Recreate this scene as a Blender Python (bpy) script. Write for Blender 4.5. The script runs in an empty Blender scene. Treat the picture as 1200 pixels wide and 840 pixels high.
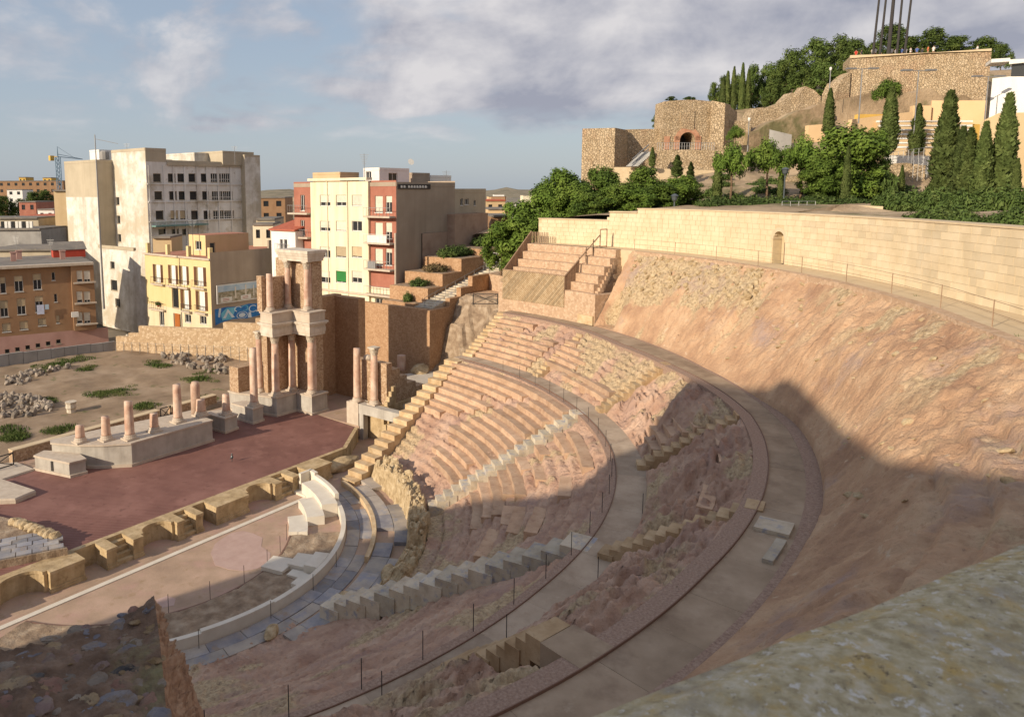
import bpy, bmesh, math, random
from mathutils import Vector, Matrix, noise
import numpy as np
sc = bpy.context.scene
COL = sc.collection
rnd = random.Random(7)

# ------------------------------------------------------------------ camera
CAM = np.array([-23.7776, -42.3558, 22.4486])
FW = np.array([0.75433349, 0.64519496, -0.12126188])
RT = np.array([0.6495648, -0.76029278, -0.00452396])
UP = np.array([0.09511337, 0.07535487, 0.99261024])
FPX, PPX, PPY = 862.84, 464.9, 330.06
cd = bpy.data.cameras.new('camera'); cam = bpy.data.objects.new('camera', cd); COL.objects.link(cam)
cd.sensor_fit = 'HORIZONTAL'; cd.sensor_width = 36.0; cd.lens = FPX / 1200 * 36
cd.shift_x = (600 - PPX) / 1200; cd.shift_y = -(420 - PPY) / 1200
cd.clip_start = 0.05; cd.clip_end = 9000
M = Matrix(((RT[0], UP[0], -FW[0], CAM[0]), (RT[1], UP[1], -FW[1], CAM[1]), (RT[2], UP[2], -FW[2], CAM[2]), (0, 0, 0, 1)))
cam.matrix_world = M
cd.dof.use_dof = True; cd.dof.focus_distance = 60; cd.dof.aperture_fstop = 7.0
sc.camera = cam

# ------------------------------------------------------------------ light and sky
SUN_DIR = Vector((1.0, -0.19, -0.41)).normalized()          # the way the light travels
SUN_EL = math.asin(-SUN_DIR.z)
sd = bpy.data.lights.new('sun', 'SUN'); sun = bpy.data.objects.new('sun', sd); COL.objects.link(sun)
sd.energy = 4.5; sd.angle = math.radians(0.6); sd.color = (1.0, 0.85, 0.65)
sun.rotation_euler = SUN_DIR.to_track_quat('-Z', 'Y').to_euler(); sun.location = (-60, 20, 60)
W = bpy.data.worlds.new("World"); sc.world = W; W.use_nodes = True
def build_sky():
    nt = W.node_tree; N = nt.nodes; L = nt.links; N.clear()
    out = N.new('ShaderNodeOutputWorld'); bg = N.new('ShaderNodeBackground'); bg.inputs['Strength'].default_value = 0.15
    sky = N.new('ShaderNodeTexSky'); sky.sky_type = 'NISHITA'; sky.sun_disc = False
    sky.sun_elevation = SUN_EL; sky.sun_rotation = math.atan2(-SUN_DIR.x, -SUN_DIR.y)
    sky.air_density = 1.1; sky.dust_density = 1.5; sky.ozone_density = 1.6
    def mth(op, a, b=None, c=None, clamp=False):
        n = N.new('ShaderNodeMath'); n.operation = op; n.use_clamp = clamp
        for i, v in enumerate((a, b, c)):
            if v is None: continue
            if isinstance(v, (int, float)): n.inputs[i].default_value = v
            else: L.new(v, n.inputs[i])
        return n.outputs[0]
    def smooth(x, a, b):
        n = N.new('ShaderNodeMapRange'); n.interpolation_type = 'SMOOTHSTEP'
        L.new(x, n.inputs[0]); n.inputs[1].default_value = a; n.inputs[2].default_value = b
        return n.outputs[0]
    tc = N.new('ShaderNodeTexCoord'); sep = N.new('ShaderNodeSeparateXYZ'); L.new(tc.outputs['Generated'], sep.inputs[0])
    x, y, z = sep.outputs
    zc = mth('MAXIMUM', z, 0.0)
    k = mth('DIVIDE', 1.0, mth('ADD', zc, 0.16))
    cv = N.new('ShaderNodeCombineXYZ'); L.new(mth('MULTIPLY', x, k), cv.inputs[0]); L.new(mth('MULTIPLY', y, k), cv.inputs[1]); L.new(mth('MULTIPLY', z, 2.0), cv.inputs[2])
    def nz(scale, det, rough, off, dist=0.0):
        m = N.new('ShaderNodeMapping'); m.inputs['Location'].default_value = off; L.new(cv.outputs[0], m.inputs[0])
        t = N.new('ShaderNodeTexNoise'); t.inputs['Scale'].default_value = scale; t.inputs['Detail'].default_value = det
        t.inputs['Roughness'].default_value = rough; t.inputs['Distortion'].default_value = dist
        L.new(m.outputs[0], t.inputs['Vector']); return t.outputs['Fac']
    big = nz(0.55, 5, 0.5, (3.1, 1.4, 0)); mid = nz(1.9, 6, 0.52, (7.3, 2.2, 0.4), 0.25); puff = nz(3.4, 7, 0.55, (1.0, 5.0, 2.0), 0.2)
    # the cloud deck lies to the east and south, breaking up towards the north
    south = mth('ADD', mth('MULTIPLY', x, 0.62), mth('MULTIPLY', y, -0.80))
    cov = mth('ADD', mth('ADD', mth('MULTIPLY', big, 0.55), mth('MULTIPLY', mid, 0.6)), mth('ADD', mth('MULTIPLY', south, 0.50), 0.05))
    # flat base of the deck a few degrees over the horizon
    base = smooth(mth('ADD', z, mth('MULTIPLY', mth('SUBTRACT', mid, 0.5), 0.10)), 0.065, 0.115)
    cov = mth('MULTIPLY', smooth(cov, 0.42, 0.62), base)
    mp2 = N.new('ShaderNodeMapping'); mp2.inputs['Scale'].default_value = (5.2, 5.2, 8.0); mp2.inputs['Location'].default_value = (0.35, 1.9, 0.2); L.new(tc.outputs['Generated'], mp2.inputs[0])
    cum = N.new('ShaderNodeTexNoise'); cum.inputs['Scale'].default_value = 1.0; cum.inputs['Detail'].default_value = 7; cum.inputs['Roughness'].default_value = 0.55; cum.inputs['Distortion'].default_value = 0.3; L.new(mp2.outputs[0], cum.inputs['Vector'])
    mp3 = N.new('ShaderNodeMapping'); mp3.inputs['Scale'].default_value = (5.2, 5.2, 8.0); mp3.inputs['Location'].default_value = (0.35 - 0.22, 1.9 + 0.06, 0.2 + 0.34); L.new(tc.outputs['Generated'], mp3.inputs[0])
    cumb = N.new('ShaderNodeTexNoise'); cumb.inputs['Scale'].default_value = 1.0; cumb.inputs['Detail'].default_value = 7; cumb.inputs['Roughness'].default_value = 0.55; cumb.inputs['Distortion'].default_value = 0.3; L.new(mp3.outputs[0], cumb.inputs['Vector'])
    cov2 = mth('MULTIPLY', smooth(cum.outputs['Fac'], 0.47, 0.62), base)
    cov = mth('MAXIMUM', mth('MULTIPLY', cov, 0.95), mth('MULTIPLY', cov2, 0.75))
    ramp = N.new('ShaderNodeValToRGB'); ramp.color_ramp.elements[0].position = 0.30; ramp.color_ramp.elements[1].position = 0.80
    ramp.color_ramp.elements[0].color = (1.95, 2.02, 2.45, 1); ramp.color_ramp.elements[1].color = (4.1, 3.95, 4.0, 1)
    lit = mth('ADD', mth('MULTIPLY', mth('SUBTRACT', cum.outputs['Fac'], cumb.outputs['Fac']), 1.5), mth('ADD', mth('MULTIPLY', puff, 0.35), mth('MULTIPLY', mid, 0.35))); lit = mth('SUBTRACT', mth('ADD', lit, 0.20), mth('MULTIPLY', mth('MAXIMUM', south, 0.0), 0.10))
    L.new(lit, ramp.inputs[0])
    mixc = N.new('ShaderNodeMixRGB'); L.new(cov, mixc.inputs[0])
    # thin high haze takes the blue out of the clear sky
    veil = N.new('ShaderNodeMixRGB'); veil.inputs[0].default_value = 0.8
    vr = N.new('ShaderNodeValToRGB'); vr.color_ramp.elements[0].position = 0.0; vr.color_ramp.elements[0].color = (2.4, 2.7, 3.1, 1); vr.color_ramp.elements[1].position = 0.5; vr.color_ramp.elements[1].color = (1.5, 1.95, 2.75, 1); L.new(zc, vr.inputs[0]); L.new(vr.outputs[0], veil.inputs[2])
    L.new(sky.outputs[0], veil.inputs[1]); L.new(veil.outputs[0], mixc.inputs[1]); L.new(ramp.outputs[0], mixc.inputs[2])
    L.new(mixc.outputs[0], bg.inputs['Color']); L.new(bg.outputs[0], out.inputs['Surface'])
build_sky()
sc.view_settings.view_transform = 'Standard'; sc.view_settings.look = 'None'
sc.view_settings.exposure = 0.25; sc.view_settings.gamma = 1.0; sc.view_settings.use_curve_mapping = False
sc.cycles.max_bounces = 8; sc.cycles.diffuse_bounces = 5; sc.cycles.use_denoising = True

# ------------------------------------------------------------------ survey: sight lines of the photograph met with planes of known height or distance
def ray(px, py): return FW * FPX + RT * (px - PPX) + UP * (PPY - py)
def G(px, py, z):                                     # on the horizontal plane at height z
    d = ray(px, py); return CAM + d * ((z - CAM[2]) / d[2])
def AT(px, py, dep):                                  # at a given distance ahead
    return CAM + ray(px, py) * (dep / FPX)
def VP(px, py, a, u):                                 # on the vertical plane through plan point a along u -> (s, z)
    d = ray(px, py); n = np.array([-u[1], u[0]]); t = ((np.array(a[:2]) - CAM[:2]) @ n) / (d[:2] @ n)
    P = CAM + d * t; return float((P[:2] - np.array(a[:2])) @ np.array(u)), float(P[2])
def up_z(P, py):                                      # height over plan point P whose image row is py
    lo, hi = -60.0, 300.0
    for _ in range(50):
        m = (lo + hi) / 2; v = np.array([P[0], P[1], m]) - CAM
        if PPY - FPX * (v @ UP) / (v @ FW) > py: lo = m
        else: hi = m
    return lo
def Z1(x, y): return (x / 3.231, 140 + y / 3.231)
def Z2(x, y): return (300 + x / 3.5, 160 + y / 3.5)
def Z3(x, y): return (560 + x / 3.23, 40 + y / 3.23)
def Z4(x, y): return (880 + x / 3.0, y / 3.0)
def YH(x, y): return (160 + x / 6, 260 + y / 6)       # around the yellow house
def BR(x, y): return (x / 5.25, 280 + y / 5.25)       # around the brown block
def LF(x, y): return (x / 7.64, 190 + y / 7.64)       # far left roofs

# ------------------------------------------------------------------ materials
MATS = {}
def mat(name, cols, rough=0.85, scale=2.0, detail=6, bump=0.0, bscale=None, spots=None, cells=None, attr=None, objvar=0.0, stretch=(1, 1, 1), metallic=0.0, spec=0.25, bdist=0.05, wave=None, dirt=None, cracks=None):
    if name in MATS: return MATS[name]
    m = bpy.data.materials.new(name); m.use_nodes = True; nt = m.node_tree; N = nt.nodes; L = nt.links
    b = N['Principled BSDF']; b.inputs['Roughness'].default_value = rough; b.inputs['Metallic'].default_value = metallic
    b.inputs['Specular IOR Level'].default_value = spec
    geo = N.new('ShaderNodeNewGeometry'); mp = N.new('ShaderNodeMapping'); mp.inputs['Scale'].default_value = stretch
    L.new(geo.outputs['Position'], mp.inputs[0]); vec = mp.outputs[0]
    def nz(s, d=6, r=0.6):
        t = N.new('ShaderNodeTexNoise'); t.inputs['Scale'].default_value = s; t.inputs['Detail'].default_value = d; t.inputs['Roughness'].default_value = r
        L.new(vec, t.inputs['Vector']); return t.outputs['Fac']
    def ramp(f, cs, lo=0.33, hi=0.67):
        r = N.new('ShaderNodeValToRGB'); e = r.color_ramp.elements
        while len(e) < len(cs): e.new(0.5)
        for i, c in enumerate(cs):
            e[i].position = lo + (hi - lo) * i / max(1, len(cs) - 1); e[i].color = (*c, 1)
        L.new(f, r.inputs[0]); return r.outputs[0]
    def mix(f, a, b_, typ='MIX'):
        x = N.new('ShaderNodeMixRGB'); x.blend_type = typ
        for i, v in ((0, f), (1, a), (2, b_)):
            if isinstance(v, (int, float)): x.inputs[i].default_value = v
            elif isinstance(v, tuple): x.inputs[i].default_value = (*v, 1)
            else: L.new(v, x.inputs[i])
        return x.outputs[0]
    def mr(f, a, b_, c=0.0, d=1.0):
        x = N.new('ShaderNodeMapRange'); L.new(f, x.inputs[0])
        for i, v in enumerate((a, b_, c, d)): x.inputs[i + 1].default_value = v
        return x.outputs[0]
    color = ramp(nz(scale, detail), cols) if len(cols) > 1 else None
    if color is None:
        color = mix(mr(nz(scale, detail), 0.3, 0.7, 0.0, 1.0), tuple(c * 0.88 for c in cols[0]), tuple(min(1, c * 1.1) for c in cols[0]))
    hgt = None
    if cells:                                          # rubble masonry: stones of several colours in mortar
        cs, ccols, mortar, mw = cells
        v = N.new('ShaderNodeTexVoronoi'); v.inputs['Scale'].default_value = cs; v.inputs['Randomness'].default_value = 0.95; L.new(vec, v.inputs['Vector'])
        ve = N.new('ShaderNodeTexVoronoi'); ve.feature = 'DISTANCE_TO_EDGE'; ve.inputs['Scale'].default_value = cs; ve.inputs['Randomness'].default_value = 0.95; L.new(vec, ve.inputs['Vector'])
        sp = N.new('ShaderNodeSeparateColor'); L.new(v.outputs['Color'], sp.inputs[0])
        stone = ramp(sp.outputs[0], ccols, 0.1, 0.9)
        edge = mr(ve.outputs['Distance'], mw * 0.4, mw)
        stone = mix(0.35, stone, color)
        color = mix(edge, mix(0.5, mortar, color), stone); hgt = edge
    if attr:                                           # a second look where the survey marked another material
        aname, acols, ascale = attr
        a = N.new('ShaderNodeAttribute'); a.attribute_name = aname
        color = mix(a.outputs['Fac'], color, ramp(nz(ascale, 8, 0.7), acols, 0.3, 0.7))
    if spots:
        for s_, c_, lo, hi in spots:
            color = mix(mr(nz(s_, 5, 0.65), lo, hi), color, c_)
    if cracks:                                         # fracture lines where the rock is broken
        cs, cc, cw = cracks; dn = N.new('ShaderNodeTexNoise'); dn.inputs['Scale'].default_value = cs * 1.7; dn.inputs['Detail'].default_value = 4; L.new(vec, dn.inputs['Vector'])
        av = N.new('ShaderNodeVectorMath'); av.operation = 'MULTIPLY_ADD'; L.new(dn.outputs['Color'], av.inputs[0]); av.inputs[1].default_value = (0.9 / cs,) * 3; L.new(vec, av.inputs[2])
        ve = N.new('ShaderNodeTexVoronoi'); ve.feature = 'DISTANCE_TO_EDGE'; ve.inputs['Scale'].default_value = cs; L.new(av.outputs[0], ve.inputs['Vector'])
        ln = mr(ve.outputs['Distance'], 0.0, cw, 1.0, 0.0); k = N.new('ShaderNodeMath'); k.operation = 'MULTIPLY'; L.new(ln, k.inputs[0]); L.new(mr(nz(cs * 0.35, 4, 0.6), 0.46, 0.62), k.inputs[1])
        color = mix(k.outputs[0], color, cc)
        if hgt is None: iv = N.new('ShaderNodeMath'); iv.operation = 'MULTIPLY'; L.new(k.outputs[0], iv.inputs[0]); iv.inputs[1].default_value = -0.35; hgt = iv.outputs[0]
    if dirt:                                           # vertical run-off streaks
        mp2 = N.new('ShaderNodeMapping'); mp2.inputs['Scale'].default_value = (dirt[0], dirt[0], dirt[0] * 0.07); L.new(geo.outputs['Position'], mp2.inputs[0])
        t = N.new('ShaderNodeTexNoise'); t.inputs['Scale'].default_value = 1.0; t.inputs['Detail'].default_value = 6; t.inputs['Roughness'].default_value = 0.65; L.new(mp2.outputs[0], t.inputs['Vector'])
        color = mix(mr(t.outputs['Fac'], 0.47, 0.72, 0, dirt[2]), color, dirt[1])
    if wave:
        ws, wc, axis = wave
        w = N.new('ShaderNodeTexWave'); w.inputs['Scale'].default_value = ws; w.bands_direction = axis; w.inputs['Distortion'].default_value = 0.15; w.inputs['Detail'].default_value = 2
        L.new(geo.outputs['Position'], w.inputs['Vector']); color = mix(mr(w.outputs['Fac'], 0.0, 0.22, 0.75, 0.0), color, wc)
    if objvar:
        oi = N.new('ShaderNodeObjectInfo'); color = mix(1.0, color, ramp(oi.outputs['Random'], [(1 - objvar,) * 3, (1.0, 1 - objvar * 0.15, 1 - objvar * 0.3), (1 + objvar * 0.4,) * 3], 0.0, 1.0), 'MULTIPLY')
    L.new(color, b.inputs['Base Color'])
    if bump:
        bn = N.new('ShaderNodeBump'); bn.inputs['Strength'].default_value = bump; bn.inputs['Distance'].default_value = bdist
        f = nz(bscale or scale * 4, 8, 0.65)
        if hgt is not None:
            a = N.new('ShaderNodeMath'); a.operation = 'ADD'; L.new(f, a.inputs[0]); L.new(hgt, a.inputs[1]); f = a.outputs[0]
        L.new(f, bn.inputs['Height']); L.new(bn.outputs[0], b.inputs['Normal'])
    MATS[name] = m; return m

PINK = [(0.35, 0.21, 0.15), (0.46, 0.30, 0.215), (0.55, 0.385, 0.285)]
m_rock = mat('pink_rock', PINK, scale=0.55, detail=9, bump=0.9, bscale=2.2, bdist=0.22, attr=('mix', [(0.20, 0.14, 0.09), (0.46, 0.34, 0.21), (0.60, 0.48, 0.31)], 5.0), spots=[(3.5, (0.22, 0.13, 0.10), 0.60, 0.78), (0.35, (0.36, 0.24, 0.20), 0.52, 0.75), (2.1, (0.55, 0.45, 0.36), 0.66, 0.8)])
m_cliff = mat('cliff_rock', [(0.36, 0.215, 0.135), (0.495, 0.315, 0.195), (0.59, 0.41, 0.265)], scale=0.45, detail=12, bump=0.9, bscale=6.5, bdist=0.13, attr=('mix', [(0.17, 0.115, 0.07), (0.48, 0.36, 0.22), (0.62, 0.50, 0.33)], 4.5), spots=[(1.6, (0.60, 0.48, 0.35), 0.62, 0.74), (5.0, (0.22, 0.14, 0.10), 0.64, 0.76), (0.22, (0.37, 0.27, 0.235), 0.56, 0.72), (2.8, (0.42, 0.25, 0.15), 0.58, 0.7), (11, (0.28, 0.18, 0.12), 0.64, 0.74)])
m_row = mat('restored_row', [(0.40, 0.265, 0.175), (0.49, 0.34, 0.235), (0.56, 0.405, 0.285)], scale=0.9, detail=9, bump=0.6, bscale=6, spots=[(2.2, (0.36, 0.225, 0.155), 0.54, 0.72), (6, (0.55, 0.42, 0.3), 0.66, 0.8)], objvar=0.2)
m_brickpink = mat('pink_masonry', [(0.43, 0.29, 0.185), (0.51, 0.355, 0.235), (0.57, 0.41, 0.28)], scale=1.3, bump=0.5, bscale=8, cells=(4.5, [(0.40, 0.26, 0.17), (0.51, 0.355, 0.235), (0.60, 0.44, 0.31)], (0.48, 0.345, 0.235), 0.05))
m_walk = mat('walkway_concrete', [(0.34, 0.265, 0.195), (0.41, 0.325, 0.245), (0.47, 0.38, 0.29)], scale=0.7, detail=9, bump=0.3, bscale=14, spots=[(0.5, (0.29, 0.215, 0.155), 0.50, 0.68), (7, (0.30, 0.20, 0.145), 0.62, 0.74), (2.2, (0.47, 0.38, 0.29), 0.62, 0.76)], objvar=0.14)
m_gravel = mat('gravel_band', [(0.25, 0.165, 0.125), (0.33, 0.225, 0.17), (0.41, 0.30, 0.235)], scale=13, detail=8, bump=0.8, bscale=14, bdist=0.05)
m_edge = mat('rust_edge', [(0.21, 0.125, 0.09)], rough=0.7, scale=5)
m_stair_y = mat('yellow_sandstone', [(0.42, 0.295, 0.165), (0.52, 0.385, 0.235), (0.60, 0.475, 0.315)], scale=1.5, bump=0.35, bscale=9, spots=[(3.0, (0.34, 0.22, 0.12), 0.6, 0.8)], objvar=0.18)
m_stair_w = mat('pale_stair_stone', [(0.42, 0.36, 0.28), (0.52, 0.46, 0.36), (0.58, 0.52, 0.42)], scale=1.6, bump=0.4, bscale=9, spots=[(2.2, (0.30, 0.31, 0.36), 0.53, 0.68), (3.0, (0.40, 0.27, 0.15), 0.6, 0.78)], objvar=0.22)
m_marble = mat('white_marble', [(0.62, 0.56, 0.47), (0.70, 0.65, 0.56)], rough=0.6, scale=1.2, bump=0.1, bscale=10)
m_slab = mat('blue_grey_slab', [(0.20, 0.205, 0.245), (0.28, 0.28, 0.305), (0.38, 0.35, 0.32)], rough=0.7, scale=1.0, bump=0.3, bscale=8, spots=[(1.4, (0.30, 0.245, 0.20), 0.55, 0.7)], objvar=0.3)
m_orch = mat('orchestra_floor', [(0.33, 0.235, 0.17), (0.40, 0.285, 0.205), (0.47, 0.33, 0.25)], scale=0.5, detail=9, bump=0.3, bscale=7, spots=[(0.35, (0.44, 0.28, 0.23), 0.5, 0.68), (1.2, (0.30, 0.21, 0.12), 0.58, 0.75)])
m_patch = mat('pink_slab', [(0.42, 0.29, 0.25), (0.48, 0.345, 0.30)], scale=1.5, bump=0.1)
m_earth = mat('dug_earth', [(0.20, 0.14, 0.095), (0.30, 0.22, 0.15), (0.42, 0.33, 0.24)], scale=1.4, detail=9, bump=0.8, bscale=4, bdist=0.12)
m_pulp = mat('pulpitum_stone', [(0.37, 0.27, 0.15), (0.475, 0.355, 0.205), (0.55, 0.425, 0.265)], scale=1.4, bump=0.4, bscale=8, spots=[(2.4, (0.26, 0.175, 0.085), 0.56, 0.76)], dirt=(1.8, (0.22, 0.15, 0.08), 0.6))
m_deck = mat('reddish_boards', [(0.15, 0.066, 0.053), (0.19, 0.087, 0.07), (0.235, 0.115, 0.093)], rough=0.75, scale=0.35, detail=9, wave=(1.9, (0.27, 0.155, 0.13), 'DIAGONAL'), spots=[(0.5, (0.27, 0.135, 0.11), 0.52, 0.72), (1.7, (0.115, 0.05, 0.04), 0.58, 0.74), (6, (0.31, 0.19, 0.16), 0.66, 0.78)], bump=0.1)
m_pod = mat('grey_podium', [(0.36, 0.33, 0.29), (0.43, 0.395, 0.345), (0.49, 0.46, 0.41)], scale=1.0, bump=0.2, bscale=9, dirt=(1.6, (0.24, 0.21, 0.18), 0.55))
m_trim = mat('pale_moulding', [(0.47, 0.39, 0.31), (0.56, 0.48, 0.39)], scale=2, bump=0.25, bscale=10, dirt=(2.5, (0.33, 0.26, 0.2), 0.4))
m_column = mat('pink_marble', [(0.44, 0.27, 0.20), (0.56, 0.39, 0.295), (0.66, 0.52, 0.42)], rough=0.6, scale=1.4, stretch=(1, 1, 0.8), bump=0.15, bscale=9, spots=[(3.0, (0.58, 0.50, 0.42), 0.58, 0.75)], objvar=0.12)
m_capital = mat('pale_capital', [(0.50, 0.43, 0.34), (0.62, 0.55, 0.45)], scale=5, bump=0.7, bscale=16)
m_concblock = mat('brown_masonry', [(0.36, 0.235, 0.145), (0.43, 0.29, 0.18)], scale=2, bump=0.6, bscale=9, cells=(6.5, [(0.32, 0.20, 0.12), (0.49, 0.345, 0.22), (0.61, 0.47, 0.33)], (0.36, 0.245, 0.16), 0.05))
m_brownwall = mat('brown_wall', [(0.36, 0.21, 0.115), (0.42, 0.255, 0.145), (0.47, 0.295, 0.175)], scale=0.9, bump=0.35, bscale=9, cells=(5.5, [(0.33, 0.19, 0.10), (0.42, 0.255, 0.145), (0.50, 0.33, 0.20)], (0.40, 0.25, 0.15), 0.05))
m_lotwall = mat('lot_rubble_wall', [(0.48, 0.34, 0.20), (0.56, 0.41, 0.26)], scale=2, bump=0.6, bscale=6, cells=(3.4, [(0.40, 0.27, 0.16), (0.55, 0.40, 0.25), (0.68, 0.54, 0.38)], (0.48, 0.34, 0.21), 0.06))
m_ashlar = mat('ashlar_block', [(0.58, 0.475, 0.315), (0.64, 0.53, 0.365), (0.68, 0.575, 0.41)], scale=0.8, bump=0.15, bscale=12, objvar=0.12, dirt=(0.5, (0.50, 0.40, 0.26), 0.3))
m_ashlar_back = mat('ashlar_joint', [(0.55, 0.44, 0.28)], scale=2)
m_coping = mat('sand_coping', [(0.54, 0.42, 0.27), (0.61, 0.49, 0.33)], scale=1.5, bump=0.2)
m_fort = mat('fort_masonry', [(0.40, 0.29, 0.17), (0.53, 0.40, 0.25), (0.62, 0.49, 0.33)], scale=0.6, detail=9, bump=1.0, bscale=2.6, bdist=0.25, cells=(3.0, [(0.40, 0.295, 0.185), (0.51, 0.385, 0.245), (0.60, 0.475, 0.325)], (0.45, 0.335, 0.21), 0.06), spots=[(0.16, (0.44, 0.29, 0.18), 0.52, 0.7)])
m_lotsoil = mat('lot_soil', [(0.22, 0.155, 0.10), (0.29, 0.21, 0.14), (0.36, 0.27, 0.19)], scale=0.35, detail=9, bump=0.5, bscale=4, spots=[(0.6, (0.12, 0.125, 0.05), 0.60, 0.72), (2.5, (0.40, 0.32, 0.25), 0.64, 0.8)])
m_city = mat('city_ground', [(0.17, 0.145, 0.115), (0.26, 0.22, 0.17), (0.32, 0.27, 0.21)], scale=0.02, detail=8, spots=[(0.012, (0.09, 0.10, 0.06), 0.52, 0.62)])
m_hill = mat('hill_soil', [(0.22, 0.16, 0.10), (0.38, 0.28, 0.18), (0.47, 0.36, 0.24)], scale=0.25, detail=8, bump=0.7, bscale=1.5, bdist=0.3, spots=[(0.13, (0.16, 0.145, 0.07), 0.52, 0.64)])
m_leaf_pine = mat('pine_needles', [(0.06, 0.11, 0.015), (0.105, 0.17, 0.024), (0.16, 0.23, 0.042)], scale=0.6, rough=0.8, objvar=0.25)
m_leaf_far = mat('far_pine_needles', [(0.045, 0.075, 0.016), (0.08, 0.122, 0.026), (0.125, 0.17, 0.042)], scale=0.4, rough=0.85, objvar=0.3)
m_leaf_cyp = mat('cypress_leaf', [(0.055, 0.082, 0.02), (0.09, 0.125, 0.034), (0.13, 0.165, 0.05)], scale=0.8, rough=0.85, objvar=0.3)
m_leaf_bush = mat('bush_leaf', [(0.045, 0.075, 0.016), (0.07, 0.115, 0.025), (0.12, 0.16, 0.045)], scale=1.2, rough=0.8, objvar=0.25)
m_leaf_brown = mat('dry_bush_leaf', [(0.07, 0.065, 0.022), (0.13, 0.095, 0.045), (0.18, 0.12, 0.065)], scale=1.2, rough=0.85)
m_grass = mat('weed_leaf', [(0.07, 0.10, 0.025), (0.11, 0.145, 0.04), (0.17, 0.18, 0.07)], scale=1.0, rough=0.85, objvar=0.25)
m_bark = mat('bark', [(0.12, 0.075, 0.045), (0.22, 0.145, 0.09)], scale=4, bump=0.5)
m_metal = mat('grey_metal', [(0.30, 0.30, 0.30)], rough=0.5, metallic=0.6, scale=3)
m_darkmetal = mat('dark_metal', [(0.045, 0.04, 0.038)], rough=0.6, scale=3)
m_rustwood = mat('dark_timber', [(0.10, 0.045, 0.03)], rough=0.8, scale=5)
m_plank = mat('weathered_plank', [(0.33, 0.235, 0.14), (0.40, 0.30, 0.185), (0.46, 0.36, 0.24)], scale=3, rough=0.8, objvar=0.25)
m_planklt = mat('rail_plank', [(0.27, 0.18, 0.12), (0.35, 0.245, 0.165)], scale=3, rough=0.8, objvar=0.2)
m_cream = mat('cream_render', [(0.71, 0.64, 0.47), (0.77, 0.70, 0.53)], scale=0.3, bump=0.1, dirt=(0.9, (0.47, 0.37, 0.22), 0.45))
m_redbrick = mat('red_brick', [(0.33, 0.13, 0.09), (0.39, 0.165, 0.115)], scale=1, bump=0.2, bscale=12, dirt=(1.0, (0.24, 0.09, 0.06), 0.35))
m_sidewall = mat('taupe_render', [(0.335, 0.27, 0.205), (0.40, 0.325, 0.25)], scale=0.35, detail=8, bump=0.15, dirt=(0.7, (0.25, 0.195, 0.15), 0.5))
m_sidebrick = mat('taupe_brick', [(0.36, 0.255, 0.19), (0.43, 0.315, 0.24)], scale=0.8, detail=8, bump=0.4, bscale=10, spots=[(0.6, (0.30, 0.20, 0.15), 0.5, 0.7)])
m_white = mat('white_render', [(0.72, 0.70, 0.66), (0.78, 0.76, 0.72)], scale=0.5, dirt=(0.8, (0.5, 0.46, 0.4), 0.35))
m_concwhite = mat('peeling_render', [(0.50, 0.455, 0.38), (0.64, 0.60, 0.53), (0.75, 0.72, 0.66)], scale=0.6, detail=11, bump=0.3, bscale=3, spots=[(0.14, (0.50, 0.44, 0.34), 0.50, 0.60), (1.8, (0.38, 0.31, 0.22), 0.62, 0.72)], dirt=(0.7, (0.35, 0.29, 0.21), 0.55))
m_conctop = mat('tan_cement', [(0.42, 0.36, 0.265), (0.50, 0.43, 0.32)], scale=0.35, detail=8, dirt=(0.6, (0.33, 0.27, 0.19), 0.5))
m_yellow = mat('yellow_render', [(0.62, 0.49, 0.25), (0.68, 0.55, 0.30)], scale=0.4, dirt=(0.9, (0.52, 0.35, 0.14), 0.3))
m_yellowlow = mat('pale_yellow_plinth', [(0.62, 0.53, 0.36), (0.68, 0.59, 0.42)], scale=0.6, dirt=(0.9, (0.45, 0.36, 0.22), 0.4))
m_brownapt = mat('brown_brick', [(0.27, 0.155, 0.085), (0.32, 0.19, 0.105)], scale=0.7, bump=0.2, bscale=14, dirt=(0.7, (0.38, 0.25, 0.15), 0.35))
m_pinkbase = mat('pink_render', [(0.42, 0.24, 0.20), (0.48, 0.29, 0.245)], scale=0.5, dirt=(0.7, (0.33, 0.19, 0.15), 0.4))
m_greywall = mat('grey_concrete', [(0.27, 0.255, 0.24), (0.36, 0.345, 0.325)], scale=0.5, detail=8, dirt=(0.5, (0.46, 0.45, 0.43), 0.5), spots=[(0.25, (0.19, 0.18, 0.17), 0.55, 0.7)])
m_roofgrey = mat('roof_felt', [(0.16, 0.145, 0.13), (0.23, 0.205, 0.18)], scale=0.5, detail=8, spots=[(0.8, (0.30, 0.26, 0.2), 0.56, 0.7)])
m_rooftile = mat('roof_tile', [(0.36, 0.10, 0.06), (0.44, 0.14, 0.085)], scale=2, bump=0.3)
m_terra = mat('terracotta_deck', [(0.38, 0.165, 0.11), (0.44, 0.21, 0.145)], scale=1)
m_tan = mat('tan_render', [(0.52, 0.385, 0.22), (0.57, 0.43, 0.26)], scale=0.4, dirt=(0.5, (0.42, 0.30, 0.17), 0.4))
m_peach = mat('peach_render', [(0.66, 0.46, 0.255), (0.71, 0.51, 0.30)], scale=0.3)
m_ochre = mat('ochre_render', [(0.62, 0.40, 0.10)], scale=0.4)
m_glass = mat('window_glass', [(0.025, 0.027, 0.03)], rough=0.15, spec=0.5, scale=1)
m_shut = mat('roller_shutter', [(0.66, 0.61, 0.51)], rough=0.6, scale=2, objvar=0.15)
m_shuttan = mat('tan_shutter', [(0.50, 0.40, 0.26)], rough=0.6, scale=2, objvar=0.2)
m_wframe = mat('pale_frame', [(0.70, 0.68, 0.63)], rough=0.5, scale=2)
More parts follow.
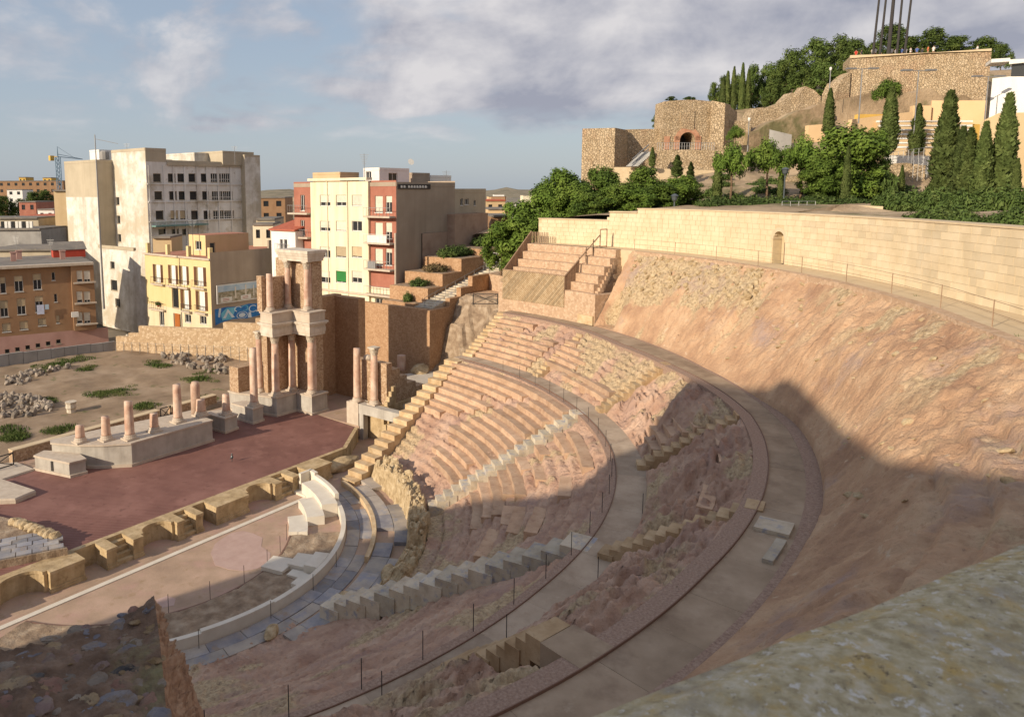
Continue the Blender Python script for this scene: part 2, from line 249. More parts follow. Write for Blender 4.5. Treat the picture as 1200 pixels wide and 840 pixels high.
m_brownwood = mat('brown_shutter', [(0.13, 0.06, 0.03)], rough=0.6, scale=3, objvar=0.2)
m_door = mat('orange_door', [(0.36, 0.12, 0.03)], rough=0.5, scale=2)
m_green = mat('green_awning', [(0.03, 0.19, 0.045)], rough=0.7, scale=2)
m_teal = mat('teal_strip', [(0.16, 0.26, 0.24)], rough=0.6, scale=2)
m_redroof = mat('red_sheet', [(0.42, 0.06, 0.035)], rough=0.6, scale=2)
m_lamp = mat('lamp_grey', [(0.10, 0.115, 0.125)], rough=0.4, metallic=0.3, scale=2)
m_rubble = mat('grey_rubble', [(0.17, 0.145, 0.12), (0.27, 0.23, 0.19), (0.39, 0.335, 0.28)], scale=1.5, bump=0.5, bscale=6, objvar=0.3)
m_yrubble = mat('yellow_rubble', [(0.28, 0.20, 0.11), (0.46, 0.35, 0.21), (0.58, 0.47, 0.31)], scale=2.4, detail=9, bump=0.9, bscale=6, bdist=0.12)
m_near = mat('lichen_parapet', [(0.33, 0.27, 0.16), (0.49, 0.42, 0.265), (0.62, 0.555, 0.42)], scale=24, detail=11, bump=0.9, bscale=50, bdist=0.012, spots=[(9, (0.52, 0.37, 0.14), 0.50, 0.68), (30, (0.66, 0.63, 0.57), 0.58, 0.66), (38, (0.13, 0.10, 0.07), 0.60, 0.72), (3.5, (0.34, 0.30, 0.24), 0.52, 0.7)])
m_mortar = mat('ruin_mortar', [(0.11, 0.07, 0.048), (0.185, 0.12, 0.082), (0.27, 0.185, 0.13)], scale=3.5, detail=10, bump=0.9, bscale=12, bdist=0.05, spots=[(2.0, (0.22, 0.19, 0.10), 0.56, 0.7)])
m_ruinside = mat('ruin_side', [(0.20, 0.11, 0.065), (0.35, 0.205, 0.125), (0.44, 0.30, 0.2)], scale=7, detail=10, bump=0.8, bscale=10, bdist=0.05)
STONES = [mat('ruin_stone_' + n, c, scale=4, detail=10, bump=0.9, bscale=14, bdist=0.04, spots=[(7, s, 0.50, 0.64), (16, (0.10, 0.075, 0.055), 0.58, 0.7), (5, (0.24, 0.18, 0.125), 0.54, 0.68)]) for n, c, s in (
    ('blue', [(0.09, 0.09, 0.11), (0.17, 0.165, 0.19), (0.25, 0.235, 0.245)], (0.20, 0.15, 0.11)), ('ochre', [(0.18, 0.12, 0.06), (0.29, 0.20, 0.11), (0.36, 0.28, 0.18)], (0.2, 0.14, 0.09)),
    ('red', [(0.17, 0.09, 0.07), (0.25, 0.14, 0.105), (0.31, 0.19, 0.145)], (0.18, 0.125, 0.09)), ('grey', [(0.14, 0.115, 0.095), (0.23, 0.19, 0.155), (0.31, 0.265, 0.22)], (0.2, 0.14, 0.09)),
    ('dark', [(0.035, 0.033, 0.035), (0.075, 0.07, 0.07), (0.13, 0.115, 0.105)], (0.2, 0.15, 0.1)), ('mauve', [(0.15, 0.10, 0.09), (0.22, 0.15, 0.135), (0.28, 0.21, 0.185)], (0.2, 0.14, 0.1)))]
m_whitefront = mat('white_front', [(0.56, 0.53, 0.48), (0.72, 0.70, 0.66), (0.80, 0.785, 0.75)], scale=0.22, detail=10, bump=0.2, spots=[(0.9, (0.42, 0.36, 0.28), 0.62, 0.75), (0.18, (0.47, 0.42, 0.33), 0.56, 0.66)], dirt=(0.7, (0.42, 0.37, 0.30), 0.5))
m_slabpale = mat('pale_grey_slab', [(0.30, 0.27, 0.25), (0.38, 0.345, 0.31), (0.45, 0.40, 0.34)], rough=0.75, scale=1.0, bump=0.3, bscale=8, spots=[(1.2, (0.27, 0.28, 0.33), 0.54, 0.7)], objvar=0.22)
m_walk2 = mat('brown_walkway', [(0.28, 0.21, 0.145), (0.355, 0.27, 0.19), (0.42, 0.325, 0.235)], scale=0.7, detail=9, bump=0.3, bscale=14, spots=[(0.5, (0.23, 0.165, 0.115), 0.50, 0.68), (2.2, (0.42, 0.335, 0.25), 0.62, 0.76)], objvar=0.12)
m_stair_b = mat('brown_sandstone', [(0.33, 0.225, 0.125), (0.43, 0.31, 0.185), (0.51, 0.39, 0.25)], scale=1.5, bump=0.4, bscale=9, spots=[(3.0, (0.28, 0.18, 0.10), 0.58, 0.76)], objvar=0.2)
m_cornice = mat('weathered_cornice', [(0.50, 0.43, 0.345), (0.60, 0.53, 0.44), (0.65, 0.59, 0.51)], scale=1.4, detail=9, bump=0.25, bscale=10, dirt=(2.0, (0.36, 0.29, 0.22), 0.5))
m_pale = mat('pale_paving', [(0.48, 0.43, 0.36), (0.56, 0.51, 0.44)], scale=0.8, bump=0.1)

# ------------------------------------------------------------------ mesh building
class MB:
    def __init__(s): s.v = []; s.f = []; s.mi = []; s.cur = 0
    def poly(s, pts):
        b = len(s.v); s.v.extend(tuple(map(float, p)) for p in pts); s.f.append(tuple(range(b, b + len(pts)))); s.mi.append(s.cur)
    def hexa(s, p):                                    # p: bottom 4 ccw, top 4 ccw
        b = len(s.v); s.v.extend(tuple(map(float, q)) for q in p)
        for f in ((3, 2, 1, 0), (4, 5, 6, 7), (0, 1, 5, 4), (1, 2, 6, 5), (2, 3, 7, 6), (3, 0, 4, 7)):
            s.f.append(tuple(b + i for i in f)); s.mi.append(s.cur)
    def box(s, x0, y0, z0, x1, y1, z1):
        s.hexa([(x0, y0, z0), (x1, y0, z0), (x1, y1, z0), (x0, y1, z0), (x0, y0, z1), (x1, y0, z1), (x1, y1, z1), (x0, y1, z1)])
    def obox(s, o, u, L, d0, d1, z0, z1):              # along plan direction u from o, depth d0..d1 to the left of u
        n = (-u[1], u[0]); a = np.array(o[:2]); uu = np.array(u); nn = np.array(n)
        q = [a + nn * d0, a + uu * L + nn * d0, a + uu * L + nn * d1, a + nn * d1]
        s.hexa([(*p, z0) for p in q] + [(*p, z1) for p in q])
    def prism(s, pts, z0, z1, inset=0.0):
        if sum(pts[i][0] * pts[(i + 1) % len(pts)][1] - pts[(i + 1) % len(pts)][0] * pts[i][1] for i in range(len(pts))) < 0: pts = pts[::-1]
        n = len(pts); b = len(s.v); c = np.mean(np.array(pts), axis=0)
        s.v.extend((float(p[0]), float(p[1]), float(z0)) for p in pts)
        s.v.extend((float(p[0] + (c[0] - p[0]) * inset), float(p[1] + (c[1] - p[1]) * inset), float(z1)) for p in pts)
        s.f.append(tuple(b + i for i in range(n))[::-1]); s.f.append(tuple(b + n + i for i in range(n))); s.mi += [s.cur] * 2
        for i in range(n):
            j = (i + 1) % n; s.f.append((b + i, b + j, b + n + j, b + n + i)); s.mi.append(s.cur)
    def arc(s, r0, r1, t0, t1, z0, z1, n=24):           # ring sector; t in degrees, clockwise from the +x axis; r0, r1 may be functions
        b = len(s.v); f0 = r0 if callable(r0) else (lambda t: r0); f1 = r1 if callable(r1) else (lambda t: r1)
        for i in range(n + 1):
            t = t0 + (t1 - t0) * i / n; c, q = math.cos(math.radians(t)), -math.sin(math.radians(t))
            for r, z in ((f0(t), z0), (f1(t), z0), (f1(t), z1), (f0(t), z1)): s.v.append((r * c, r * q, z))
        for i in range(n):
            a = b + 4 * i
            for k in range(4):
                l = (k + 1) % 4; s.f.append((a + k, a + l, a + 4 + l, a + 4 + k)); s.mi.append(s.cur)
        s.f.append((b + 3, b + 2, b + 1, b)); s.f.append((b + 4 * n, b + 4 * n + 1, b + 4 * n + 2, b + 4 * n + 3)); s.mi += [s.cur] * 2
    def hewn(s, r0, r1, t0, t1, z0, z1, n, seed, amp=0.05):
        b = len(s.v); s.arc(r0, r1, t0, t1, z0, z1, n)
        for i in range(b, len(s.v)):
            x, y, z = s.v[i]; k = amp * (1.6 if (i - b) < 4 or i >= len(s.v) - 4 else 1.0); a = noise.noise_vector(Vector((x * 0.9 + seed, y * 0.9, z * 0.3))) + noise.noise_vector(Vector((x * 3.1, y * 3.1 + seed, z * 0.3))) * 0.7
            s.v[i] = (x + a.x * k, y + a.y * k, z + a.z * k * 0.6)
    def tube(s, p, q, r0, r1=None, n=6):
        p = Vector(p); q = Vector(q); r1 = r0 if r1 is None else r1; d = (q - p).normalized()
        a = d.orthogonal().normalized(); c = d.cross(a); b = len(s.v)
        for i in range(n):
            w = 2 * math.pi * i / n; e = a * math.cos(w) + c * math.sin(w)
            s.v.append(tuple(p + e * r0)); s.v.append(tuple(q + e * r1))
        for i in range(n):
            j = (i + 1) % n; s.f.append((b + 2 * i, b + 2 * j, b + 2 * j + 1, b + 2 * i + 1)); s.mi.append(s.cur)
        s.f.append(tuple(b + 2 * i for i in range(n))[::-1]); s.f.append(tuple(b + 2 * i + 1 for i in range(n))); s.mi += [s.cur] * 2
    def lathe(s, prof, c, n=16):
        b = len(s.v)
        for r, z in prof:
            for i in range(n):
                w = 2 * math.pi * i / n; s.v.append((c[0] + r * math.cos(w), c[1] + r * math.sin(w), c[2] + z))
        for k in range(len(prof) - 1):
            for i in range(n):
                j = (i + 1) % n; s.f.append((b + k * n + i, b + k * n + j, b + (k + 1) * n + j, b + (k + 1) * n + i)); s.mi.append(s.cur)
        s.f.append(tuple(b + i for i in range(n))[::-1]); s.f.append(tuple(b + (len(prof) - 1) * n + i for i in range(n))); s.mi += [s.cur] * 2
    def mesh(s, name, mats, smooth=False):
        me = bpy.data.meshes.new(name); me.from_pydata(s.v, [], s.f)
        for m in (mats if isinstance(mats, (list, tuple)) else [mats]): me.materials.append(m)
        if max(s.mi, default=0): me.polygons.foreach_set('material_index', s.mi)
        if smooth: me.polygons.foreach_set('use_smooth', [True] * len(me.polygons))
        me.update(); return me
    def build(s, name, mats, parent=None, kind=None, label=None, smooth=False):
        return put(name, s.mesh(name, mats, smooth), parent, kind=kind, label=label)
def put(name, me, parent=None, loc=None, rz=0.0, kind=None, label=None, mw=None):
    o = bpy.data.objects.new(name, me); COL.objects.link(o)
    if parent is not None:
        o.parent = parent
        if parent.type == 'EMPTY': o.matrix_parent_inverse = Matrix.Translation(-parent.location)
    if loc is not None: o.location = loc
    if rz: o.rotation_euler[2] = rz
    if mw is not None: o.matrix_basis = mw
    if kind: o['kind'] = kind
    if label: o['label'] = label
    return o
def thing(name, label, cat, loc=(0, 0, 0), group=None):
    o = bpy.data.objects.new(name, None); COL.objects.link(o); o.location = tuple(map(float, loc)); o.empty_display_size = 0.5
    o['label'] = label; o['category'] = cat
    if group: o['group'] = group
    return o
def tag(o, label, cat, group=None):
    o['label'] = label; o['category'] = cat
    if group: o['group'] = group
    return o
def structure(name, mb, m, smooth=False):
    return mb.build(name, m, kind='structure', smooth=smooth)
def fr(x, y, z, oct_=5, H=0.9): return noise.fractal(Vector((x, y, z)), H, 2.0, oct_)
def rock_mesh(seed, sub=2, sq=(1, 1, 1), amp=0.35):
    bm = bmesh.new(); bmesh.ops.create_icosphere(bm, subdivisions=sub, radius=1.0)
    for v in bm.verts:
        d = 1 + amp * noise.noise(v.co * 1.1 + Vector((seed * 3.7, seed, 1))) + amp * 0.5 * noise.noise(v.co * 2.6 + Vector((seed, 2, seed * 1.3)))
        v.co = Vector((v.co.x * sq[0], v.co.y * sq[1], v.co.z * sq[2])) * d
    me = bpy.data.meshes.new('stone'); bm.to_mesh(me); bm.free(); return me
# ================================================================== THE THEATRE
# plan: origin = centre of the orchestra, x along the stage, y > 0 behind the stage, seating at y < 0; t = angle from +x towards -y
ZB, ZC, ZD, ZW = 7.5, 10.8, 17.15, 21.0               # lower walkway, upper walkway, top walkway, top of the great wall
def table(xs, ys): return lambda t: float(np.interp(t, xs, ys))
RBi = table([0, 21, 36, 60, 90, 110, 170], [29.7, 29.6, 29.4, 29.5, 29.4, 29.7, 29.7])
RBo = table([0, 18, 32, 45, 60, 85, 92, 102, 170], [31.4, 31.2, 30.8, 30.8, 30.93, 30.85, 30.6, 30.2, 30.3])
RCi = table([0, 17, 24, 34, 46, 56, 63, 70, 80, 92, 104, 170], [37.0, 36.6, 36.2, 35.2, 35.3, 35.85, 36.15, 36.1, 35.95, 35.75, 35.85, 35.9])
RCo = table([0, 17, 24, 34, 46, 57, 66, 83, 104, 170], [38.4, 38.0, 37.8, 37.3, 36.9, 37.15, 37.42, 37.3, 37.3, 37.4])
RDi = table([0, 43, 60, 72, 77, 84, 92, 170], [42.7, 42.75, 42.95, 43.4, 43.9, 45.3, 47.0, 47.0])
RW = table([0, 15, 22, 61, 65, 69, 74, 82], [44.0, 44.6, 44.7, 44.9, 45.2, 45.66, 46.3, 47.6])
def pol(r, t, z=0.0):
    a = math.radians(t); return np.array([r * math.cos(a), -r * math.sin(a), z])
def edge_t(r, y=4.6): return math.degrees(math.asin(min(1.0, y / max(r, y))))
def sstep(a, b, x):
    q = min(1.0, max(0.0, (x - a) / (b - a))); return q * q * (3 - 2 * q)

# ---- the great sheet of ground
mb = MB(); n = 60
for i in range(n):
    a0, a1 = 2 * math.pi * i / n, 2 * math.pi * (i + 1) / n
    rs = [0, 60, 150, 400, 1000, 2500, 6500]
    for k in range(len(rs) - 1):
        p = [(rs[k] * math.cos(a0), rs[k] * math.sin(a0)), (rs[k + 1] * math.cos(a0), rs[k + 1] * math.sin(a0)), (rs[k + 1] * math.cos(a1), rs[k + 1] * math.sin(a1)), (rs[k] * math.cos(a1), rs[k] * math.sin(a1))]
        mb.poly([(*q, -0.9) for q in (p if k else p[1:])])
structure('ground', mb, m_city)

# ---- polar rock sheets
STAIRS_LOW = ((44.5, 43.2, 0.75, 19.0, 29.6), (83.5, 81.8, 0.95, 14.6, 29.6))
STAIRS_MID = ((24.8, 24.0, 0.55), (43.4, 44.4, 0.6), (62.6, 62.6, 0.65), (82.9, 82.4, 0.65), (102.2, 102.0, 0.8))
def stair_dip(t, r, q, flights):
    for s in flights:
        d = abs(t - (s[0] + (s[1] - s[0]) * q)) * r / 57.3
        if d < s[2] + 0.5: return 1 - sstep(s[2], s[2] + 0.5, d)
    return 0.0
def polar_sheet(name, m, rad, ts, nr, hfun, parent, attr=None, smooth=True):
    vs = []; at = []
    for t in ts:
        r0, r1 = rad(t)
        for i in range(nr + 1):
            r = r0 + (r1 - r0) * i / nr; z, dr, a = hfun(r, t, i / nr)
            rr = r + dr; c = math.radians(t); vs.append((rr * math.cos(c), -rr * math.sin(c), z)); at.append(a)
    fs = []; w = nr + 1
    for j in range(len(ts) - 1):
        for i in range(nr): fs.append((j * w + i, (j + 1) * w + i, (j + 1) * w + i + 1, j * w + i + 1))
    me = bpy.data.meshes.new(name); me.from_pydata(vs, [], fs); me.materials.append(m)
    A = me.attributes.new('mix', 'FLOAT', 'POINT'); A.data.foreach_set('value', at)
    if smooth: me.polygons.foreach_set('use_smooth', [True] * len(me.polygons))
    me.update(); return put(name, me, parent)
R0, Z0 = 19.6, 1.35                                   # foot of the lower seats
DR = (29.0 - R0) / 15; DZ = (ZB - 0.15 - Z0) / 15
low = thing('lower_seating_tier', 'curved lower tier of worn pink rock seats around the orchestra', 'seating tier', (15, -15, 1))
def low_h(r, t, q):
    k = (r - R0) / DR; fl = math.floor(k); f = k - fl
    x, y = r * math.cos(math.radians(t)), r * math.sin(math.radians(t))
    n1 = fr(x * 0.35, y * 0.35, 1.0, 4); n2 = fr(x * 1.6, y * 1.6, 5.0, 5, 0.7); arc = t * r / 57.3
    run = fr(arc * 0.75, r * 0.12, 9.0, 4)
    keep = min(1.0, max(0.25, 0.88 + 0.7 * n1 - (0.0 if t > 84 else 0.0) - (0.2 if 8 < t < 42 and k < 6 else 0)))   # how much of each step is left
    stp = fl + sstep(0.0, 0.30, f)
    z = Z0 + DZ * (keep * stp + (1 - keep) * (k + 0.15)) + (0.085 if t > 46 else 0.11) * n2 * (1.0 - 0.3 * keep) + (1 - keep) * 0.22 * run + 0.10 * n1 - 0.10
    mixv = sstep(0.10, 0.32, fr(x * 0.22 + 7, y * 0.22, 3.0, 4) + (0.18 if 22 < t < 44 and k > 9 else 0.0) - 0.02)
    if k > 14: z = min(z, ZB - 0.05)
    if r < R0: z = 0.12 + (Z0 - 0.1) * sstep(14.6, R0, r) ** 1.2 + 0.10 * n2
    z += 0.07 * fr(x * 4.2, y * 4.2, 7.0, 3, 0.6)
    d = stair_dip(t, r, (r - 19) / 10.5 if t < 60 else (r - 16) / 13.5, STAIRS_LOW)
    if d: zs = (1.4 + (ZB - 1.4) * (r - 19) / 10.5) if t < 60 else (0.55 + (ZB - 0.55) * (r - 16) / 13.5); z = z * (1 - d) + d * min(z, zs - 0.45)
    return z, 0.10 * n2, mixv
ts = list(np.arange(8, 44, 0.22)) + list(np.arange(44, 128, 0.2)) + list(np.arange(128, 166, 1.0))
polar_sheet('rock_bed', m_rock, lambda t: (R0 - 0.9 - 4.0 * sstep(70, 78, t), RBi(t) - 0.35), ts, 124, low_h, low)
# the rows that were rebuilt: each a curved step of its own
def row_top(k): return Z0 + DZ * (k + 1)
def seat_row(parent, k, t0, t1, R0_=R0, DR_=DR, Z=None, dz=DZ, m=m_row, proud=0.0):
    mb = MB(); z = (row_top(k) if Z is None else Z) + proud
    mb.hewn(R0_ + DR_ * k - 0.03, R0_ + DR_ * (k + 1) + 0.05, t0, t1, z - dz - 0.25, z, max(4, int((t1 - t0) / 0.9)), k * 1.7 + t0)
    return mb.build('seat_row', m, parent)
for k, a, b in ((14, 9, 42.0), (13, 9.4, 30.5), (12, 9.7, 27.5), (11, 10, 22), (10, 10.3, 26), (9, 10.7, 24), (8, 11, 21), (7, 11.4, 17), (10, 28, 41), (9, 27, 41.6), (8, 25.5, 42), (7, 24, 42), (6, 22.5, 42.2), (5, 25, 42.4), (4, 30, 38),
                (7, 46.3, 58), (6, 46.3, 56), (5, 46.5, 61), (4, 46.5, 60), (13, 33, 42.3), (12, 31, 41), (11, 29, 41.4), (3, 24, 41), (2, 27, 41), (6, 60, 66), (7, 62, 70), (5, 66, 74), (9, 66, 73), (12, 46, 54), (13, 48, 61), (8, 46, 51), (10, 46, 50), (9, 52, 57), (11, 60, 66), (3, 48, 62)):
    seat_row(low, k, a, b)
mb = MB(); mb.arc(lambda t: RBi(t) - 0.42, lambda t: RBi(t) - 0.04, 8.5, 160, ZB - 1.0, ZB - 0.01, 90); mb.build('gravel_band', m_gravel, low)
mb = MB(); mb.arc(lambda t: RBi(t) - 0.03, RBi, 8.5, 160, ZB - 1.0, ZB + 0.05, 90); mb.build('edging_strip', m_edge, low)

# lower walkway
def walkway(name, ra, rb, t0, t1, z, rm, m_walk=m_walk):
    mb = MB(); mb.arc(ra, rb, t0, t1, z - 1.2, z - 0.012, 110); base = structure(name, mb, m_walk); t = t0; dt = math.degrees(2.6 / rm)
    while t < min(t1, 126):
        d = dt * rnd.uniform(0.8, 1.2); mb = MB(); mb.arc(ra, rb, t + 0.008, t + d - 0.008, z - 0.2, z + rnd.uniform(-0.003, 0.002), 3); mb.build('concrete_slab', m_walk, base); t += d
walkway('lower_walkway', RBi, lambda t: RBo(t) + 0.3, 7.0, 165, ZB, 30)

# ---- middle tier
mid = thing('middle_seating_tier', 'curved middle tier of pink rock between the two concrete walkways', 'seating tier', (24, -24, ZB))
NM = 9
def mid_h(r, t, q):
    k = q * NM; fl = math.floor(min(k, NM - 0.001)); f = k - fl
    x, y = r * math.cos(math.radians(t)), r * math.sin(math.radians(t)); arc = t * r / 57.3
    n1 = fr(x * 0.33, y * 0.33, 21.0, 4); n2 = fr(x * 1.5, y * 1.5, 15.0, 5, 0.7); run = fr(arc * 0.8, r * 0.25, 29.0, 4)
    keep = min(1.0, max(0.2, 0.68 + 0.9 * n1))
    if 44 < t < 57: keep *= 0.35
    stp = fl + sstep(0.0, 0.3, f)
    z = ZB + (ZC - ZB) * (keep * stp + (1 - keep) * k) / NM + 0.17 * n2 * (1 - 0.5 * keep) + (1 - keep) * 0.30 * run - 0.05
    z = z + 0.75 * math.sin(math.pi * q) * (0.30 + n1 + 0.6 * run) * (1 if t > 44 else 0.2)
    lim = ZB + 0.02 + (ZC - ZB) * q + 0.9; z = min(z, lim, ZC - 0.02 + 0.25 * (1 - q))
    z += 0.12 * fr(x * 4.0, y * 4.0, 17.0, 3, 0.6) * sstep(0, .08, q)
    d = stair_dip(t, r, q, STAIRS_MID)
    if d: z = z * (1 - d) + d * min(z, ZB + (ZC - ZB) * q - 0.3)
    if q < 0.04: z = max(z, ZB + 0.05) if q > 0.001 else ZB - 0.6
    mixv = sstep(0.02, 0.22, fr(x * 0.25 + 17, y * 0.25, 33.0, 4) + (0.35 if 26 < t < 43 and q > 0.15 else (0.06 if t < 26 else -0.10)))
    return z, 0.15 * n2 * math.sin(math.pi * min(1, q * 1.0)), mixv
ts = list(np.arange(8, 44, 0.22)) + list(np.arange(44, 128, 0.17)) + list(np.arange(128, 166, 1.0))
polar_sheet('rock_bed', m_rock, lambda t: (RBo(t), RCi(t) - 0.35), ts, 66, mid_h, mid)
def mid_row(k, t0, t1, proud=0.01):
    mb = MB(); z = ZB + (ZC - ZB) * (k + 1) / NM + proud
    f = lambda q: (lambda t: RBo(t) + (RCi(t) - 0.3 - RBo(t)) * q)
    mb.hewn(f(k / NM - 0.01), f((k + 1) / NM + 0.01), t0, t1, z - 0.8, z, max(4, int((t1 - t0) / 0.9)), k * 2.3 + t0); mb.build('seat_row', m_row, mid)
for k, a, b in ((0, 8.6, 21.6), (1, 8.5, 21.6), (2, 8.4, 21.6), (3, 8.3, 21.7), (4, 8.2, 21.8), (5, 8.1, 17), (6, 8, 14), (7, 8, 15), (5, 19, 22), (4, 23.8, 32), (3, 24, 31), (2, 23.9, 42.0), (5, 23.7, 28.5), (6, 23.6, 26.5), (1, 30, 42.4),
                (2, 55, 60.8), (3, 54, 60.5), (4, 55.5, 61), (5, 56.5, 61.2), (1, 57, 61), (5, 75, 80), (6, 66, 72)):
    mid_row(k, a, b)
mb = MB(); mb.arc(lambda t: RCi(t) - 0.62, lambda t: RCi(t) - 0.04, 7.5, 160, ZC - 1.2, ZC + 0.05, 110); mb.build('gravel_band', m_gravel, mid)
mb = MB(); mb.arc(lambda t: RCi(t) - 0.03, RCi, 7.5, 160, ZC - 1.2, ZC + 0.08, 110); mb.build('edging_strip', m_edge, mid)

# upper walkway and the gravel at its back
walkway('upper_walkway', RCi, RCo, 6.5, 165, ZC, 36.5, m_walk2)
mb = MB(); mb.arc(RCo, lambda t: RCo(t) + 0.62, 22.6, 165, ZC - 1.5, ZC + 0.012, 90); structure('gravel_strip', mb, m_gravel)
for t0, t1, a, b in ((84.2, 85.9, 0.2, 1.3), (86.6, 89.4, 1.0, 1.32)):
    mb = MB(); mb.arc(lambda t: RCi(t) + a, lambda t: RCi(t) + b, t0, t1, ZC + 0.004, ZC + 0.14, 4)
    tag(mb.build('stone_block', m_stair_w), 'broad white stone block lying across the upper walkway' if a < 0.5 else 'narrow pale stone strip lying along the edge of the upper walkway', 'stone block')

# ---- upper rock slope
upp = thing('upper_rock_slope', 'steep orange rock slope below the great curved sandstone wall', 'rock slope', (34, -27, ZC))
def upp_h(r, t, q):
    x, y = r * math.cos(math.radians(t)), r * math.sin(math.radians(t)); arc = t * r / 57.3
    n1 = fr(x * 0.22, y * 0.22, 41.0, 5); n2 = fr(x * 0.9, y * 0.9, 45.0, 6, 0.75); run = fr(arc * 0.55, r * 0.10, 49.0, 5, 0.8)
    lump = noise.noise(Vector((x * 0.75, y * 0.75, 3.0 + q))) + 0.5 * noise.noise(Vector((x * 1.7, y * 1.7, 8.0)))
    wcong = sstep(48, 40, t) if q > 0.2 + 0.012 * (t - 22) else 0.0
    q_ = q; q = max(0.0, min(1.0, (r - RCo(t) - 0.2) / (RDi(t) - 0.7 - RCo(t))))
    prof = q + 0.10 * math.sin(math.pi * q) * (1 if t < 45 else 0.2)
    if 60 < t: prof = prof * 0.72 + 0.28 * sstep(0.0, 0.55, q)
    z = ZC + (ZD - ZC) * prof
    soft = math.sin(math.pi * min(1, max(0, q))) ** 0.6
    z += soft * (0.50 * n1 + (0.24 if t < 45 else 0.15) * n2 + (0.12 * run + 0.20 * lump) * (0.25 if wcong else 1.0))
    if 80 < t < 112 and 0.36 < q < 0.97:                     # rock-cut benches near the top
        w = sstep(80, 87, t) * sstep(112, 106, t); k = (q - 0.42) / 0.113; fl = math.floor(k); zz = ZC + (ZD - ZC) * (0.50 + 0.5 * (fl + sstep(0.0, 0.2, k - fl)) / 4.9)
        w *= sstep(0.34, 0.46, q) * (0.6 + 0.4 * min(1, max(0, 1 + 2 * n1))); z = z * (1 - 0.85 * w) + 0.85 * w * (zz + 0.10 * n2 - 0.12)
    if t < 24 and q < 0.9: z = min(z, ZC + (ZD - ZC) * q * 1.0)
    cave = math.exp(-((t - 24.3) / 1.2) ** 2) * math.exp(-((q - 0.22) / 0.24) ** 2); z -= 2.6 * cave
    z += (0.16 if t < 46 else 0.09) * fr(x * 2.8, y * 2.8, 57.0, 4, 0.65) * sstep(0, 0.06, q)
    if 46 < t < 86 and q > 0.5: k = q * 7.0; z += 0.07 * sstep(0.5, 0.62, q) * (sstep(0.0, 0.25, k % 1) - (k % 1)) * max(0.0, min(1, 0.5 + 2.2 * n1))
    mixv = max(sstep(0.0, 0.25, fr(x * 0.3, y * 0.3, 53.0, 4) + wcong * 0.5 - 0.12), 0.0)
    if t > 46: mixv = min(1.0, mixv * 1.2) * sstep(0.30, 0.7, q)
    z = max(z, ZC + 0.06 + 0.5 * q)
    if q_ < 0.005: z = ZC - 0.4
    return z, (0.12 * n2 + 0.05 * run) * soft * (0.4 if wcong or t > 60 else 1.0) * sstep(0, 0.07, q_), mixv
ts = list(np.arange(22.2, 50, 0.16)) + list(np.arange(50, 122, 0.12)) + list(np.arange(122, 166, 1.0))
polar_sheet('rock_face', m_cliff, lambda t: (RCo(t) + (0.15 + 0.4 * sstep(56, 64, t) * sstep(92, 80, t)), RDi(t) - 0.5), ts, 84, upp_h, upp)
mb = MB(); mb.arc(lambda t: RDi(t) - 0.75, lambda t: RDi(t) - 0.15, 22.5, 91, ZD - 1.6, ZD + 0.02, 90); mb.build('masonry_kerb', m_brickpink, upp)
mb = MB(); mb.arc(lambda t: RDi(t) - 0.2, lambda t: max(RW(t), RDi(t)) + 0.3, 4.6, 90, ZD - 2.0, ZD, 110); structure('top_walkway', mb, m_coping)
# stones bedded in the pale masonry of the slope, weeds in its cracks
prot = [rock_mesh(i, 1, (1, 0.8, 0.6)) for i in range(5)]
for me in prot: me.materials.append(m_yrubble)
pts = []
for i in range(150):
    t = rnd.uniform(23.5, 46); q = rnd.uniform(0.30 + 0.012 * (t - 22), 0.95)
    r0, r1 = RCo(t) + 0.15, RDi(t) - 0.5; r = r0 + (r1 - r0) * q; z, dr, _ = upp_h(r, t, q); P = pol(r + dr, t, z + 0.02); s = rnd.uniform(0.13, 0.3)
    o = put('stone', prot[i % 5], upp, tuple(P)); o.rotation_euler = (rnd.random() * 6, rnd.random() * 6, rnd.random() * 6); o.scale = (s, s, s)
def tuft_mesh(n, h, w, m, seed):
    q = random.Random(seed); mb = MB()
    for i in range(n):
        a = q.uniform(0, 6.28); r = w * math.sqrt(q.random()); x, y = r * math.cos(a), r * math.sin(a); hh = h * q.uniform(0.4, 1) * (1 - 0.5 * r / w)
        b = q.uniform(0, 6.28); dx, dy = 0.05 * math.cos(b), 0.05 * math.sin(b); lx, ly = q.uniform(-.5, .5) * hh, q.uniform(-.5, .5) * hh
        mb.poly([(x - dx, y - dy, -0.03), (x + dx, y + dy, -0.03), (x + lx, y + ly, hh)])
    return mb.mesh('weed', m)
weed = tuft_mesh(60, 0.45, 0.3, m_grass, 3)
for i, (px, py, z, l) in enumerate(((1039, 355, 16.6, 'small green weed tuft high on the rock slope, leftmost of the slope tufts'), (1075, 353, 16.9, 'small green weed tuft just under the masonry kerb of the rock slope'), (1107, 382, 16.2, 'pair-making green weed tuft on the bare rock slope, nearer the wall'), (1116, 387, 16.0, 'low green weed tuft on the bare rock slope beside another tuft'), (1195, 402, 16.9, 'green weed tuft at the right end of the masonry kerb'))):
    P = G(px, py, z); tag(put('weed_tuft', weed, None, tuple(P)), l, 'weed', 'weeds on the rock slope')

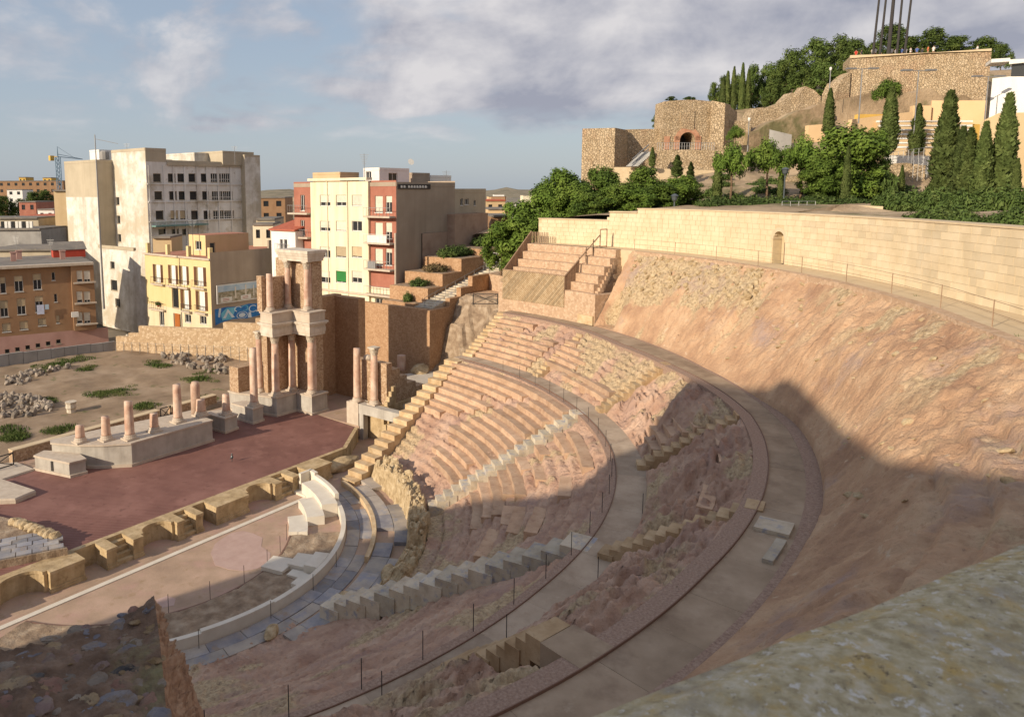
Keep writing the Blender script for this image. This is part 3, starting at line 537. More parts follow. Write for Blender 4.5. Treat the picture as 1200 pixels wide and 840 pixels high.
pal = [rock_mesh(30 + i, 1, (1, 0.7, 0.35), 0.3) for i in range(4)]
for me in pal: me.materials.append(m_yrubble)
for i in range(70):
    t = rnd.uniform(47, 92); q = rnd.uniform(0.45, 0.97) if i % 3 else rnd.uniform(0.03, 0.4); r0, r1 = RCo(t) + 0.6, RDi(t) - 0.5; r = r0 + (r1 - r0) * q; z, dr, _ = upp_h(r, t, q); P = pol(r + dr, t, z); s = rnd.uniform(0.08, 0.30)
    o = put('stone', pal[i % 4], upp, tuple(P)); o.rotation_euler = (rnd.uniform(-.6, .6), rnd.uniform(-.6, .6), rnd.random() * 6); o.scale = (s, s, s)
# ---- rebuilt block of upper seats (left end)
RD0 = 42.72
blk = thing('rebuilt_seat_block', 'rebuilt pink masonry seat block with diagonal plank front under the great wall', 'seating block', pol(38, 13, ZC))
mb = MB(); mb.arc(38.2, 38.75, 4.2, 22.1, ZC - 1.0, 13.5, 20); mb.arc(38.75, RD0 + 0.1, 4.2, 22.1, ZC - 1.0, 13.45, 16); mb.build('base_wall', m_brickpink, blk)
NU = 5; ZU = 13.5; RU = 38.75
for k in range(NU):
    z1 = ZU + (ZD - ZU) * (k + 1) / NU; r0 = RU + (RD0 - RU) * k / NU + (0.2 if k == 0 else 0)
    mb = MB(); mb.arc(r0, RD0 + 0.1, 4.8, 20.6 - 0.15 * k, z1 - 0.85, z1, 16); mb.build('seat_row', m_brickpink, blk)
# diagonal plank front
cx0, cx1 = 5.0, 16.4; RF = 38.12; zb, zt = 11.9, 14.75
def on_front(s, z):                                    # s metres along the front
    t = cx0 + math.degrees(s / RF); return pol(RF, t, z)
LF_ = math.radians(cx1 - cx0) * RF; H_ = zt - zb; w = 0.21; sl = 0.95
pv = []
k = -int(H_ * sl / w) - 1
while k * w < LF_:
    a0, a1 = k * w, (k + 1) * w - 0.03; pts = []
    for s0, s1 in ((a0, a1),):
        # clip the slanting plank to the frame
        def seg(s): return [(s, zb), (s + H_ * sl, zt)]
        quad = [(a0, zb), (a1, zb), (a1 + H_ * sl, zt), (a0 + H_ * sl, zt)]
        def clip(poly, lim, sign):
            out = []
            for i in range(len(poly)):
                p, q = poly[i], poly[(i + 1) % len(poly)]; ip, iq = sign * (p[0] - lim) >= 0, sign * (q[0] - lim) >= 0
                if ip: out.append(p)
                if ip != iq: f = (lim - p[0]) / (q[0] - p[0]); out.append((lim, p[1] + f * (q[1] - p[1])))
            return out
        quad = clip(quad, 0, 1); quad = clip(quad, LF_, -1) if len(quad) > 2 else quad
    if len(quad) > 2:
        mb = MB(); f = [on_front(*q) for q in quad]; bk = [p * np.array([(RF + 0.05) / RF, (RF + 0.05) / RF, 1]) for p in f]; m_ = len(f)
        mb.poly(f); mb.poly(bk[::-1])
        for i in range(m_): mb.poly([f[i], bk[i], bk[(i + 1) % m_], f[(i + 1) % m_]])
        mb.build('plank', m_plank, blk)
    k += 1
mb = MB(); mb.arc(RF - 0.03, RF + 0.12, cx0 - 0.1, cx1 + 0.1, zt, zt + 0.07, 10); mb.arc(RF + 0.05, RF + 0.10, cx0, cx1, zb, zt, 10); mb.build('plank_frame', m_planklt, blk)
# left and right plank parapets climbing the steps
for t, solid in ((5.1, NU), (16.4, 2)):
    for k in range(NU):
        r0, r1 = RF + (RD0 - RF) * k / NU, RF + (RD0 - RF) * (k + 1) / NU; z0 = ZU + (ZD - ZU) * k / NU
        A, B = pol(r0, t), pol(r1, t); u = (B - A)[:2] / np.linalg.norm((B - A)[:2])
        if k < solid:
            for j in range(3):
                mb = MB(); L_ = (r1 - r0) / 3; za = z0 + 0.75 + (ZD - ZU) / NU * (j / 3); zc = z0 + 0.75 + (ZD - ZU) / NU * ((j + 1) / 3)
                o = A[:2] + u * L_ * j; q = A[:2] + u * (L_ * (j + 1) - 0.02); nn = np.array([-u[1], u[0]]) * 0.04
                mb.hexa([(*(o - nn), z0 - 0.3), (*(q - nn), z0 - 0.3), (*(q + nn), z0 - 0.3), (*(o + nn), z0 - 0.3), (*(o - nn), za + 0.45), (*(q - nn), zc + 0.45), (*(q + nn), zc + 0.45), (*(o + nn), za + 0.45)])
                mb.build('plank', m_planklt, blk)
        else:
            mb = MB(); mb.tube((*A[:2], z0 + 0.3), (*A[:2], z0 + 1.55), 0.045); mb.tube((*B[:2], z0 + 0.9), (*B[:2], z0 + 2.3), 0.045); mb.tube((*A[:2], z0 + 0.75), (*B[:2], z0 + 0.9), 0.035); mb.build('rail_frame', m_planklt, blk)
    A, B = pol(RF, t, ZU + 1.22), pol(RD0, t, ZD + 1.22); mb = MB(); mb.tube(A, B, 0.06); mb.build('hand_rail', m_planklt, blk)
A = pol(RD0, 16.4, ZD); B = pol(RD0 + 0.9, 16.4, ZD); mb = MB(); mb.tube(A, A + [0, 0, 1.7], 0.05); mb.tube(B, B + [0, 0, 1.7], 0.05); mb.tube(A + [0, 0, 1.7], B + [0, 0, 1.7], 0.05); mb.tube(A + [0, 0, .1], B + [0, 0, .1], 0.05); mb.build('gate_frame', m_planklt, blk)
mb = MB()                                             # slatted screen at the top corner
A = pol(RD0 + 0.1, 5.1); 
for j in range(10):
    P = pol(RD0 + 0.3, 5.0 + j * 0.28, ZD); mb.tube(P, P + [0, 0, 1.15], 0.05, n=4)
mb.build('screen', m_planklt, blk)
mb = MB(); mb.arc(38.0, 38.4, 19.2, 22.0, ZC, ZC + 0.8, 3); mb.build('corner_block', m_stair_y, blk)

# ---- stairs: each flight a thing, each step a part
def flight(label, t0, t1, ra, za, rb, zb_, n, w, m, group='stone stair flights of the seating', th=0.55, jit=0.03):
    P = pol(ra, t0, za); root = thing('stair_flight', label, 'stairs', P, group)
    run = (rb - ra) / n; rise = (zb_ - za) / n
    mb = MB(); mb.box(-run * 0.30, -w / 2, -th - rise, run * 1.12, w / 2, 0.0); me = mb.mesh('step', m)
    for i in range(n):
        f = (i + 0.5) / n; t = t0 + (t1 - t0) * f; q = pol(ra + run * i, t, za + rise * (i + 1))
        o = put('step', me, root, (q[0] + rnd.uniform(-jit, jit), q[1] + rnd.uniform(-jit, jit), q[2] + rnd.uniform(-jit, jit) * 0.6), -math.radians(t) + rnd.uniform(-jit, jit))
    return root
flight('pale block stair flight crossing the sunlit lower tier to the bend of the walkway', 44.5, 43.2, 19.0, 1.4, 29.55, ZB, 19, 1.15, m_stair_w)
flight('broad pale block stair flight in shade, down through the lower tier to the grey paving', 83.5, 81.8, 16.0, 0.55, 29.55, ZB, 16, 1.45, m_stair_w, th=0.7)
flight('pink brick stair flight in the middle tier beside the restored seat rows', 24.8, 24.0, 30.9, ZB, 36.4, ZC, 13, 0.75, m_stair_y, th=0.3)
flight('yellow stair flight of the middle tier leaving the bend of the lower walkway', 43.4, 44.4, 30.7, ZB, 35.3, ZC + 0.05, 12, 0.85, m_stair_b, th=0.5)
flight('yellow stair flight in the middle tier just inside the shadow edge', 62.6, 62.6, 30.7, ZB, 36.0, ZC + 0.05, 12, 0.95, m_stair_b, th=0.5)
flight('shaded yellow stair flight in the middle tier above the foot of the broad pale flight', 82.9, 82.4, 30.3, ZB, 36.0, ZC + 0.05, 13, 0.95, m_stair_b, th=0.5)
flight('dim brown stair flight nearest the bottom of the view, rising to a flat landing', 102.2, 102.0, 30.3, ZB, 34.4, ZC, 11, 1.2, m_stair_b, th=0.4)
mb = MB(); mb.arc(34.5, lambda t: RCi(t) - .05, 101.0, 103.2, ZC - 0.9, ZC + 0.06, 4); tag(mb.build('stair_landing', m_walk2), 'flat concrete landing slab at the head of the dim brown stairs', 'landing')
flight('brick stair flight climbing to the great wall beside the plank handrail', 20.6, 19.3, 39.2, 13.3, 42.8, ZD, 12, 0.8, m_brickpink, th=0.3)
def straight_flight(label, A, B, n, w, m, th=0.5):
    A, B = np.array(A, float), np.array(B, float); root = thing('stair_flight', label, 'stairs', A, 'stone stair flights of the seating'); d = B - A; L = np.hypot(d[0], d[1]); a = math.atan2(d[1], d[0])
    run, rise = L / n, d[2] / n; mb = MB(); mb.box(-run * 0.2, -w / 2, -th - rise, run * 1.12, w / 2, 0); me = mb.mesh('step', m)
    for i in range(n):
        q = A + d * (i / n); put('step', me, root, (q[0], q[1] + rnd.uniform(-.02, .02), A[2] + rise * (i + 1)), a + rnd.uniform(-.02, .02))
straight_flight('pale block stair flight along the left edge of the lower tier beside the concrete portal', (15.3, -4.0, 0.0), (29.0, -4.3, ZB), 18, 1.5, m_stair_y, 0.7)
straight_flight('small yellow stair flight along the left edge of the middle tier under the brown wall', (30.6, -4.4, ZB), (36.6, -4.5, ZC), 13, 1.1, m_stair_y, 0.4)

# ---- great curved wall of ashlar blocks
gw = thing('great_curved_wall', 'tall curved pale sandstone block wall closing the top of the seating', 'wall', pol(44.8, 40, ZD), None)
TOPS = [(4.9, 15.6, up_z(pol(44.5, 11), 258)), (15.6, 19.8, up_z(pol(44.6, 18), 249.3)), (19.8, 80, 20.74)]
DOOR_T, DOOR_W, DOOR_H = 40.15, 1.25, 2.35
def top_at(t):
    for a, b, z in TOPS:
        if t < b: return z
    return 20.74
mb = MB()
for a, b, z in TOPS:
    segs = [(a, b)] if not a < DOOR_T < b else [(a, DOOR_T - 0.82), (DOOR_T + 0.82, b)]
    for p, q in segs: mb.arc(lambda t: RW(t) + 0.022, lambda t: RW(t) + 1.0, p, q, ZD - 2.5, z - 0.05, max(4, int((q - p) / 1.2)))
mb.arc(lambda t: RW(t) + 0.022, lambda t: RW(t) + 1.0, DOOR_T - 0.82, DOOR_T + 0.82, ZD + DOOR_H + 0.05, 20.69, 3); mb.build('wall_core', m_ashlar_back, gw)
blocks = []; ch = (20.74 - ZD) / 9; bl = 0.72
for c in range(9):
    z0 = ZD + c * ch; t = 4.9 + (c % 2) * 0.5 * math.degrees(bl / 44.8)
    while t < 79:
        L_ = bl * rnd.choice((0.75, 1.0, 1.0, 1.25)); dt = math.degrees(L_ / 44.8)
        if z0 + ch <= top_at(t) + 0.06 or z0 + ch <= top_at(t + dt * 0.5) + 0.01:
            z1 = min(z0 + ch, top_at(t + dt / 2)); hit = abs((t + dt / 2 - DOOR_T)) < 0.82 + dt * 0.45 and z0 < ZD + DOOR_H + 0.1
            a, b = t + 0.02, t + dt - 0.02
            if hit:
                e0, e1 = DOOR_T - 0.86, DOOR_T + 0.86
                if z0 > ZD + DOOR_H - 0.55: e0, e1 = e0 + 0.25, e1 - 0.25
                for p, q in ((a, min(b, e0)), (max(a, e1), b)):
                    if q - p > 0.1: blocks.append((p, q, z0 + 0.006, z1 - 0.006, rnd.uniform(0, 0.012)))
            else: blocks.append((a, b, z0 + 0.006, z1 - 0.006, rnd.uniform(0, 0.012)))
        t += dt
ORD = sorted(blocks, key=lambda b: (0 if b[0] < 72 else 1, -b[0]))
for b in ORD[:300]:
    mb = MB(); mb.arc(lambda t: RW(t) - b[4], lambda t: RW(t) + 0.2, b[0], b[1], b[2], b[3], 1); mb.build('block', m_ashlar, gw)
mb = MB()
for b in ORD[300:]: mb.arc(lambda t: RW(t) - b[4], lambda t: RW(t) + 0.2, b[0], b[1], b[2], b[3], 1)
mb.build('block_courses', m_ashlar, gw, kind='stuff')
for a, b, z in TOPS:
    mb = MB(); mb.arc(lambda t: RW(t) - 0.06, lambda t: RW(t) + 1.05, a - 0.03, b, z + 0.003, z + 0.10, max(4, int((b - a) / 1.2))); mb.build('coping', m_coping, gw)
mb = MB()                                             # arch over the small door
A = pol(RW(DOOR_T), DOOR_T); u = np.array([-math.sin(math.radians(DOOR_T)), -math.cos(math.radians(DOOR_T))]); nrm = A[:2] / RW(DOOR_T)
hw = 0.6; spring = ZD + DOOR_H - hw
for k in range(10):
    a0, a1 = math.pi * k / 10, math.pi * (k + 1) / 10; ps = []
    for d in (-0.03, 0.9):
        for rr in (hw, hw + 0.28):
            for a in (a0, a1): p = A[:2] + u * rr * math.cos(a) + nrm * d; ps.append((*p, spring + rr * math.sin(a)))
    mb.hexa([ps[0], ps[1], ps[5], ps[4], ps[2], ps[3], ps[7], ps[6]])
mb.build('door_arch', m_ashlar, gw)
mb = MB(); mb.obox(A[:2] - u * hw + nrm * 0.75, u, 2 * hw, -0.05, 0.0, ZD, ZD + DOOR_H); mb.build('door_recess', m_ashlar_back, gw)
mb = MB(); mb.obox(A[:2] + u * 0.02 + nrm * 0.5, u, hw - 0.02, -0.06, 0.0, ZD + 0.02, ZD + 1.55); mb.build('door', m_rustwood, gw)
# wire railing in front of it
rl = thing('wire_railing', 'thin wire railing on posts before the great curved wall', 'railing', pol(42.7, 45, ZD))
mb = MB(); pv = None
for i in range(38):
    t = 22 + i * 1.6
    if i % 4 == 0: mb2 = MB(); q = pol(RDi(t) - 0.05, t, ZD); mb2.tube(q, q + [0, 0, 1.05], 0.022, n=5); mb2.build('post', m_planklt, rl)
    q = pol(RDi(t) - 0.05, t, ZD)
    if pv is not None:
        for h in (1.02, 0.55): mb.tube(pv + [0, 0, h], q + [0, 0, h], 0.012, n=4)
    pv = q
mb.build('wire', m_planklt, rl)

# ---- orchestra
RA = 13.25
mb = MB(); N_ = 60; pts = [(-10.9, -2.9)] + [tuple(pol(13.1, t)[:2]) for t in np.linspace(167, 12.5, N_)] + [(12.8, -2.9)]
mb.prism(pts, -0.7, 0.0); structure('orchestra_floor', mb, m_orch)
mb = MB(); mb.box(-16, -2.9, -0.8, 24.4, -0.3, 0.006); mb.box(12.8, -6.5, -0.8, 24.4, -2.9, 0.003); mb.box(18.6, -0.3, -0.8, 24.4, 2.7, 0.004); structure('aditus_floor', mb, m_orch)
mb = MB(); mb.box(-16, -3.5, 0.0, 14.6, -3.15, 0.05); tag(mb.build('marble_strip', m_marble), 'long white marble strip along the foot of the stage front', 'paving strip')
pp = [G(*q, 0)[:2] for q in [(247, 648), (252, 637), (262, 630), (272, 624), (285, 622), (297, 625), (308, 630), (306, 640), (317, 648), (316, 658), (302, 666), (285, 669), (268, 667), (252, 662)]]
mb = MB(); mb.prism([tuple(p) for p in pp], -0.02, 0.012); tag(mb.build('pink_floor_slab', m_patch), 'round pale pink slab set in the orchestra floor', 'floor slab')
pp = [G(*q, 0)[:2] for q in [(182, 703), (195, 698), (206, 701), (204, 709), (190, 712)]]
mb = MB(); mb.prism([tuple(p) for p in pp], -0.02, 0.012); tag(mb.build('pink_floor_slab', m_patch), 'small pink slab at the orchestra edge behind the ruined wall corner', 'floor slab')
# excavated ring between the low inner kerb and the white parapet
def ring_h(r, t, q):
    x, y = r * math.cos(math.radians(t)), r * math.sin(math.radians(t)); return 0.12 + 0.10 * fr(x * 1.2, y * 1.2, 61, 5), 0.0, sstep(0.1, 0.3, fr(x, y, 62, 4))
ex = thing('excavated_ring', 'rough excavated earth ring inside the white orchestra parapet', 'excavation', pol(11.5, 80, 0))
polar_sheet('earth_bed', m_earth, lambda t: (9.75, 13.1), list(np.arange(46, 158, 1.0)), 20, ring_h, ex)
mb = MB(); mb.arc(9.6, 9.72, 44, 157, -0.2, 0.09, 60); mb.build('inner_kerb', m_edge, ex)
# white parapet: heights step down towards the near side
par = thing('orchestra_parapet', 'low curved white marble parapet around the orchestra', 'parapet', pol(13.2, 70, 0))
for a, b, h in ((9.5, 13, 1.45), (13, 30, 1.25), (30, 72, 0.72), (72, 90, 0.72), (90, 108, 0.80), (108, 158, 0.70)):
    mb = MB(); mb.arc(13.02, 13.32, a, b, -0.3, h, max(3, int((b - a) / 2))); mb.build('parapet_wall', m_marble, par)
mb = MB(); A = pol(12.1, 10.2); mb.obox(A[:2], (1.0, -0.02), 1.2, -0.12, 0.12, 0, 1.45); mb.build('end_wall', m_marble, par)
# white restored seats of honour
hon = thing('marble_bench_tier', 'three white curved marble steps restored at the far end of the orchestra', 'steps', (9.5, -6, 0))
for k, (r0, r1, a, b, h) in enumerate(((11.9, 13.0, 13, 34, 0.95), (10.75, 11.95, 23, 39, 0.62), (9.55, 10.8, 33, 47, 0.32))):
    mb = MB(); mb.arc(r0, r1, a, b, -0.1, h, 10); mb.build('step', m_marble, hon)
mb = MB(); mb.prism([tuple(G(*q, 0.1)[:2]) for q in ((342, 572), (345, 577), (358, 582), (362, 576))], 0, 0.18); tag(mb.build('marble_slab', m_marble), 'white marble slab lying beside the far end of the parapet', 'slab')
hon2 = thing('marble_bench_tier', 'small white marble stair of slabs halfway round the orchestra parapet', 'steps', (4, -10, 0))
for r0, r1, a, b, h in ((9.5, 11.0, 66.5, 75, 0.34), (10.9, 12.2, 63.5, 71.0, 0.45), (12.1, 13.0, 64, 72, 0.72), (11.3, 12.3, 71.5, 75, 0.25), (12.2, 13.0, 73, 79, 0.35)):
    mb = MB(); mb.arc(r0, r1, a, b, -0.1, h, 5); mb.build('step', m_marble, hon2)
# grey-blue paving ring outside it, slab by slab
pav = structure('ring_paving', (lambda m_: (m_.arc(13.3, 19.2, 10, 168, -0.7, 0.10, 80), m_)[1])(MB()), m_orch)
for r0, r1, dz in ((13.38, 14.25, 0.16), (14.25, 15.05, 0.16), (15.35, 16.5, 0.34), (16.5, 17.6, 0.36)):
    t = 13.0 if r0 < 15 else 16.0
    while t < (122 if r0 < 15 else 86 if r0 > 16 else 92):
        dt = math.degrees(rnd.uniform(0.9, 2.2) / r0)
        if rnd.random() < 0.93 and not (r0 > 15 and t > 45 and rnd.random() < 0.25):
            mb = MB(); mb.arc(r0 + 0.02, r1 - 0.02, t, t + dt - 0.12, -0.2, dz + rnd.uniform(-.02, .02), 2); mb.build('paving_slab', (m_slab if rnd.random() < .75 else m_slabpale) if r0 < 15 else (m_slabpale if rnd.random() < .75 else m_slab), pav)
        t += dt
mb = MB(); mb.arc(15.05, 15.33, 15, 62, -0.2, 0.50, 24); tag(mb.build('stone_kerb', m_stair_y), 'curved yellow stone kerb between the two rings of grey paving', 'kerb')
# broken rubble wall at the foot of the seats
rw = thing('rubble_ring_wall', 'broken curved yellow rubble wall at the foot of the lower tier', 'ruined wall', pol(18.3, 40, 0))
def rub_h(r, t, q):
    x, y = r * math.cos(math.radians(t)), r * math.sin(math.radians(t)); n = fr(x * 0.9, y * 0.9, 71, 6, 0.7)
    h = 1.85 if t < 60 else 1.25
    e = min(sstep(0, 0.16, q), sstep(1.0, 0.86, q)); return 0.1 + (h + 0.55 * n) * e * sstep(15, 19, t) * sstep(82, 76, t) + (0 if e else 0), 0.22 * n, 0.3 + 0.5 * n
polar_sheet('rubble_core', m_yrubble, lambda t: (17.35, 18.8), list(np.arange(14.5, 83, 0.5)), 26, rub_h, rw, smooth=False)
for i in range(45):
    t = rnd.uniform(18, 78); q = rnd.uniform(0.2, 0.8); r = 17.35 + 1.45 * q; z, dr, _ = rub_h(r, t, q); s = rnd.uniform(0.18, 0.38); P = pol(r + dr, t, z + 0.05)
    o = put('stone', prot[i % 5], rw, tuple(P)); o.rotation_euler = (rnd.random() * 6, rnd.random() * 6, rnd.random() * 6); o.scale = (s, s, s)
for px, py, z, s, l in ((318, 740, .4, 0.45, 'yellow rubble stone resting on the grey paving, nearest the bottom'), (212, 657, 1, 0, ''), (403, 702, .6, 0.5, 'pale stone block at the foot of the broad shaded stairs'), (455, 672, .6, 0.6, 'yellow weathered stone block at the near end of the ring wall')):
    if s:
        me = rock_mesh(int(px), 2, (1.5, 0.8, 0.6), 0.2); me.materials.append(m_yrubble); o = put('loose_stone', me, None, tuple(G(px, py, z - 0.1))); o.scale = (s, s, s); o.rotation_euler[2] = 0.6; tag(o, l, 'stone')
# thin barrier posts along the lower walkway and the orchestra
pm = MB(); pm.tube((0, 0, -0.1), (0, 0, 1.0), 0.016, n=5); post = pm.mesh('barrier_post', m_darkmetal)
for i in range(22):
    t = 20 + i * 4.6; q = pol(RBi(t) - 0.25, t, ZB); tag(put('barrier_post', post, None, tuple(q)), 'thin dark barrier post on the inner edge of the lower walkway', 'post', 'barrier posts on the inner edge of the lower walkway')
for i, t in enumerate((74, 87, 97.5, 107)):
    q = pol(RBo(t) + 0.05, t, ZB); tag(put('barrier_post', post, None, tuple(q)), 'thin dark barrier post at the foot of the middle tier', 'post', 'barrier posts on the outer edge of the lower walkway')
for i, t in enumerate((50, 60, 71, 84, 98, 112)):
    q = pol(9.5, t, 0.1); tag(put('barrier_post', post, None, tuple(q)), 'thin dark barrier post on the inner kerb of the orchestra', 'post', 'barrier posts of the orchestra kerb')
for i, t in enumerate((66, 78, 92, 109)):
    q = pol(13.6, t, 0.15); tag(put('barrier_post', post, None, tuple(q)), 'thin dark barrier post outside the white orchestra parapet', 'post', 'barrier posts outside the parapet')
# ================================================================== STAGE AND STAGE BUILDING
ZS = 1.25
mb = MB(); mb.prism([(-30, -0.25), (18.45, -0.25), (22.9, 2.75), (23.4, 8.2), (23.4, 14.6), (-30, 14.6)], 0.3, ZS); tag(mb.build('stage_deck', m_deck), 'wide reddish boarded stage floor in front of the columns', 'stage floor')
# stage front: niches, stairs and projecting blocks in yellow stone
pf = thing('low_stage_wall', 'low yellow stone stage front of round niches, stairs and projecting blocks', 'stage wall', (4, -1.5, 0))
YF, YB, YN = -2.0, -0.6, -0.95
mb = MB(); mb.box(-24, YB, -0.2, 18.45, -0.24, ZS + 0.03); mb.build('back_wall', m_pulp, pf)
mb = MB(); d_ = np.array([4.6, 3.0]) / np.hypot(4.6, 3.0); mb.obox((18.5, -0.6), d_, 5.4, 0.0, 0.34, -0.2, ZS + 0.03); mb.build('end_wall', m_pulp, pf)
def pier(x0, x1, y0=YF, h=ZS):
    mb = MB(); mb.box(x0, y0 + 0.06, 0.30, x1, YB + 0.01, h - 0.16); mb.box(x0 - 0.05, y0 - 0.06, -0.1, x1 + 0.05, YB + 0.005, 0.16); mb.box(x0 - 0.02, y0, 0.16, x1 + 0.02, YB + 0.007, 0.30)
    mb.box(x0 - 0.03, y0 - 0.02, h - 0.16, x1 + 0.03, YB + 0.009, h + 0.03); return mb.build('pier', m_pulp, pf)
def niche(x0, x1):
    cx, w = (x0 + x1) / 2, (x1 - x0) / 2; ww = w * 0.86; n = 14; mb = MB(); fr_ = YF + 0.35
    pin = [(cx + ww * math.cos(math.pi * i / n), fr_ + (YB - 0.18 - fr_) * math.sin(math.pi * i / n)) for i in range(n + 1)]
    for i in range(n):
        p, q = pin[i], pin[i + 1]; mb.hexa([(q[0], q[1], -0.1), (p[0], p[1], -0.1), (p[0], YB + 0.004, -0.1), (q[0], YB + 0.004, -0.1), (q[0], q[1], ZS + 0.02), (p[0], p[1], ZS + 0.02), (p[0], YB + 0.004, ZS + 0.02), (q[0], YB + 0.004, ZS + 0.02)])
    for i in range(n):
        p, q = np.array(pin[i]), np.array(pin[i + 1]); c = np.array([cx, fr_]); p2, q2 = c + (p - c) * 0.95, c + (q - c) * 0.95
        mb.hexa([(*q2, ZS - 0.14), (*p2, ZS - 0.14), (*p, ZS - 0.14), (*q, ZS - 0.14), (*q2, ZS + 0.035), (*p2, ZS + 0.035), (*p, ZS + 0.035), (*q, ZS + 0.035)])
    for s in (-1, 1): xa, xb = sorted((cx + s * ww, cx + s * w)); mb.box(xa, fr_, -0.1, xb, YB + 0.003, ZS + 0.028)
    mb.build('niche', m_pulp, pf)
def stair_block(x0, x1):
    L_ = x1 - x0; pier(x0, x0 + L_ * 0.27); pier(x1 - L_ * 0.27, x1)
    for k in range(4):
        mb = MB(); mb.box(x0 + L_ * 0.27, YF + 0.05 + k * 0.32, -0.1, x1 - L_ * 0.27, YB + 0.02, 0.24 + k * 0.26); mb.build('step', m_pulp, pf)
niche(-18.5, -16.2); pier(-16.2, -14.2); stair_block(-12.9, -10.4)
niche(-9.6, -6.75); pier(-6.72, -4.73); stair_block(-3.36, -0.98); niche(-0.95, 1.44); stair_block(1.46, 3.42); pier(4.49, 7.22); niche(7.24, 9.62); stair_block(9.66, 12.0); pier(13.0, 15.4)
me = rock_mesh(5, 3, (1.9, 0.8, 0.55), 0.22); me.materials.append(m_pulp); o = put('broken_core', me, pf, (17.4, -1.15, 0.3))
# raised paved ruin at the left end of the deck
A, B, C_, D_ = [G(*q, 1.75)[:2] for q in ((-60, 668), (79, 641), (52, 616), (-60, 590))]
rp = thing('paved_ruin_platform', 'raised ruined platform paved with grey slabs at the left stage end', 'ruin', (*((A + C_) / 2), ZS))
C2 = G(62, 628, 1.75)[:2]; poly = [tuple(A), tuple(B), tuple(C2), tuple(C_), tuple(D_)]
mb = MB(); mb.prism(poly, ZS - 0.2, 1.70); mb.build('platform_core', m_earth, rp)
u = (B - A) / np.linalg.norm(B - A); v = np.array([-u[1], u[0]])
for i in range(10):
    for j in range(5):
        o_ = A + u * (np.linalg.norm(B - A) - 0.85 * (i + 1) - 0.15 - 0.25 * (j % 2)) + v * (0.10 + 0.58 * j)
        if j == 4 and i < 1: continue
        mb = MB(); mb.obox(o_, u, 0.80, 0.02, 0.54, 1.6, 1.75 + rnd.uniform(-.02, .04)); mb.build('paving_slab', m_slab, rp)
for i in range(9):
    f = i / 8; P = G(18 + 46 * f, 611 + 17 * f, 1.8); me = rock_mesh(20 + i, 2, (0.42, 0.32, 0.28), 0.35); me.materials.append(m_yrubble); put('stone', me, rp, tuple(P))
for poly, z, l in (([(-40, 545), (20, 541), (41, 549), (0, 562), (-40, 568)], 1.40, 'white slab landing beside the dark cross railing at the far left'), ([(-30, 566), (0, 560), (42, 574), (18, 584), (-30, 586)], 1.62, 'pale moulded stone plinth lying at the left end of the deck')):
    mb = MB(); pp = [tuple(G(*q, z)[:2]) for q in poly]; mb.prism(pp, ZS - 0.05, z - 0.12); mb.prism(pp, z - 0.12, z, 0.03); tag(mb.build('stone_slab', m_trim), l, 'slab')
# columns
colm = {}
def column(label, x, y, z, h, r=0.42, cap=False, top_broken=True, base=True, group='pink marble columns of the stage building', tilt=0):
    root = thing('column', label, 'column', (x, y, z), group); r *= 0.84; bh = 0.42 if base else 0.0; chh = 0.75 if cap else 0
    if base:
        mb = MB(); mb.box(-r * 1.4, -r * 1.4, 0, r * 1.4, r * 1.4, 0.12); mb.lathe([(r * 1.35, 0.12), (r * 1.38, 0.18), (r * 1.3, 0.24), (r * 1.15, 0.27), (r * 1.15, 0.31), (r * 1.22, 0.36), (r * 1.1, 0.42)], (0, 0, 0), 18); put('column_base', mb.mesh('column_base', m_trim), root, (x, y, z))
    mb = MB(); n = 18; H = h - bh - chh; prof = [(r * 1.06, 0), (r, 0.12)] + [(r * (1 - 0.13 * (k / 6) ** 1.6), 0.12 + (H - 0.12) * k / 6) for k in range(1, 7)]
    mb.lathe(prof, (0, 0, 0), n)
    if top_broken:
        for i in range(n): w = len(mb.v) - n + i; vx = mb.v[w]; mb.v[w] = (vx[0], vx[1], vx[2] + 0.10 * noise.noise(Vector((vx[0] * 2 + x * 3, vx[1] * 2, y))))
    put('shaft', mb.mesh('shaft', m_column, True), root, (x, y, z + bh))
    if cap:
        mb = MB(); rt = r * 0.87; mb.lathe([(rt, 0), (rt * 1.08, 0.05), (rt * 1.05, 0.12), (rt * 1.28, 0.32), (rt * 1.15, 0.36), (rt * 1.45, 0.58), (rt * 1.3, 0.62)], (0, 0, 0), 16)
        for ring, (rr, z0, z1, out) in enumerate(((rt * 1.05, 0.06, 0.36, 0.12), (rt * 1.15, 0.26, 0.60, 0.16))):
            for i in range(8):
                a = (i + 0.5 * ring) * math.pi / 4; c, s_ = math.cos(a), math.sin(a); tx, ty = -s_ * 0.09, c * 0.09
                p = lambda rad, z, k: (c * rad + tx * k, s_ * rad + ty * k, z)
                mb.poly([p(rr, z0, -1), p(rr, z0, 1), p(rr + out * 0.4, z1 - 0.06, 1), p(rr + out * 0.4, z1 - 0.06, -1)]); mb.poly([p(rr + out * 0.4, z1 - 0.06, -1), p(rr + out * 0.4, z1 - 0.06, 1), p(rr + out * 1.3, z1 - 0.02, 0.6), p(rr + out * 1.3, z1 - 0.02, -0.6)])
        mb.box(-rt * 1.35, -rt * 1.35, 0.63, rt * 1.35, rt * 1.35, 0.75); put('capital', mb.mesh('capital', m_capital), root, (x, y, z + h - chh))
    return root
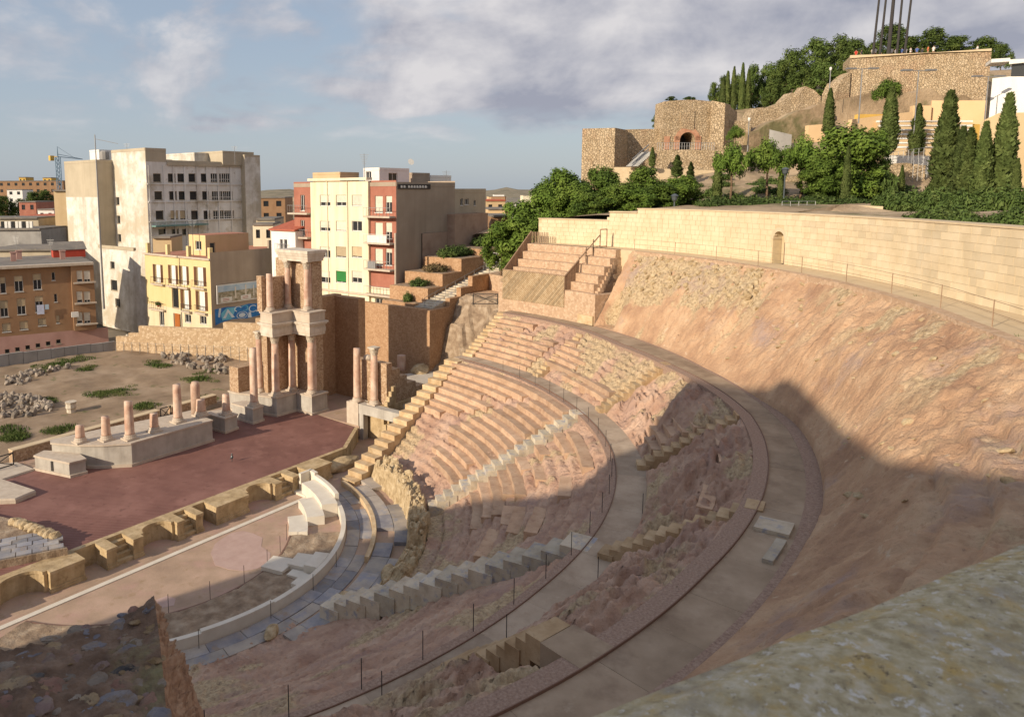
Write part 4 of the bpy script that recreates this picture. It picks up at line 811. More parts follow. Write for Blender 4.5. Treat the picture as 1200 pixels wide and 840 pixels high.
# left podium
lp = thing('long_podium', 'long grey podium with a row of broken columns along the stage', 'podium', (7, 11, ZS))
pl = [(4.85, 9.4), (12.35, 9.4), (12.35, 11.2), (13.4, 11.6), (13.4, 13.2), (11, 13.4), (5.5, 14.4), (1.2, 15.0), (0.9, 14.3), (2.1, 12.1), (3.3, 10.7)]
mb = MB(); mb.prism(pl, ZS, 3.0); mb.build('podium_body', m_pod, lp)
def grown(p, d): c = np.mean(np.array(p), axis=0); return [tuple(np.array(q) + (np.array(q) - c) / np.linalg.norm(np.array(q) - c) * d) for q in p]
mb = MB(); mb.prism(grown(pl, 0.10), 3.0, 3.14); mb.build('top_moulding', m_trim, lp)
mb = MB(); mb.prism(grown(pl, 0.16), ZS - 0.02, ZS + 0.22); mb.build('foot_moulding', m_trim, lp)
pb = [(0.6, 10.9), (1.8, 10.75), (2.0, 12.6), (0.6, 14.9), (-0.4, 14.4)]
bl = thing('podium_block', 'low grey podium block with a dark slot at the left end of the podium', 'podium', (0.8, 12.5, ZS))
mb = MB(); mb.prism(pb, ZS, 2.3); mb.build('block_body', m_pod, bl); mb = MB(); mb.prism(grown(pb, 0.10), 2.3, 2.44); mb.build('top_moulding', m_trim, bl); mb = MB(); mb.prism(grown(pb, 0.16), ZS - 0.02, ZS + 0.2); mb.build('foot_moulding', m_trim, bl)
mb = MB(); A_ = np.array((-0.4, 14.4)); B_ = np.array((0.6, 10.9)); uu = (B_ - A_) / np.linalg.norm(B_ - A_); mb.obox(A_ + uu * 1.75, uu, 0.22, -0.05, 0.1, ZS + 0.25, 2.25); mb.build('slot', m_darkmetal, bl)  # no recess: a dark strip stands in for the shade of the slot
for (px, py), ptop, r, l in (((94.3, 518.0), 498.5, .42, 'short broken column stub, leftmost on the long podium'), ((124.8, 515.5), 488.5, .42, 'short column, second from the left on the long podium'), ((152.4, 514.3), 470, .44, 'tall plain column at the bend of the long podium'), ((181, 505.5), 484.5, .42, 'low column stub right of the tall column at the podium bend'), ((208.7, 494.4), 450.5, .44, 'tallest column of the long podium, beside the low cross railing')):
    P = G(px, py, 3.14); column(l, P[0], P[1], 3.14, up_z(P, ptop) - 3.14, r)
P = G(235.7, 486.8, 3.14); rt_ = column('broken double column of two stumps at the right end of the long podium', P[0], P[1], 3.14, 1.45, .5)
mb = MB(); mb.lathe([(0.42, 0), (0.40, 2.6), (0.30, 2.85)], (P[0] + 0.1, P[1] + 0.9, 3.14), 12); mb.build('upper_stump', m_column, rt_, smooth=True)
def pedestal(label, poly, z1):
    r_ = thing('pedestal', label, 'pedestal', (*np.mean(np.array(poly), axis=0), ZS), 'grey pedestals of the stage building')
    mb = MB(); mb.prism(poly, ZS, z1 - 0.13); mb.build('pedestal_body', m_pod, r_); mb = MB(); mb.prism(grown(poly, 0.10), z1 - 0.13, z1); mb.build('top_moulding', m_trim, r_); mb = MB(); mb.prism(grown(poly, 0.14), ZS - 0.02, ZS + 0.2); mb.build('foot_moulding', m_trim, r_)
pedestal('grey pedestal under a leaning pink column stump', [(14.3, 10.3), (15.8, 10.5), (15.8, 12.6), (14.1, 13.4)], 2.65)
pedestal('grey pedestal under the tall free column left of the tower', [(17.55, 10.5), (18.85, 10.6), (18.85, 13.2), (17.5, 13.5)], 2.72)
P = G(265.3, 485.8, 2.65); column('leaning broken column stump on the pedestal left of the tall free column', P[0], P[1], 2.65, up_z(P, 462) - 2.65, .42)
P = G(298, 475.4, 2.72); column('tall free column without capital left of the tower', P[0], P[1], 2.72, up_z(P, 407.8) - 2.72, .44)
# the tower: podium, brick core, two orders of columns
tw = thing('stage_tower', 'tall rebuilt stage tower of brick with white cornices', 'ruin', (22, 11, ZS))
tp = [(20.5, 10.6), (22.95, 10.5), (22.95, 8.35), (25.0, 8.35), (25.0, 16.1), (19.1, 16.1), (19.1, 14.9), (19.95, 12.6)]
mb = MB(); mb.prism(tp, ZS, 3.0); mb.build('podium_body', m_pod, tw)
def off(p, d):                                         # outline moved outwards by d
    n = len(p); out = []; A = sum(p[i][0] * p[(i + 1) % n][1] - p[(i + 1) % n][0] * p[i][1] for i in range(n)); p = p if A > 0 else p[::-1]
    for i in range(n):
        a, b, c = np.array(p[i - 1]), np.array(p[i]), np.array(p[(i + 1) % n]); e1 = (b - a) / np.linalg.norm(b - a); e2 = (c - b) / np.linalg.norm(c - b); n1 = np.array([e1[1], -e1[0]]); n2 = np.array([e2[1], -e2[0]])
        k = (n1 + n2); k = k / max(0.35, (k @ n1)); out.append(tuple(b + k * d))
    return out
mb = MB(); mb.prism(off(tp, 0.09), 3.0, 3.14); mb.build('podium_moulding', m_trim, tw)
mb = MB(); mb.prism(off(tp, 0.13), ZS - 0.02, ZS + 0.2); mb.build('foot_moulding', m_trim, tw)
mb = MB(); mb.box(20.95, 12.35, 3.14, 24.0, 13.0, 9.0); mb.build('back_wall', m_concblock, tw)
mb = MB(); mb.box(24.0, 9.15, 3.14, 25.3, 14.4, 16.0); mb.build('side_wall', m_concblock, tw)
mb = MB(); mb.box(19.15, 14.62, 3.14, 21.6, 16.0, 5.6); mb.build('low_wall', m_concblock, tw)
mb = MB(); mb.box(21.6, 14.62, 3.14, 24.0, 16.0, 5.2); mb.build('low_wall', m_concblock, tw)
mb = MB(); mb.box(20.75, 12.2, 11.2, 24.0, 12.8, 14.35); mb.build('upper_back_wall', m_concblock, tw)
mb = MB(); mb.box(20.3, 12.15, 11.2, 20.75, 12.85, 14.6); mb.build('upper_end_pier', m_concblock, tw)
for x0, y0, x1, y1 in ((23.6, 8.75, 24.02, 9.25), (23.6, 12.0, 24.0, 12.36)): mb = MB(); mb.box(x0, y0, 3.14, x1, y1, 8.95); mb.build('pilaster', m_column, tw)
mb = MB(); mb.box(23.75, 9.2, 11.2, 24.02, 9.55, 15.9); mb.build('pilaster', m_column, tw)
ep = [(20.2, 10.6), (22.75, 10.6), (22.75, 8.25), (24.75, 8.25), (24.75, 13.3), (22.0, 13.3), (22.0, 12.3), (20.2, 12.3)]
for d, z0, z1, nm, m in ((0.0, 8.93, 9.20, 'architrave', m_cornice), (0.06, 9.20, 9.62, 'architrave', m_cornice), (0.02, 9.62, 9.9, 'frieze', m_cornice), (0.14, 9.9, 10.05, 'cornice', m_cornice), (0.25, 10.05, 10.22, 'cornice', m_cornice), (0.0, 10.22, 11.1, 'attic', m_trim), (0.08, 11.1, 11.22, 'attic_moulding', m_trim)):
    mb = MB(); mb.prism(off(ep, d), z0, z1); mb.build(nm, m, tw)
tp2 = [(23.2, 8.85), (25.25, 8.85), (25.25, 13.0), (23.2, 13.0)]
for d, z0, z1, nm in ((0.0, 15.9, 16.15, 'architrave'), (0.06, 16.15, 16.42, 'frieze'), (0.15, 16.42, 16.65, 'cornice'), (0.24, 16.65, 16.95, 'cornice')):
    mb = MB(); mb.prism(off(tp2, d), z0, z1); mb.build(nm, m_cornice, tw)
column('lower tower column at the outer corner of the podium', 20.95, 11.2, 3.14, 5.8, .45, True, False)
column('lower tower column in the inner corner, between the other two', 23.15, 11.3, 3.14, 5.8, .43, True, False)
column('lower tower column on the projecting right pedestal', 23.5, 8.95, 3.14, 5.8, .45, True, False)
column('broken upper column at the left end of the tower storey', 20.95, 11.75, 11.22, 3.6, .40, False, True)
column('upper tower column left of the light brick panel', 23.35, 11.9, 11.22, 4.7, .38, True, False)
column('upper tower column right of the light brick panel', 23.6, 9.45, 11.22, 4.7, .38, True, False)
P = G(302.9, 462, 3.14); column('slender column with capital behind the tall free column', 20.75, 13.35, 3.14, 6.0, .38, True, False)
# wall angle behind the tower
bw = thing('dark_wall_angle', 'dark rough masonry wall angle behind the stage tower', 'wall', (29.9, 12, ZS))
zt = up_z((29.9, 11.9), 347)
mb = MB(); mb.box(29.9, 8.7, 0.8, 30.9, 12.1, zt); mb.build('side_wall', m_brownwall, bw); mb = MB(); mb.box(24.6, 12.1, 0.8, 30.9, 13.1, zt + 0.1); mb.build('back_wall', m_brownwall, bw)
mb = MB(); mb.box(23.4, 2.6, 0.3, 29.9, 12.1, ZS - 0.01); structure('paved_passage', mb, m_orch)
# versura on the right: portal, columns and stepped masonry wall
po = thing('concrete_portal', 'pale concrete post and lintel portal at the right end of the stage', 'portal', (24, 1, 0))
mb = MB(); mb.box(23.5, 2.15, 0.0, 24.1, 2.65, 2.42); mb.build('post', m_pod, po)
mb = MB(); mb.box(23.5, -3.3, 2.42, 24.3, 3.0, 3.3); mb.build('lintel', m_pod, po)
vr = thing('stepped_masonry_wall', 'stepped yellow masonry wall beside the portal, carrying two columns', 'wall', (25, 2.6, ZS))
mb = MB(); mb.box(23.45, 2.72, ZS - 0.4, 24.6, 4.2, 3.3); mb.build('pedestal', m_trim, vr)
for x0, x1, y0, y1, z0, z1, nm, m in ((24.75, 25.5, 0.4, 4.4, 3.3, 7.1, 'brick_panel', m_concblock), (25.5, 26.6, 0.4, 4.2, 3.3, 6.4, 'brick_panel', m_concblock), (26.6, 27.6, 0.4, 4.1, 3.0, 5.6, 'brick_panel', m_concblock), (27.6, 28.9, 0.4, 4.0, 3.0, 4.75, 'brick_panel', m_concblock), (28.9, 30.2, 0.4, 3.8, 3.0, 4.2, 'brick_panel', m_concblock)):
    mb = MB(); mb.box(x0, y0, z0, x1, y1, z1); mb.build(nm, m, vr)
for c in range(6):                                     # big coursed blocks of the passage wall
    x = 24.3 + (0.4 if c % 2 else 0.0)
    while x < 33:
        L_ = rnd.uniform(0.7, 1.2)
        mb = MB(); mb.box(x, 0.1 + rnd.uniform(-.03, .03), 0.0 + c * 0.55, min(x + L_, 33) - 0.03, 0.39, 0.53 + c * 0.55); mb.build('block', m_pulp, vr); x += L_
mb = MB(); mb.box(24.3, 0.385, 0, 33, 2.6, 3.28); mb.build('wall_core', m_pulp, vr)
for k in range(4): mb = MB(); mb.box(24.4 + k * 0.28, 0.02, 3.3 + k * 0.42, 25.6, 0.39, 3.71 + k * 0.42); mb.build('block', m_pulp, vr)
column('plain column without capital on the pedestal left of the portal lintel', 23.95, 3.3, 3.3, 5.0, .42, False, False)
column('column with white capital standing over the portal lintel', 24.3, 1.5, 3.3, 5.3, .42, True, False)
me = rock_mesh(91, 2, (0.35, 0.5, 0.3), 0.2); me.materials.append(m_trim); tag(put('marble_fragment', me, None, (25.0, 2.9, 7.3)), 'round marble fragment on top of the stepped masonry wall', 'fragment')
mb = MB(); mb.prism([(26.0, 0.5), (33.0, -3.3), (38.3, -3.3), (38.3, 6.2), (30.5, 9.5), (26, 4.5)], 1.5, 3.0); structure('terrace_floor', mb, m_pale)
P = G(470.5, 433, 3.05); mb = MB(); mb.lathe([(0.5, 0), (0.48, 1.6)], tuple(P), 14); tag(mb.build('column_drum', m_column, smooth=False), 'short column drum standing on the terrace before the brown wall', 'column drum')
P = G(492, 434, 3.2); me = rock_mesh(92, 2, (1.1, 1.0, 0.8), 0.3); me.materials.append(m_yrubble); tag(put('boulder', me, None, tuple(P)), 'brown boulder at the foot of the brown wall corner', 'boulder')
# low wall behind the stage, with cross railings
lw = thing('low_back_wall', 'long low pebbly wall with pale coping behind the stage columns', 'wall', (9, 17.5, 1))
for x0, x1 in ((-0.9, 12.6), (13.9, 19.2)):
    mb = MB(); mb.obox((x0, 17.35 + 0.05 * x0), (0.9988, 0.05), x1 - x0, 0, 0.6, 0.6, 2.2); mb.build('wall_body', m_concblock, lw); mb = MB(); mb.obox((x0, 17.3 + 0.05 * x0), (0.9988, 0.05), x1 - x0, -0.02, 0.72, 2.2, 2.3); mb.build('coping', m_coping, lw)
def cross_rail(label, A, B, h, parent=None):
    A, B = np.array(A, float), np.array(B, float); r_ = thing('cross_railing', label, 'railing', A, 'dark timber cross railings'); U = np.array([0, 0, h])
    mb = MB()
    for P in (A, B): mb.tube(P, P + U, 0.05, n=4)
    for z in (0.08, h - 0.04): mb.tube(A + [0, 0, z], B + [0, 0, z], 0.05, n=4)
    mb.build('rail_frame', m_darkmetal, r_)
    n = max(1, int(np.linalg.norm(B - A) / 1.5))
    for i in range(n):
        p, q = A + (B - A) * i / n, A + (B - A) * (i + 1) / n; mb = MB(); mb.tube(p + [0, 0, .08], q + [0, 0, h - .04], 0.04, n=4); mb.tube(q + [0, 0, .08], p + [0, 0, h - .04], 0.04, n=4); mb.build('cross_brace', m_darkmetal, r_)
cross_rail('dark cross railing filling the gap in the low back wall', (12.7, 18.0, 1.25), (13.8, 18.05, 1.25), 1.2)
cross_rail('dark cross railing at the far left beside the white slab landing', tuple(G(-20, 556, 1.35)), tuple(G(16, 545, 1.35)), 1.05)
mb = MB(); mb.box(-30, 14.6, 0.2, 24.6, 17.3, ZS - 0.02); structure('stage_back_floor', mb, m_orch)
# deck: a figure-size thing, probably a bird, with its shadow
P = G(272, 541, ZS); bd = MB(); bd.lathe([(0.02, 0.22), (0.09, 0.30), (0.11, 0.42), (0.06, 0.52), (0.05, 0.58), (0.055, 0.64), (0.02, 0.7)], tuple(P), 10); bd.tube(P + [0.03, 0, 0], P + [0.03, 0, 0.26], 0.012, n=4); bd.tube(P - [0.03, 0, 0], P + [-0.03, 0, 0.26], 0.012, n=4); bd.tube(P + [0.03, 0, 0.62], P + [0.14, -0.03, 0.60], 0.015, 0.003, n=4); bd.tube(P + [-0.05, 0, 0.36], P + [-0.22, 0.03, 0.26], 0.05, 0.02, n=5)
tag(bd.build('gull', m_lamp), 'lone grey bird standing on the reddish stage floor', 'bird')
# ================================================================== THE TOWN
_wm = {}
def win_meshes(w, h, style, frac):
    k = (round(w, 2), round(h, 2), style, frac)
    if k in _wm: return _wm[k]
    r = 0.14; f = MB(); t = min(0.07, w * 0.1)
    f.box(0, r, 0, w, r + 0.06, t); f.box(0, r, h - t, w, r + 0.06, h); f.box(0, r, t, t, r + 0.06, h - t); f.box(w - t, r, t, w, r + 0.06, h - t)
    if style not in ('hole', 'full') and w > 0.8: f.box(w / 2 - t / 2, r + 0.003, t, w / 2 + t / 2, r + 0.057, h - t)
    f.box(-0.06, -0.06, -0.08, w + 0.06, r, 0.0)
    fm = {'hole': m_conctop, 'french': m_wframe}.get(style, m_wframe)
    p = MB(); p.box(t, r + 0.035, t, w - t, r + 0.05, h - t)
    out = [('window', f.mesh('window', fm)), ('pane', p.mesh('pane', m_white if style == 'french' and frac else m_glass))]  # empty openings have no glass; their dark pane stands in for interior shade
    if style in ('shut', 'shuttan', 'green') and frac > 0:
        s = MB(); hh = (h - t) * frac; s.box(t * 0.6, r - 0.05, h - hh, w - t * 0.6, r - 0.01, h - t * 0.5)
        for i in range(1, int(hh / 0.12)): s.box(t * 0.6, r - 0.056, h - i * 0.12, w - t * 0.6, r - 0.05, h - i * 0.12 + 0.02)
        out.append(('shutter', s.mesh('shutter', {'shut': m_shut, 'shuttan': m_shuttan, 'green': m_green}[style])))
    if style in ('french', 'brown'):
        for sgn in (0, 1):
            s = MB(); x0 = -w * 0.42 if sgn == 0 else w + 0.02; s.box(x0, -0.05, 0.02, x0 + w * 0.40, 0.0 - 0.004, h)
            for i in range(1, int(h / 0.3)): s.box(x0 + 0.04, -0.06, i * 0.3, x0 + w * 0.40 - 0.04, -0.05, i * 0.3 + 0.2)
            out.append(('shutter', s.mesh('shutter', m_brownwood)))
    _wm[k] = out; return out
def add_win(root, a, u, s, z, w, h, style, frac, first='window'):
    n = np.array([u[1], -u[0]]); P = np.array(a[:2]) + np.array(u) * s; ang = math.atan2(u[1], u[0]); par = None
    for nm, me in win_meshes(w, h, style, frac):
        if par is None: par = put(nm, me, root, (P[0], P[1], z), ang)
        else: o = put(nm, me); o.parent = par
    return par
def face(root, a, u, L, z0, z1, m, wins=(), name='wall'):
    """one wall of a building: a plane with real window openings; wins = (s, z, w, h, style, frac)"""
    a = np.array(a[:2], float); u = np.array(u, float); inn = np.array([-u[1], u[0]]); mb = MB()
    P = lambda s, z, d=0.0: (*(a + u * s + inn * d), z)
    ws = [w for w in wins if w[0] > 0.02 and w[0] + w[2] < L - 0.02 and w[1] > z0 + 0.02 and w[1] + w[3] < z1 - 0.02]
    xs = sorted({0.0, L, *[w[0] for w in ws], *[w[0] + w[2] for w in ws]}); zs = sorted({z0, z1, *[w[1] for w in ws], *[w[1] + w[3] for w in ws]})
    for i in range(len(xs) - 1):
        j = 0
        while j < len(zs) - 1:
            def solid(jj): cx, cz = (xs[i] + xs[i + 1]) / 2, (zs[jj] + zs[jj + 1]) / 2; return not any(w[0] < cx < w[0] + w[2] and w[1] < cz < w[1] + w[3] for w in ws)
            if not solid(j): j += 1; continue
            k = j
            while k < len(zs) - 1 and solid(k): k += 1
            mb.poly([P(xs[i], zs[j]), P(xs[i + 1], zs[j]), P(xs[i + 1], zs[k]), P(xs[i], zs[k])]); j = k
    for s, z, w, h, st, frq in ws:
        d = 0.2
        mb.poly([P(s, z), P(s, z + h), P(s, z + h, d), P(s, z, d)]); mb.poly([P(s + w, z + h), P(s + w, z), P(s + w, z, d), P(s + w, z + h, d)])
        mb.poly([P(s, z), P(s, z, d), P(s + w, z, d), P(s + w, z)]); mb.poly([P(s, z + h, d), P(s, z + h), P(s + w, z + h), P(s + w, z + h, d)])
        mb.poly([P(s, z, d), P(s, z + h, d), P(s + w, z + h, d), P(s + w, z, d)])
    o = mb.build(name, m, root)
    for s, z, w, h, st, frq in ws: add_win(root, a, u, s, z, w, h, st, frq)
    return o
def pxw(a, u, x0, y0, x1, y1, style, frac=0.6):        # a window from its outline in the photograph
    s0, z0 = VP(x0, (y0 + y1) / 2, a, u); s1, _ = VP(x1, (y0 + y1) / 2, a, u); _, zb_ = VP((x0 + x1) / 2, y1, a, u); _, zt_ = VP((x0 + x1) / 2, y0, a, u)
    return (min(s0, s1), zb_, abs(s1 - s0), zt_ - zb_, style, frac)
def roof(root, pts, z, m=None, par_h=0.5, mpar=None, name='roof'):
    pts = off(pts, -0.03); mb = MB(); mb.prism(pts, z - 0.4, z); mb.build(name, m or m_roofgrey, root)
    if par_h:
        if sum(pts[i][0] * pts[(i + 1) % len(pts)][1] - pts[(i + 1) % len(pts)][0] * pts[i][1] for i in range(len(pts))) < 0: pts = pts[::-1]
        n = len(pts); mb = MB()
        for i in range(n):
            p, q = np.array(pts[i]), np.array(pts[(i + 1) % n]); L_ = np.linalg.norm(q - p); mb.obox(p, (q - p) / L_, L_, -0.075, 0.22, z - 0.2, z + par_h)
        mb.build('parapet', mpar or m_conctop, root)
def blockhouse(root, x0, y0, x1, y1, z0, z1, m, par_h=0.4, mroof=None, mside=None):
    face(root, (x0, y1), (0, -1), y1 - y0, z0, z1, m); face(root, (x0, y0), (1, 0), x1 - x0, z0, z1, mside or m)
    face(root, (x1, y0), (0, 1), y1 - y0, z0, z1, mside or m); face(root, (x1, y1), (-1, 0), x1 - x0, z0, z1, m)
    roof(root, [(x0, y0), (x1, y0), (x1, y1), (x0, y1)], z1 - 0.05, mroof, par_h, m)
DN, RTW = (0.0, -1.0), (1.0, 0.0)                      # left-to-right along -y (faces the evening sun) and along +x (in shade)
# ---- cream apartment block with red brick wings
X0 = 44.0
cr = thing('apartment_block', 'cream apartment block with red brick balcony wings, behind the stage tower', 'building', (X0, 15, 6))
yC = lambda px: 40.0 - VP(px, 280, (X0, 40.0), DN)[0]
yL, y1_, y2_, yR = yC(345.5), yC(367), yC(434), yC(464.5)
zt = 23.8; zb = 6.0
def wlist(a, u, cols, rows, style, ov={}):
    out = []
    for i, (x0, x1) in enumerate(cols):
        for j, (t, b) in enumerate(rows):
            st, frq = ov.get((i, j), style); p, q = Z2(x0, t), Z2(x1, b); out.append(pxw(a, u, p[0], p[1], q[0], q[1], st, frq))
    return out
aC = (X0 - 0.35, y1_); wins = wlist(aC, DN, [(262, 305), (328, 370), (393, 435)], [(240, 285), (347, 388), (452, 497), (552, 600)], ('shut', .7), {(0, 2): ('shut', .35), (1, 2): ('shuttan', .9), (2, 2): ('shuttan', .9), (2, 0): ('shut', .97), (1, 3): ('green', .92), (0, 3): ('shut', .55), (2, 3): ('shut', .6), (1, 1): ('shut', .95), (2, 1): ('dark', 0)})
face(cr, aC, DN, y1_ - y2_, zb, zt, m_cream, wins)
face(cr, (X0 - 0.35, y2_), RTW, 0.35, zb, zt, m_cream); face(cr, (X0, y1_), (-1, 0), 0.35, zb, zt, m_cream)
aR = (X0, y2_)
wins = wlist(aR, DN, [(488, 520), (532, 558)], [(244, 312), (353, 420), (460, 528), (558, 632)], ('shut', .95), {(1, 0): ('shut', .4), (1, 1): ('shut', .6), (1, 2): ('shut', .25), (0, 3): ('shuttan', .5), (1, 3): ('shut', .98)})
face(cr, aR, DN, y2_ - yR, zb + 4.6, zt, m_redbrick, wins); face(cr, aR, DN, y2_ - yR, zb, zb + 4.6, m_cream, [pxw(aR, DN, *Z2(488, 664), *Z2(522, 690), 'dark')], 'plinth')
aL = (X0, yL); wins = wlist(aL, DN, [(183, 200), (221, 236)], [(240, 305), (343, 405)], ('dark', 0), {(1, 0): ('shut', .9), (1, 1): ('shut', .95)})
face(cr, aL, DN, yL - y1_, zb, zt, m_redbrick, wins)
XE1, XE2 = X0 + VP(494, 240, (X0, yR), RTW)[0], X0 + VP(533, 250, (X0, yR), RTW)[0]
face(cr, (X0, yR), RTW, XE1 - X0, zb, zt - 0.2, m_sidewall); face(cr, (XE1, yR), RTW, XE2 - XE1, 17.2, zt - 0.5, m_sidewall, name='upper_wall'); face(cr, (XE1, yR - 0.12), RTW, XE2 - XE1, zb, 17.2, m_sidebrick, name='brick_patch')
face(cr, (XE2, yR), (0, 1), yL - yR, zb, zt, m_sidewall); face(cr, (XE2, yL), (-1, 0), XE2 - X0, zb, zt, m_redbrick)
roof(cr, [(X0, yR), (XE2, yR), (XE2, yL), (X0, yL)], zt - 0.5, m_terra, 0.3, m_sidewall)
mb = MB(); mb.box(X0 - 0.75, y2_ - 0.1, zt + 0.08, X0 + 0.3, y1_ + 0.1, zt + 0.4); mb.build('cornice', m_cream, cr)
_, zband = VP(430, 345, aC, DN); mb = MB(); mb.box(X0 - 0.55, yR, zband - 0.12, X0 - 0.352, y1_, zband + 0.12); mb.build('string_course', m_trim, cr)
for yy in (y1_ - (y1_ - y2_) * 0.31, y1_ - (y1_ - y2_) * 0.66):
    mb = MB(); mb.tube((X0 - 0.42, yy, zb), (X0 - 0.42, yy, zt), 0.06, n=5); mb.build('drainpipe', m_cream, cr)
def balcony(root, a, u, s0, s1, z, dep, rail_h=1.0, solid=0.5, mr=None):
    mb = MB(); n = np.array([u[1], -u[0]]); mb.obox(np.array(a[:2]) + np.array(u) * s0, u, s1 - s0, -dep, 0.0, z - 0.22, z); b = mb.build('balcony', m_trim, root)
    mb = MB(); A = np.array(a[:2]) + np.array(u) * s0 + n * dep * 0.96; B = np.array(a[:2]) + np.array(u) * s1 + n * dep * 0.96
    if solid: mb.obox(A + np.array(u) * (s1 - s0) * 0.15, u, (s1 - s0) * solid, 0.0, 0.05, z, z + rail_h * 0.9)
    mb.tube((*A, z + rail_h), (*B, z + rail_h), 0.035, n=4)
    for i in range(9): p = A + (B - A) * i / 8; mb.tube((*p, z), (*p, z + rail_h), 0.02, n=4)
    o = mb.build('railing', mr or m_metal); o.parent = b
for zz, sol in zip((329, 437, 544, 648), (0, .72, .3, 0)):
    _, z = VP(*Z2(515, zz), aR, DN); balcony(cr, aR, DN, -0.2, y2_ - yR - 0.15, z + 0.1, 1.1, solid=sol, mr=(m_wframe if sol > .5 else m_metal))
for zz in (316, 414):
    _, z = VP(*Z2(200, zz), aL, DN); balcony(cr, aL, DN, -0.3, yL - y1_ - 0.1, z + 0.1, 1.0, solid=0)
mb = MB(); mb.poly([(X0 - 0.05, yL - 0.2, 14.3), (X0 - 0.05, y1_ + 0.1, 14.3), (X0 - 1.3, y1_ + 0.1, 13.2), (X0 - 1.3, yL - 0.2, 13.2)]); mb.poly([(X0 - 1.3, yL - 0.2, 13.18), (X0 - 1.3, y1_ + 0.1, 13.18), (X0 - 0.05, y1_ + 0.1, 14.28), (X0 - 0.05, yL - 0.2, 14.28)]); mb.build('awning', m_shut, cr)
s, z = VP(*Z2(648, 206), (X0, yR), RTW); mb = MB(); mb.box(X0 + s - 3.2, yR - 0.12, z - 0.28, X0 + s + 3.2, yR - 0.02, z + 0.3); sg = mb.build('sign_board', m_darkmetal, cr)
for i in range(9): 
    q = MB(); x = X0 + s - 2.7 + i * 0.55 + (0.3 if i > 1 else 0); q.box(x, yR - 0.135, z - 0.15, x + 0.32, yR - 0.122, z + 0.15); q.box(x + 0.38, yR - 0.135, z - 0.15, x + 0.44, yR - 0.122, z + 0.05); q2 = q.build('letter_stroke', m_wframe, sg)
# roof things of the cream block
def hut(label, px0, px1, ptop, x, dep, zlow, m, name='roof_hut', window=False):
    y0 = 60 - VP(px1, 215, (x, 60), DN)[0]; y1 = 60 - VP(px0, 215, (x, 60), DN)[0]; z1 = up_z((x, (y0 + y1) / 2), ptop)
    r_ = thing(name, label, 'roof hut', (x, (y0 + y1) / 2, zlow)); w = [((y1 - y0) * .15, zlow + 0.9, (y1 - y0) * .35, min(1.2, (z1 - zlow) * 0.4), 'dark', 0)] if window else []
    face(r_, (x, y1), DN, y1 - y0, zlow, z1, m, w); face(r_, (x, y0), RTW, dep, zlow, z1, m, [(dep * .3, zlow + .1, dep * .3, (z1 - zlow) * .7, 'dark', 0)] if window else []); face(r_, (x + dep, y0), (0, 1), y1 - y0, zlow, z1, m); face(r_, (x + dep, y1), (-1, 0), dep, zlow, z1, m)
    roof(r_, [(x, y0), (x + dep, y0), (x + dep, y1), (x, y1)], z1 - 0.02, m_roofgrey, 0.12, m); return r_
hut('white roof hut with a satellite dish on the cream apartment block', *[Z2(a, 0)[0] for a in (441, 506)], Z2(0, 132)[1], X0 + 3, 6.0, zt - 0.5, m_white, window=True)
hut('long tan brick roof hut at the left of the cream apartment block', *[Z2(a, 0)[0] for a in (233, 345)], Z2(0, 150)[1], X0 + 9, 4, zt - 0.5, m_tan)
hut('grey roof hut right of the white one on the cream block', *[Z2(a, 0)[0] for a in (590, 640)], Z2(0, 152)[1], X0 + 12, 4, zt - 0.5, m_sidewall)
hut('small white stepped roof hut at the far end of the cream block', *[Z2(a, 0)[0] for a in (672, 715)], Z2(0, 162)[1], X0 + 16, 5, zt - 0.6, m_white)
def antenna(label, px, ptop, P, arms=4):
    z0 = P[2]; z1 = up_z(P, ptop); r_ = thing('antenna', label, 'antenna', P, 'roof antennas'); mb = MB(); mb.tube(P, (P[0], P[1], z1), 0.05, 0.03, n=5); mb.build('mast', m_metal, r_); mb = MB()
    for i in range(arms): zz = z1 - 0.15 - i * 0.22; w = 0.8 - 0.1 * i; mb.tube((P[0] - w * .4, P[1] + w * .6, zz), (P[0] + w * .4, P[1] - w * .6, zz), 0.025, n=4)
    mb.build('cross_rods', m_metal, r_)
P = AT(427, 213, 92); antenna('tall antenna mast beside the white roof hut', 427, 180, (P[0], P[1], zt - 0.4), 6)
P = AT(523, 213, 104); antenna('short antenna with a grid dish at the far end of the cream block', 523, 200, (P[0], P[1], zt - 0.6), 3)
P = np.array([X0 + 2.9, yC(447) + 0.2, 26.0]); mb = MB(); mb.lathe([(0.05, -0.05), (0.35, 0.05), (0.42, 0.14)], (0, 0, 0), 14); o = mb.build('satellite_dish', m_wframe); o.location = (X0 + 4.6, yC(442) - 1.6, 26.1); o.rotation_euler = (math.radians(70), 0, -0.4); tag(o, 'white satellite dish on the wall of the white roof hut', 'satellite dish')
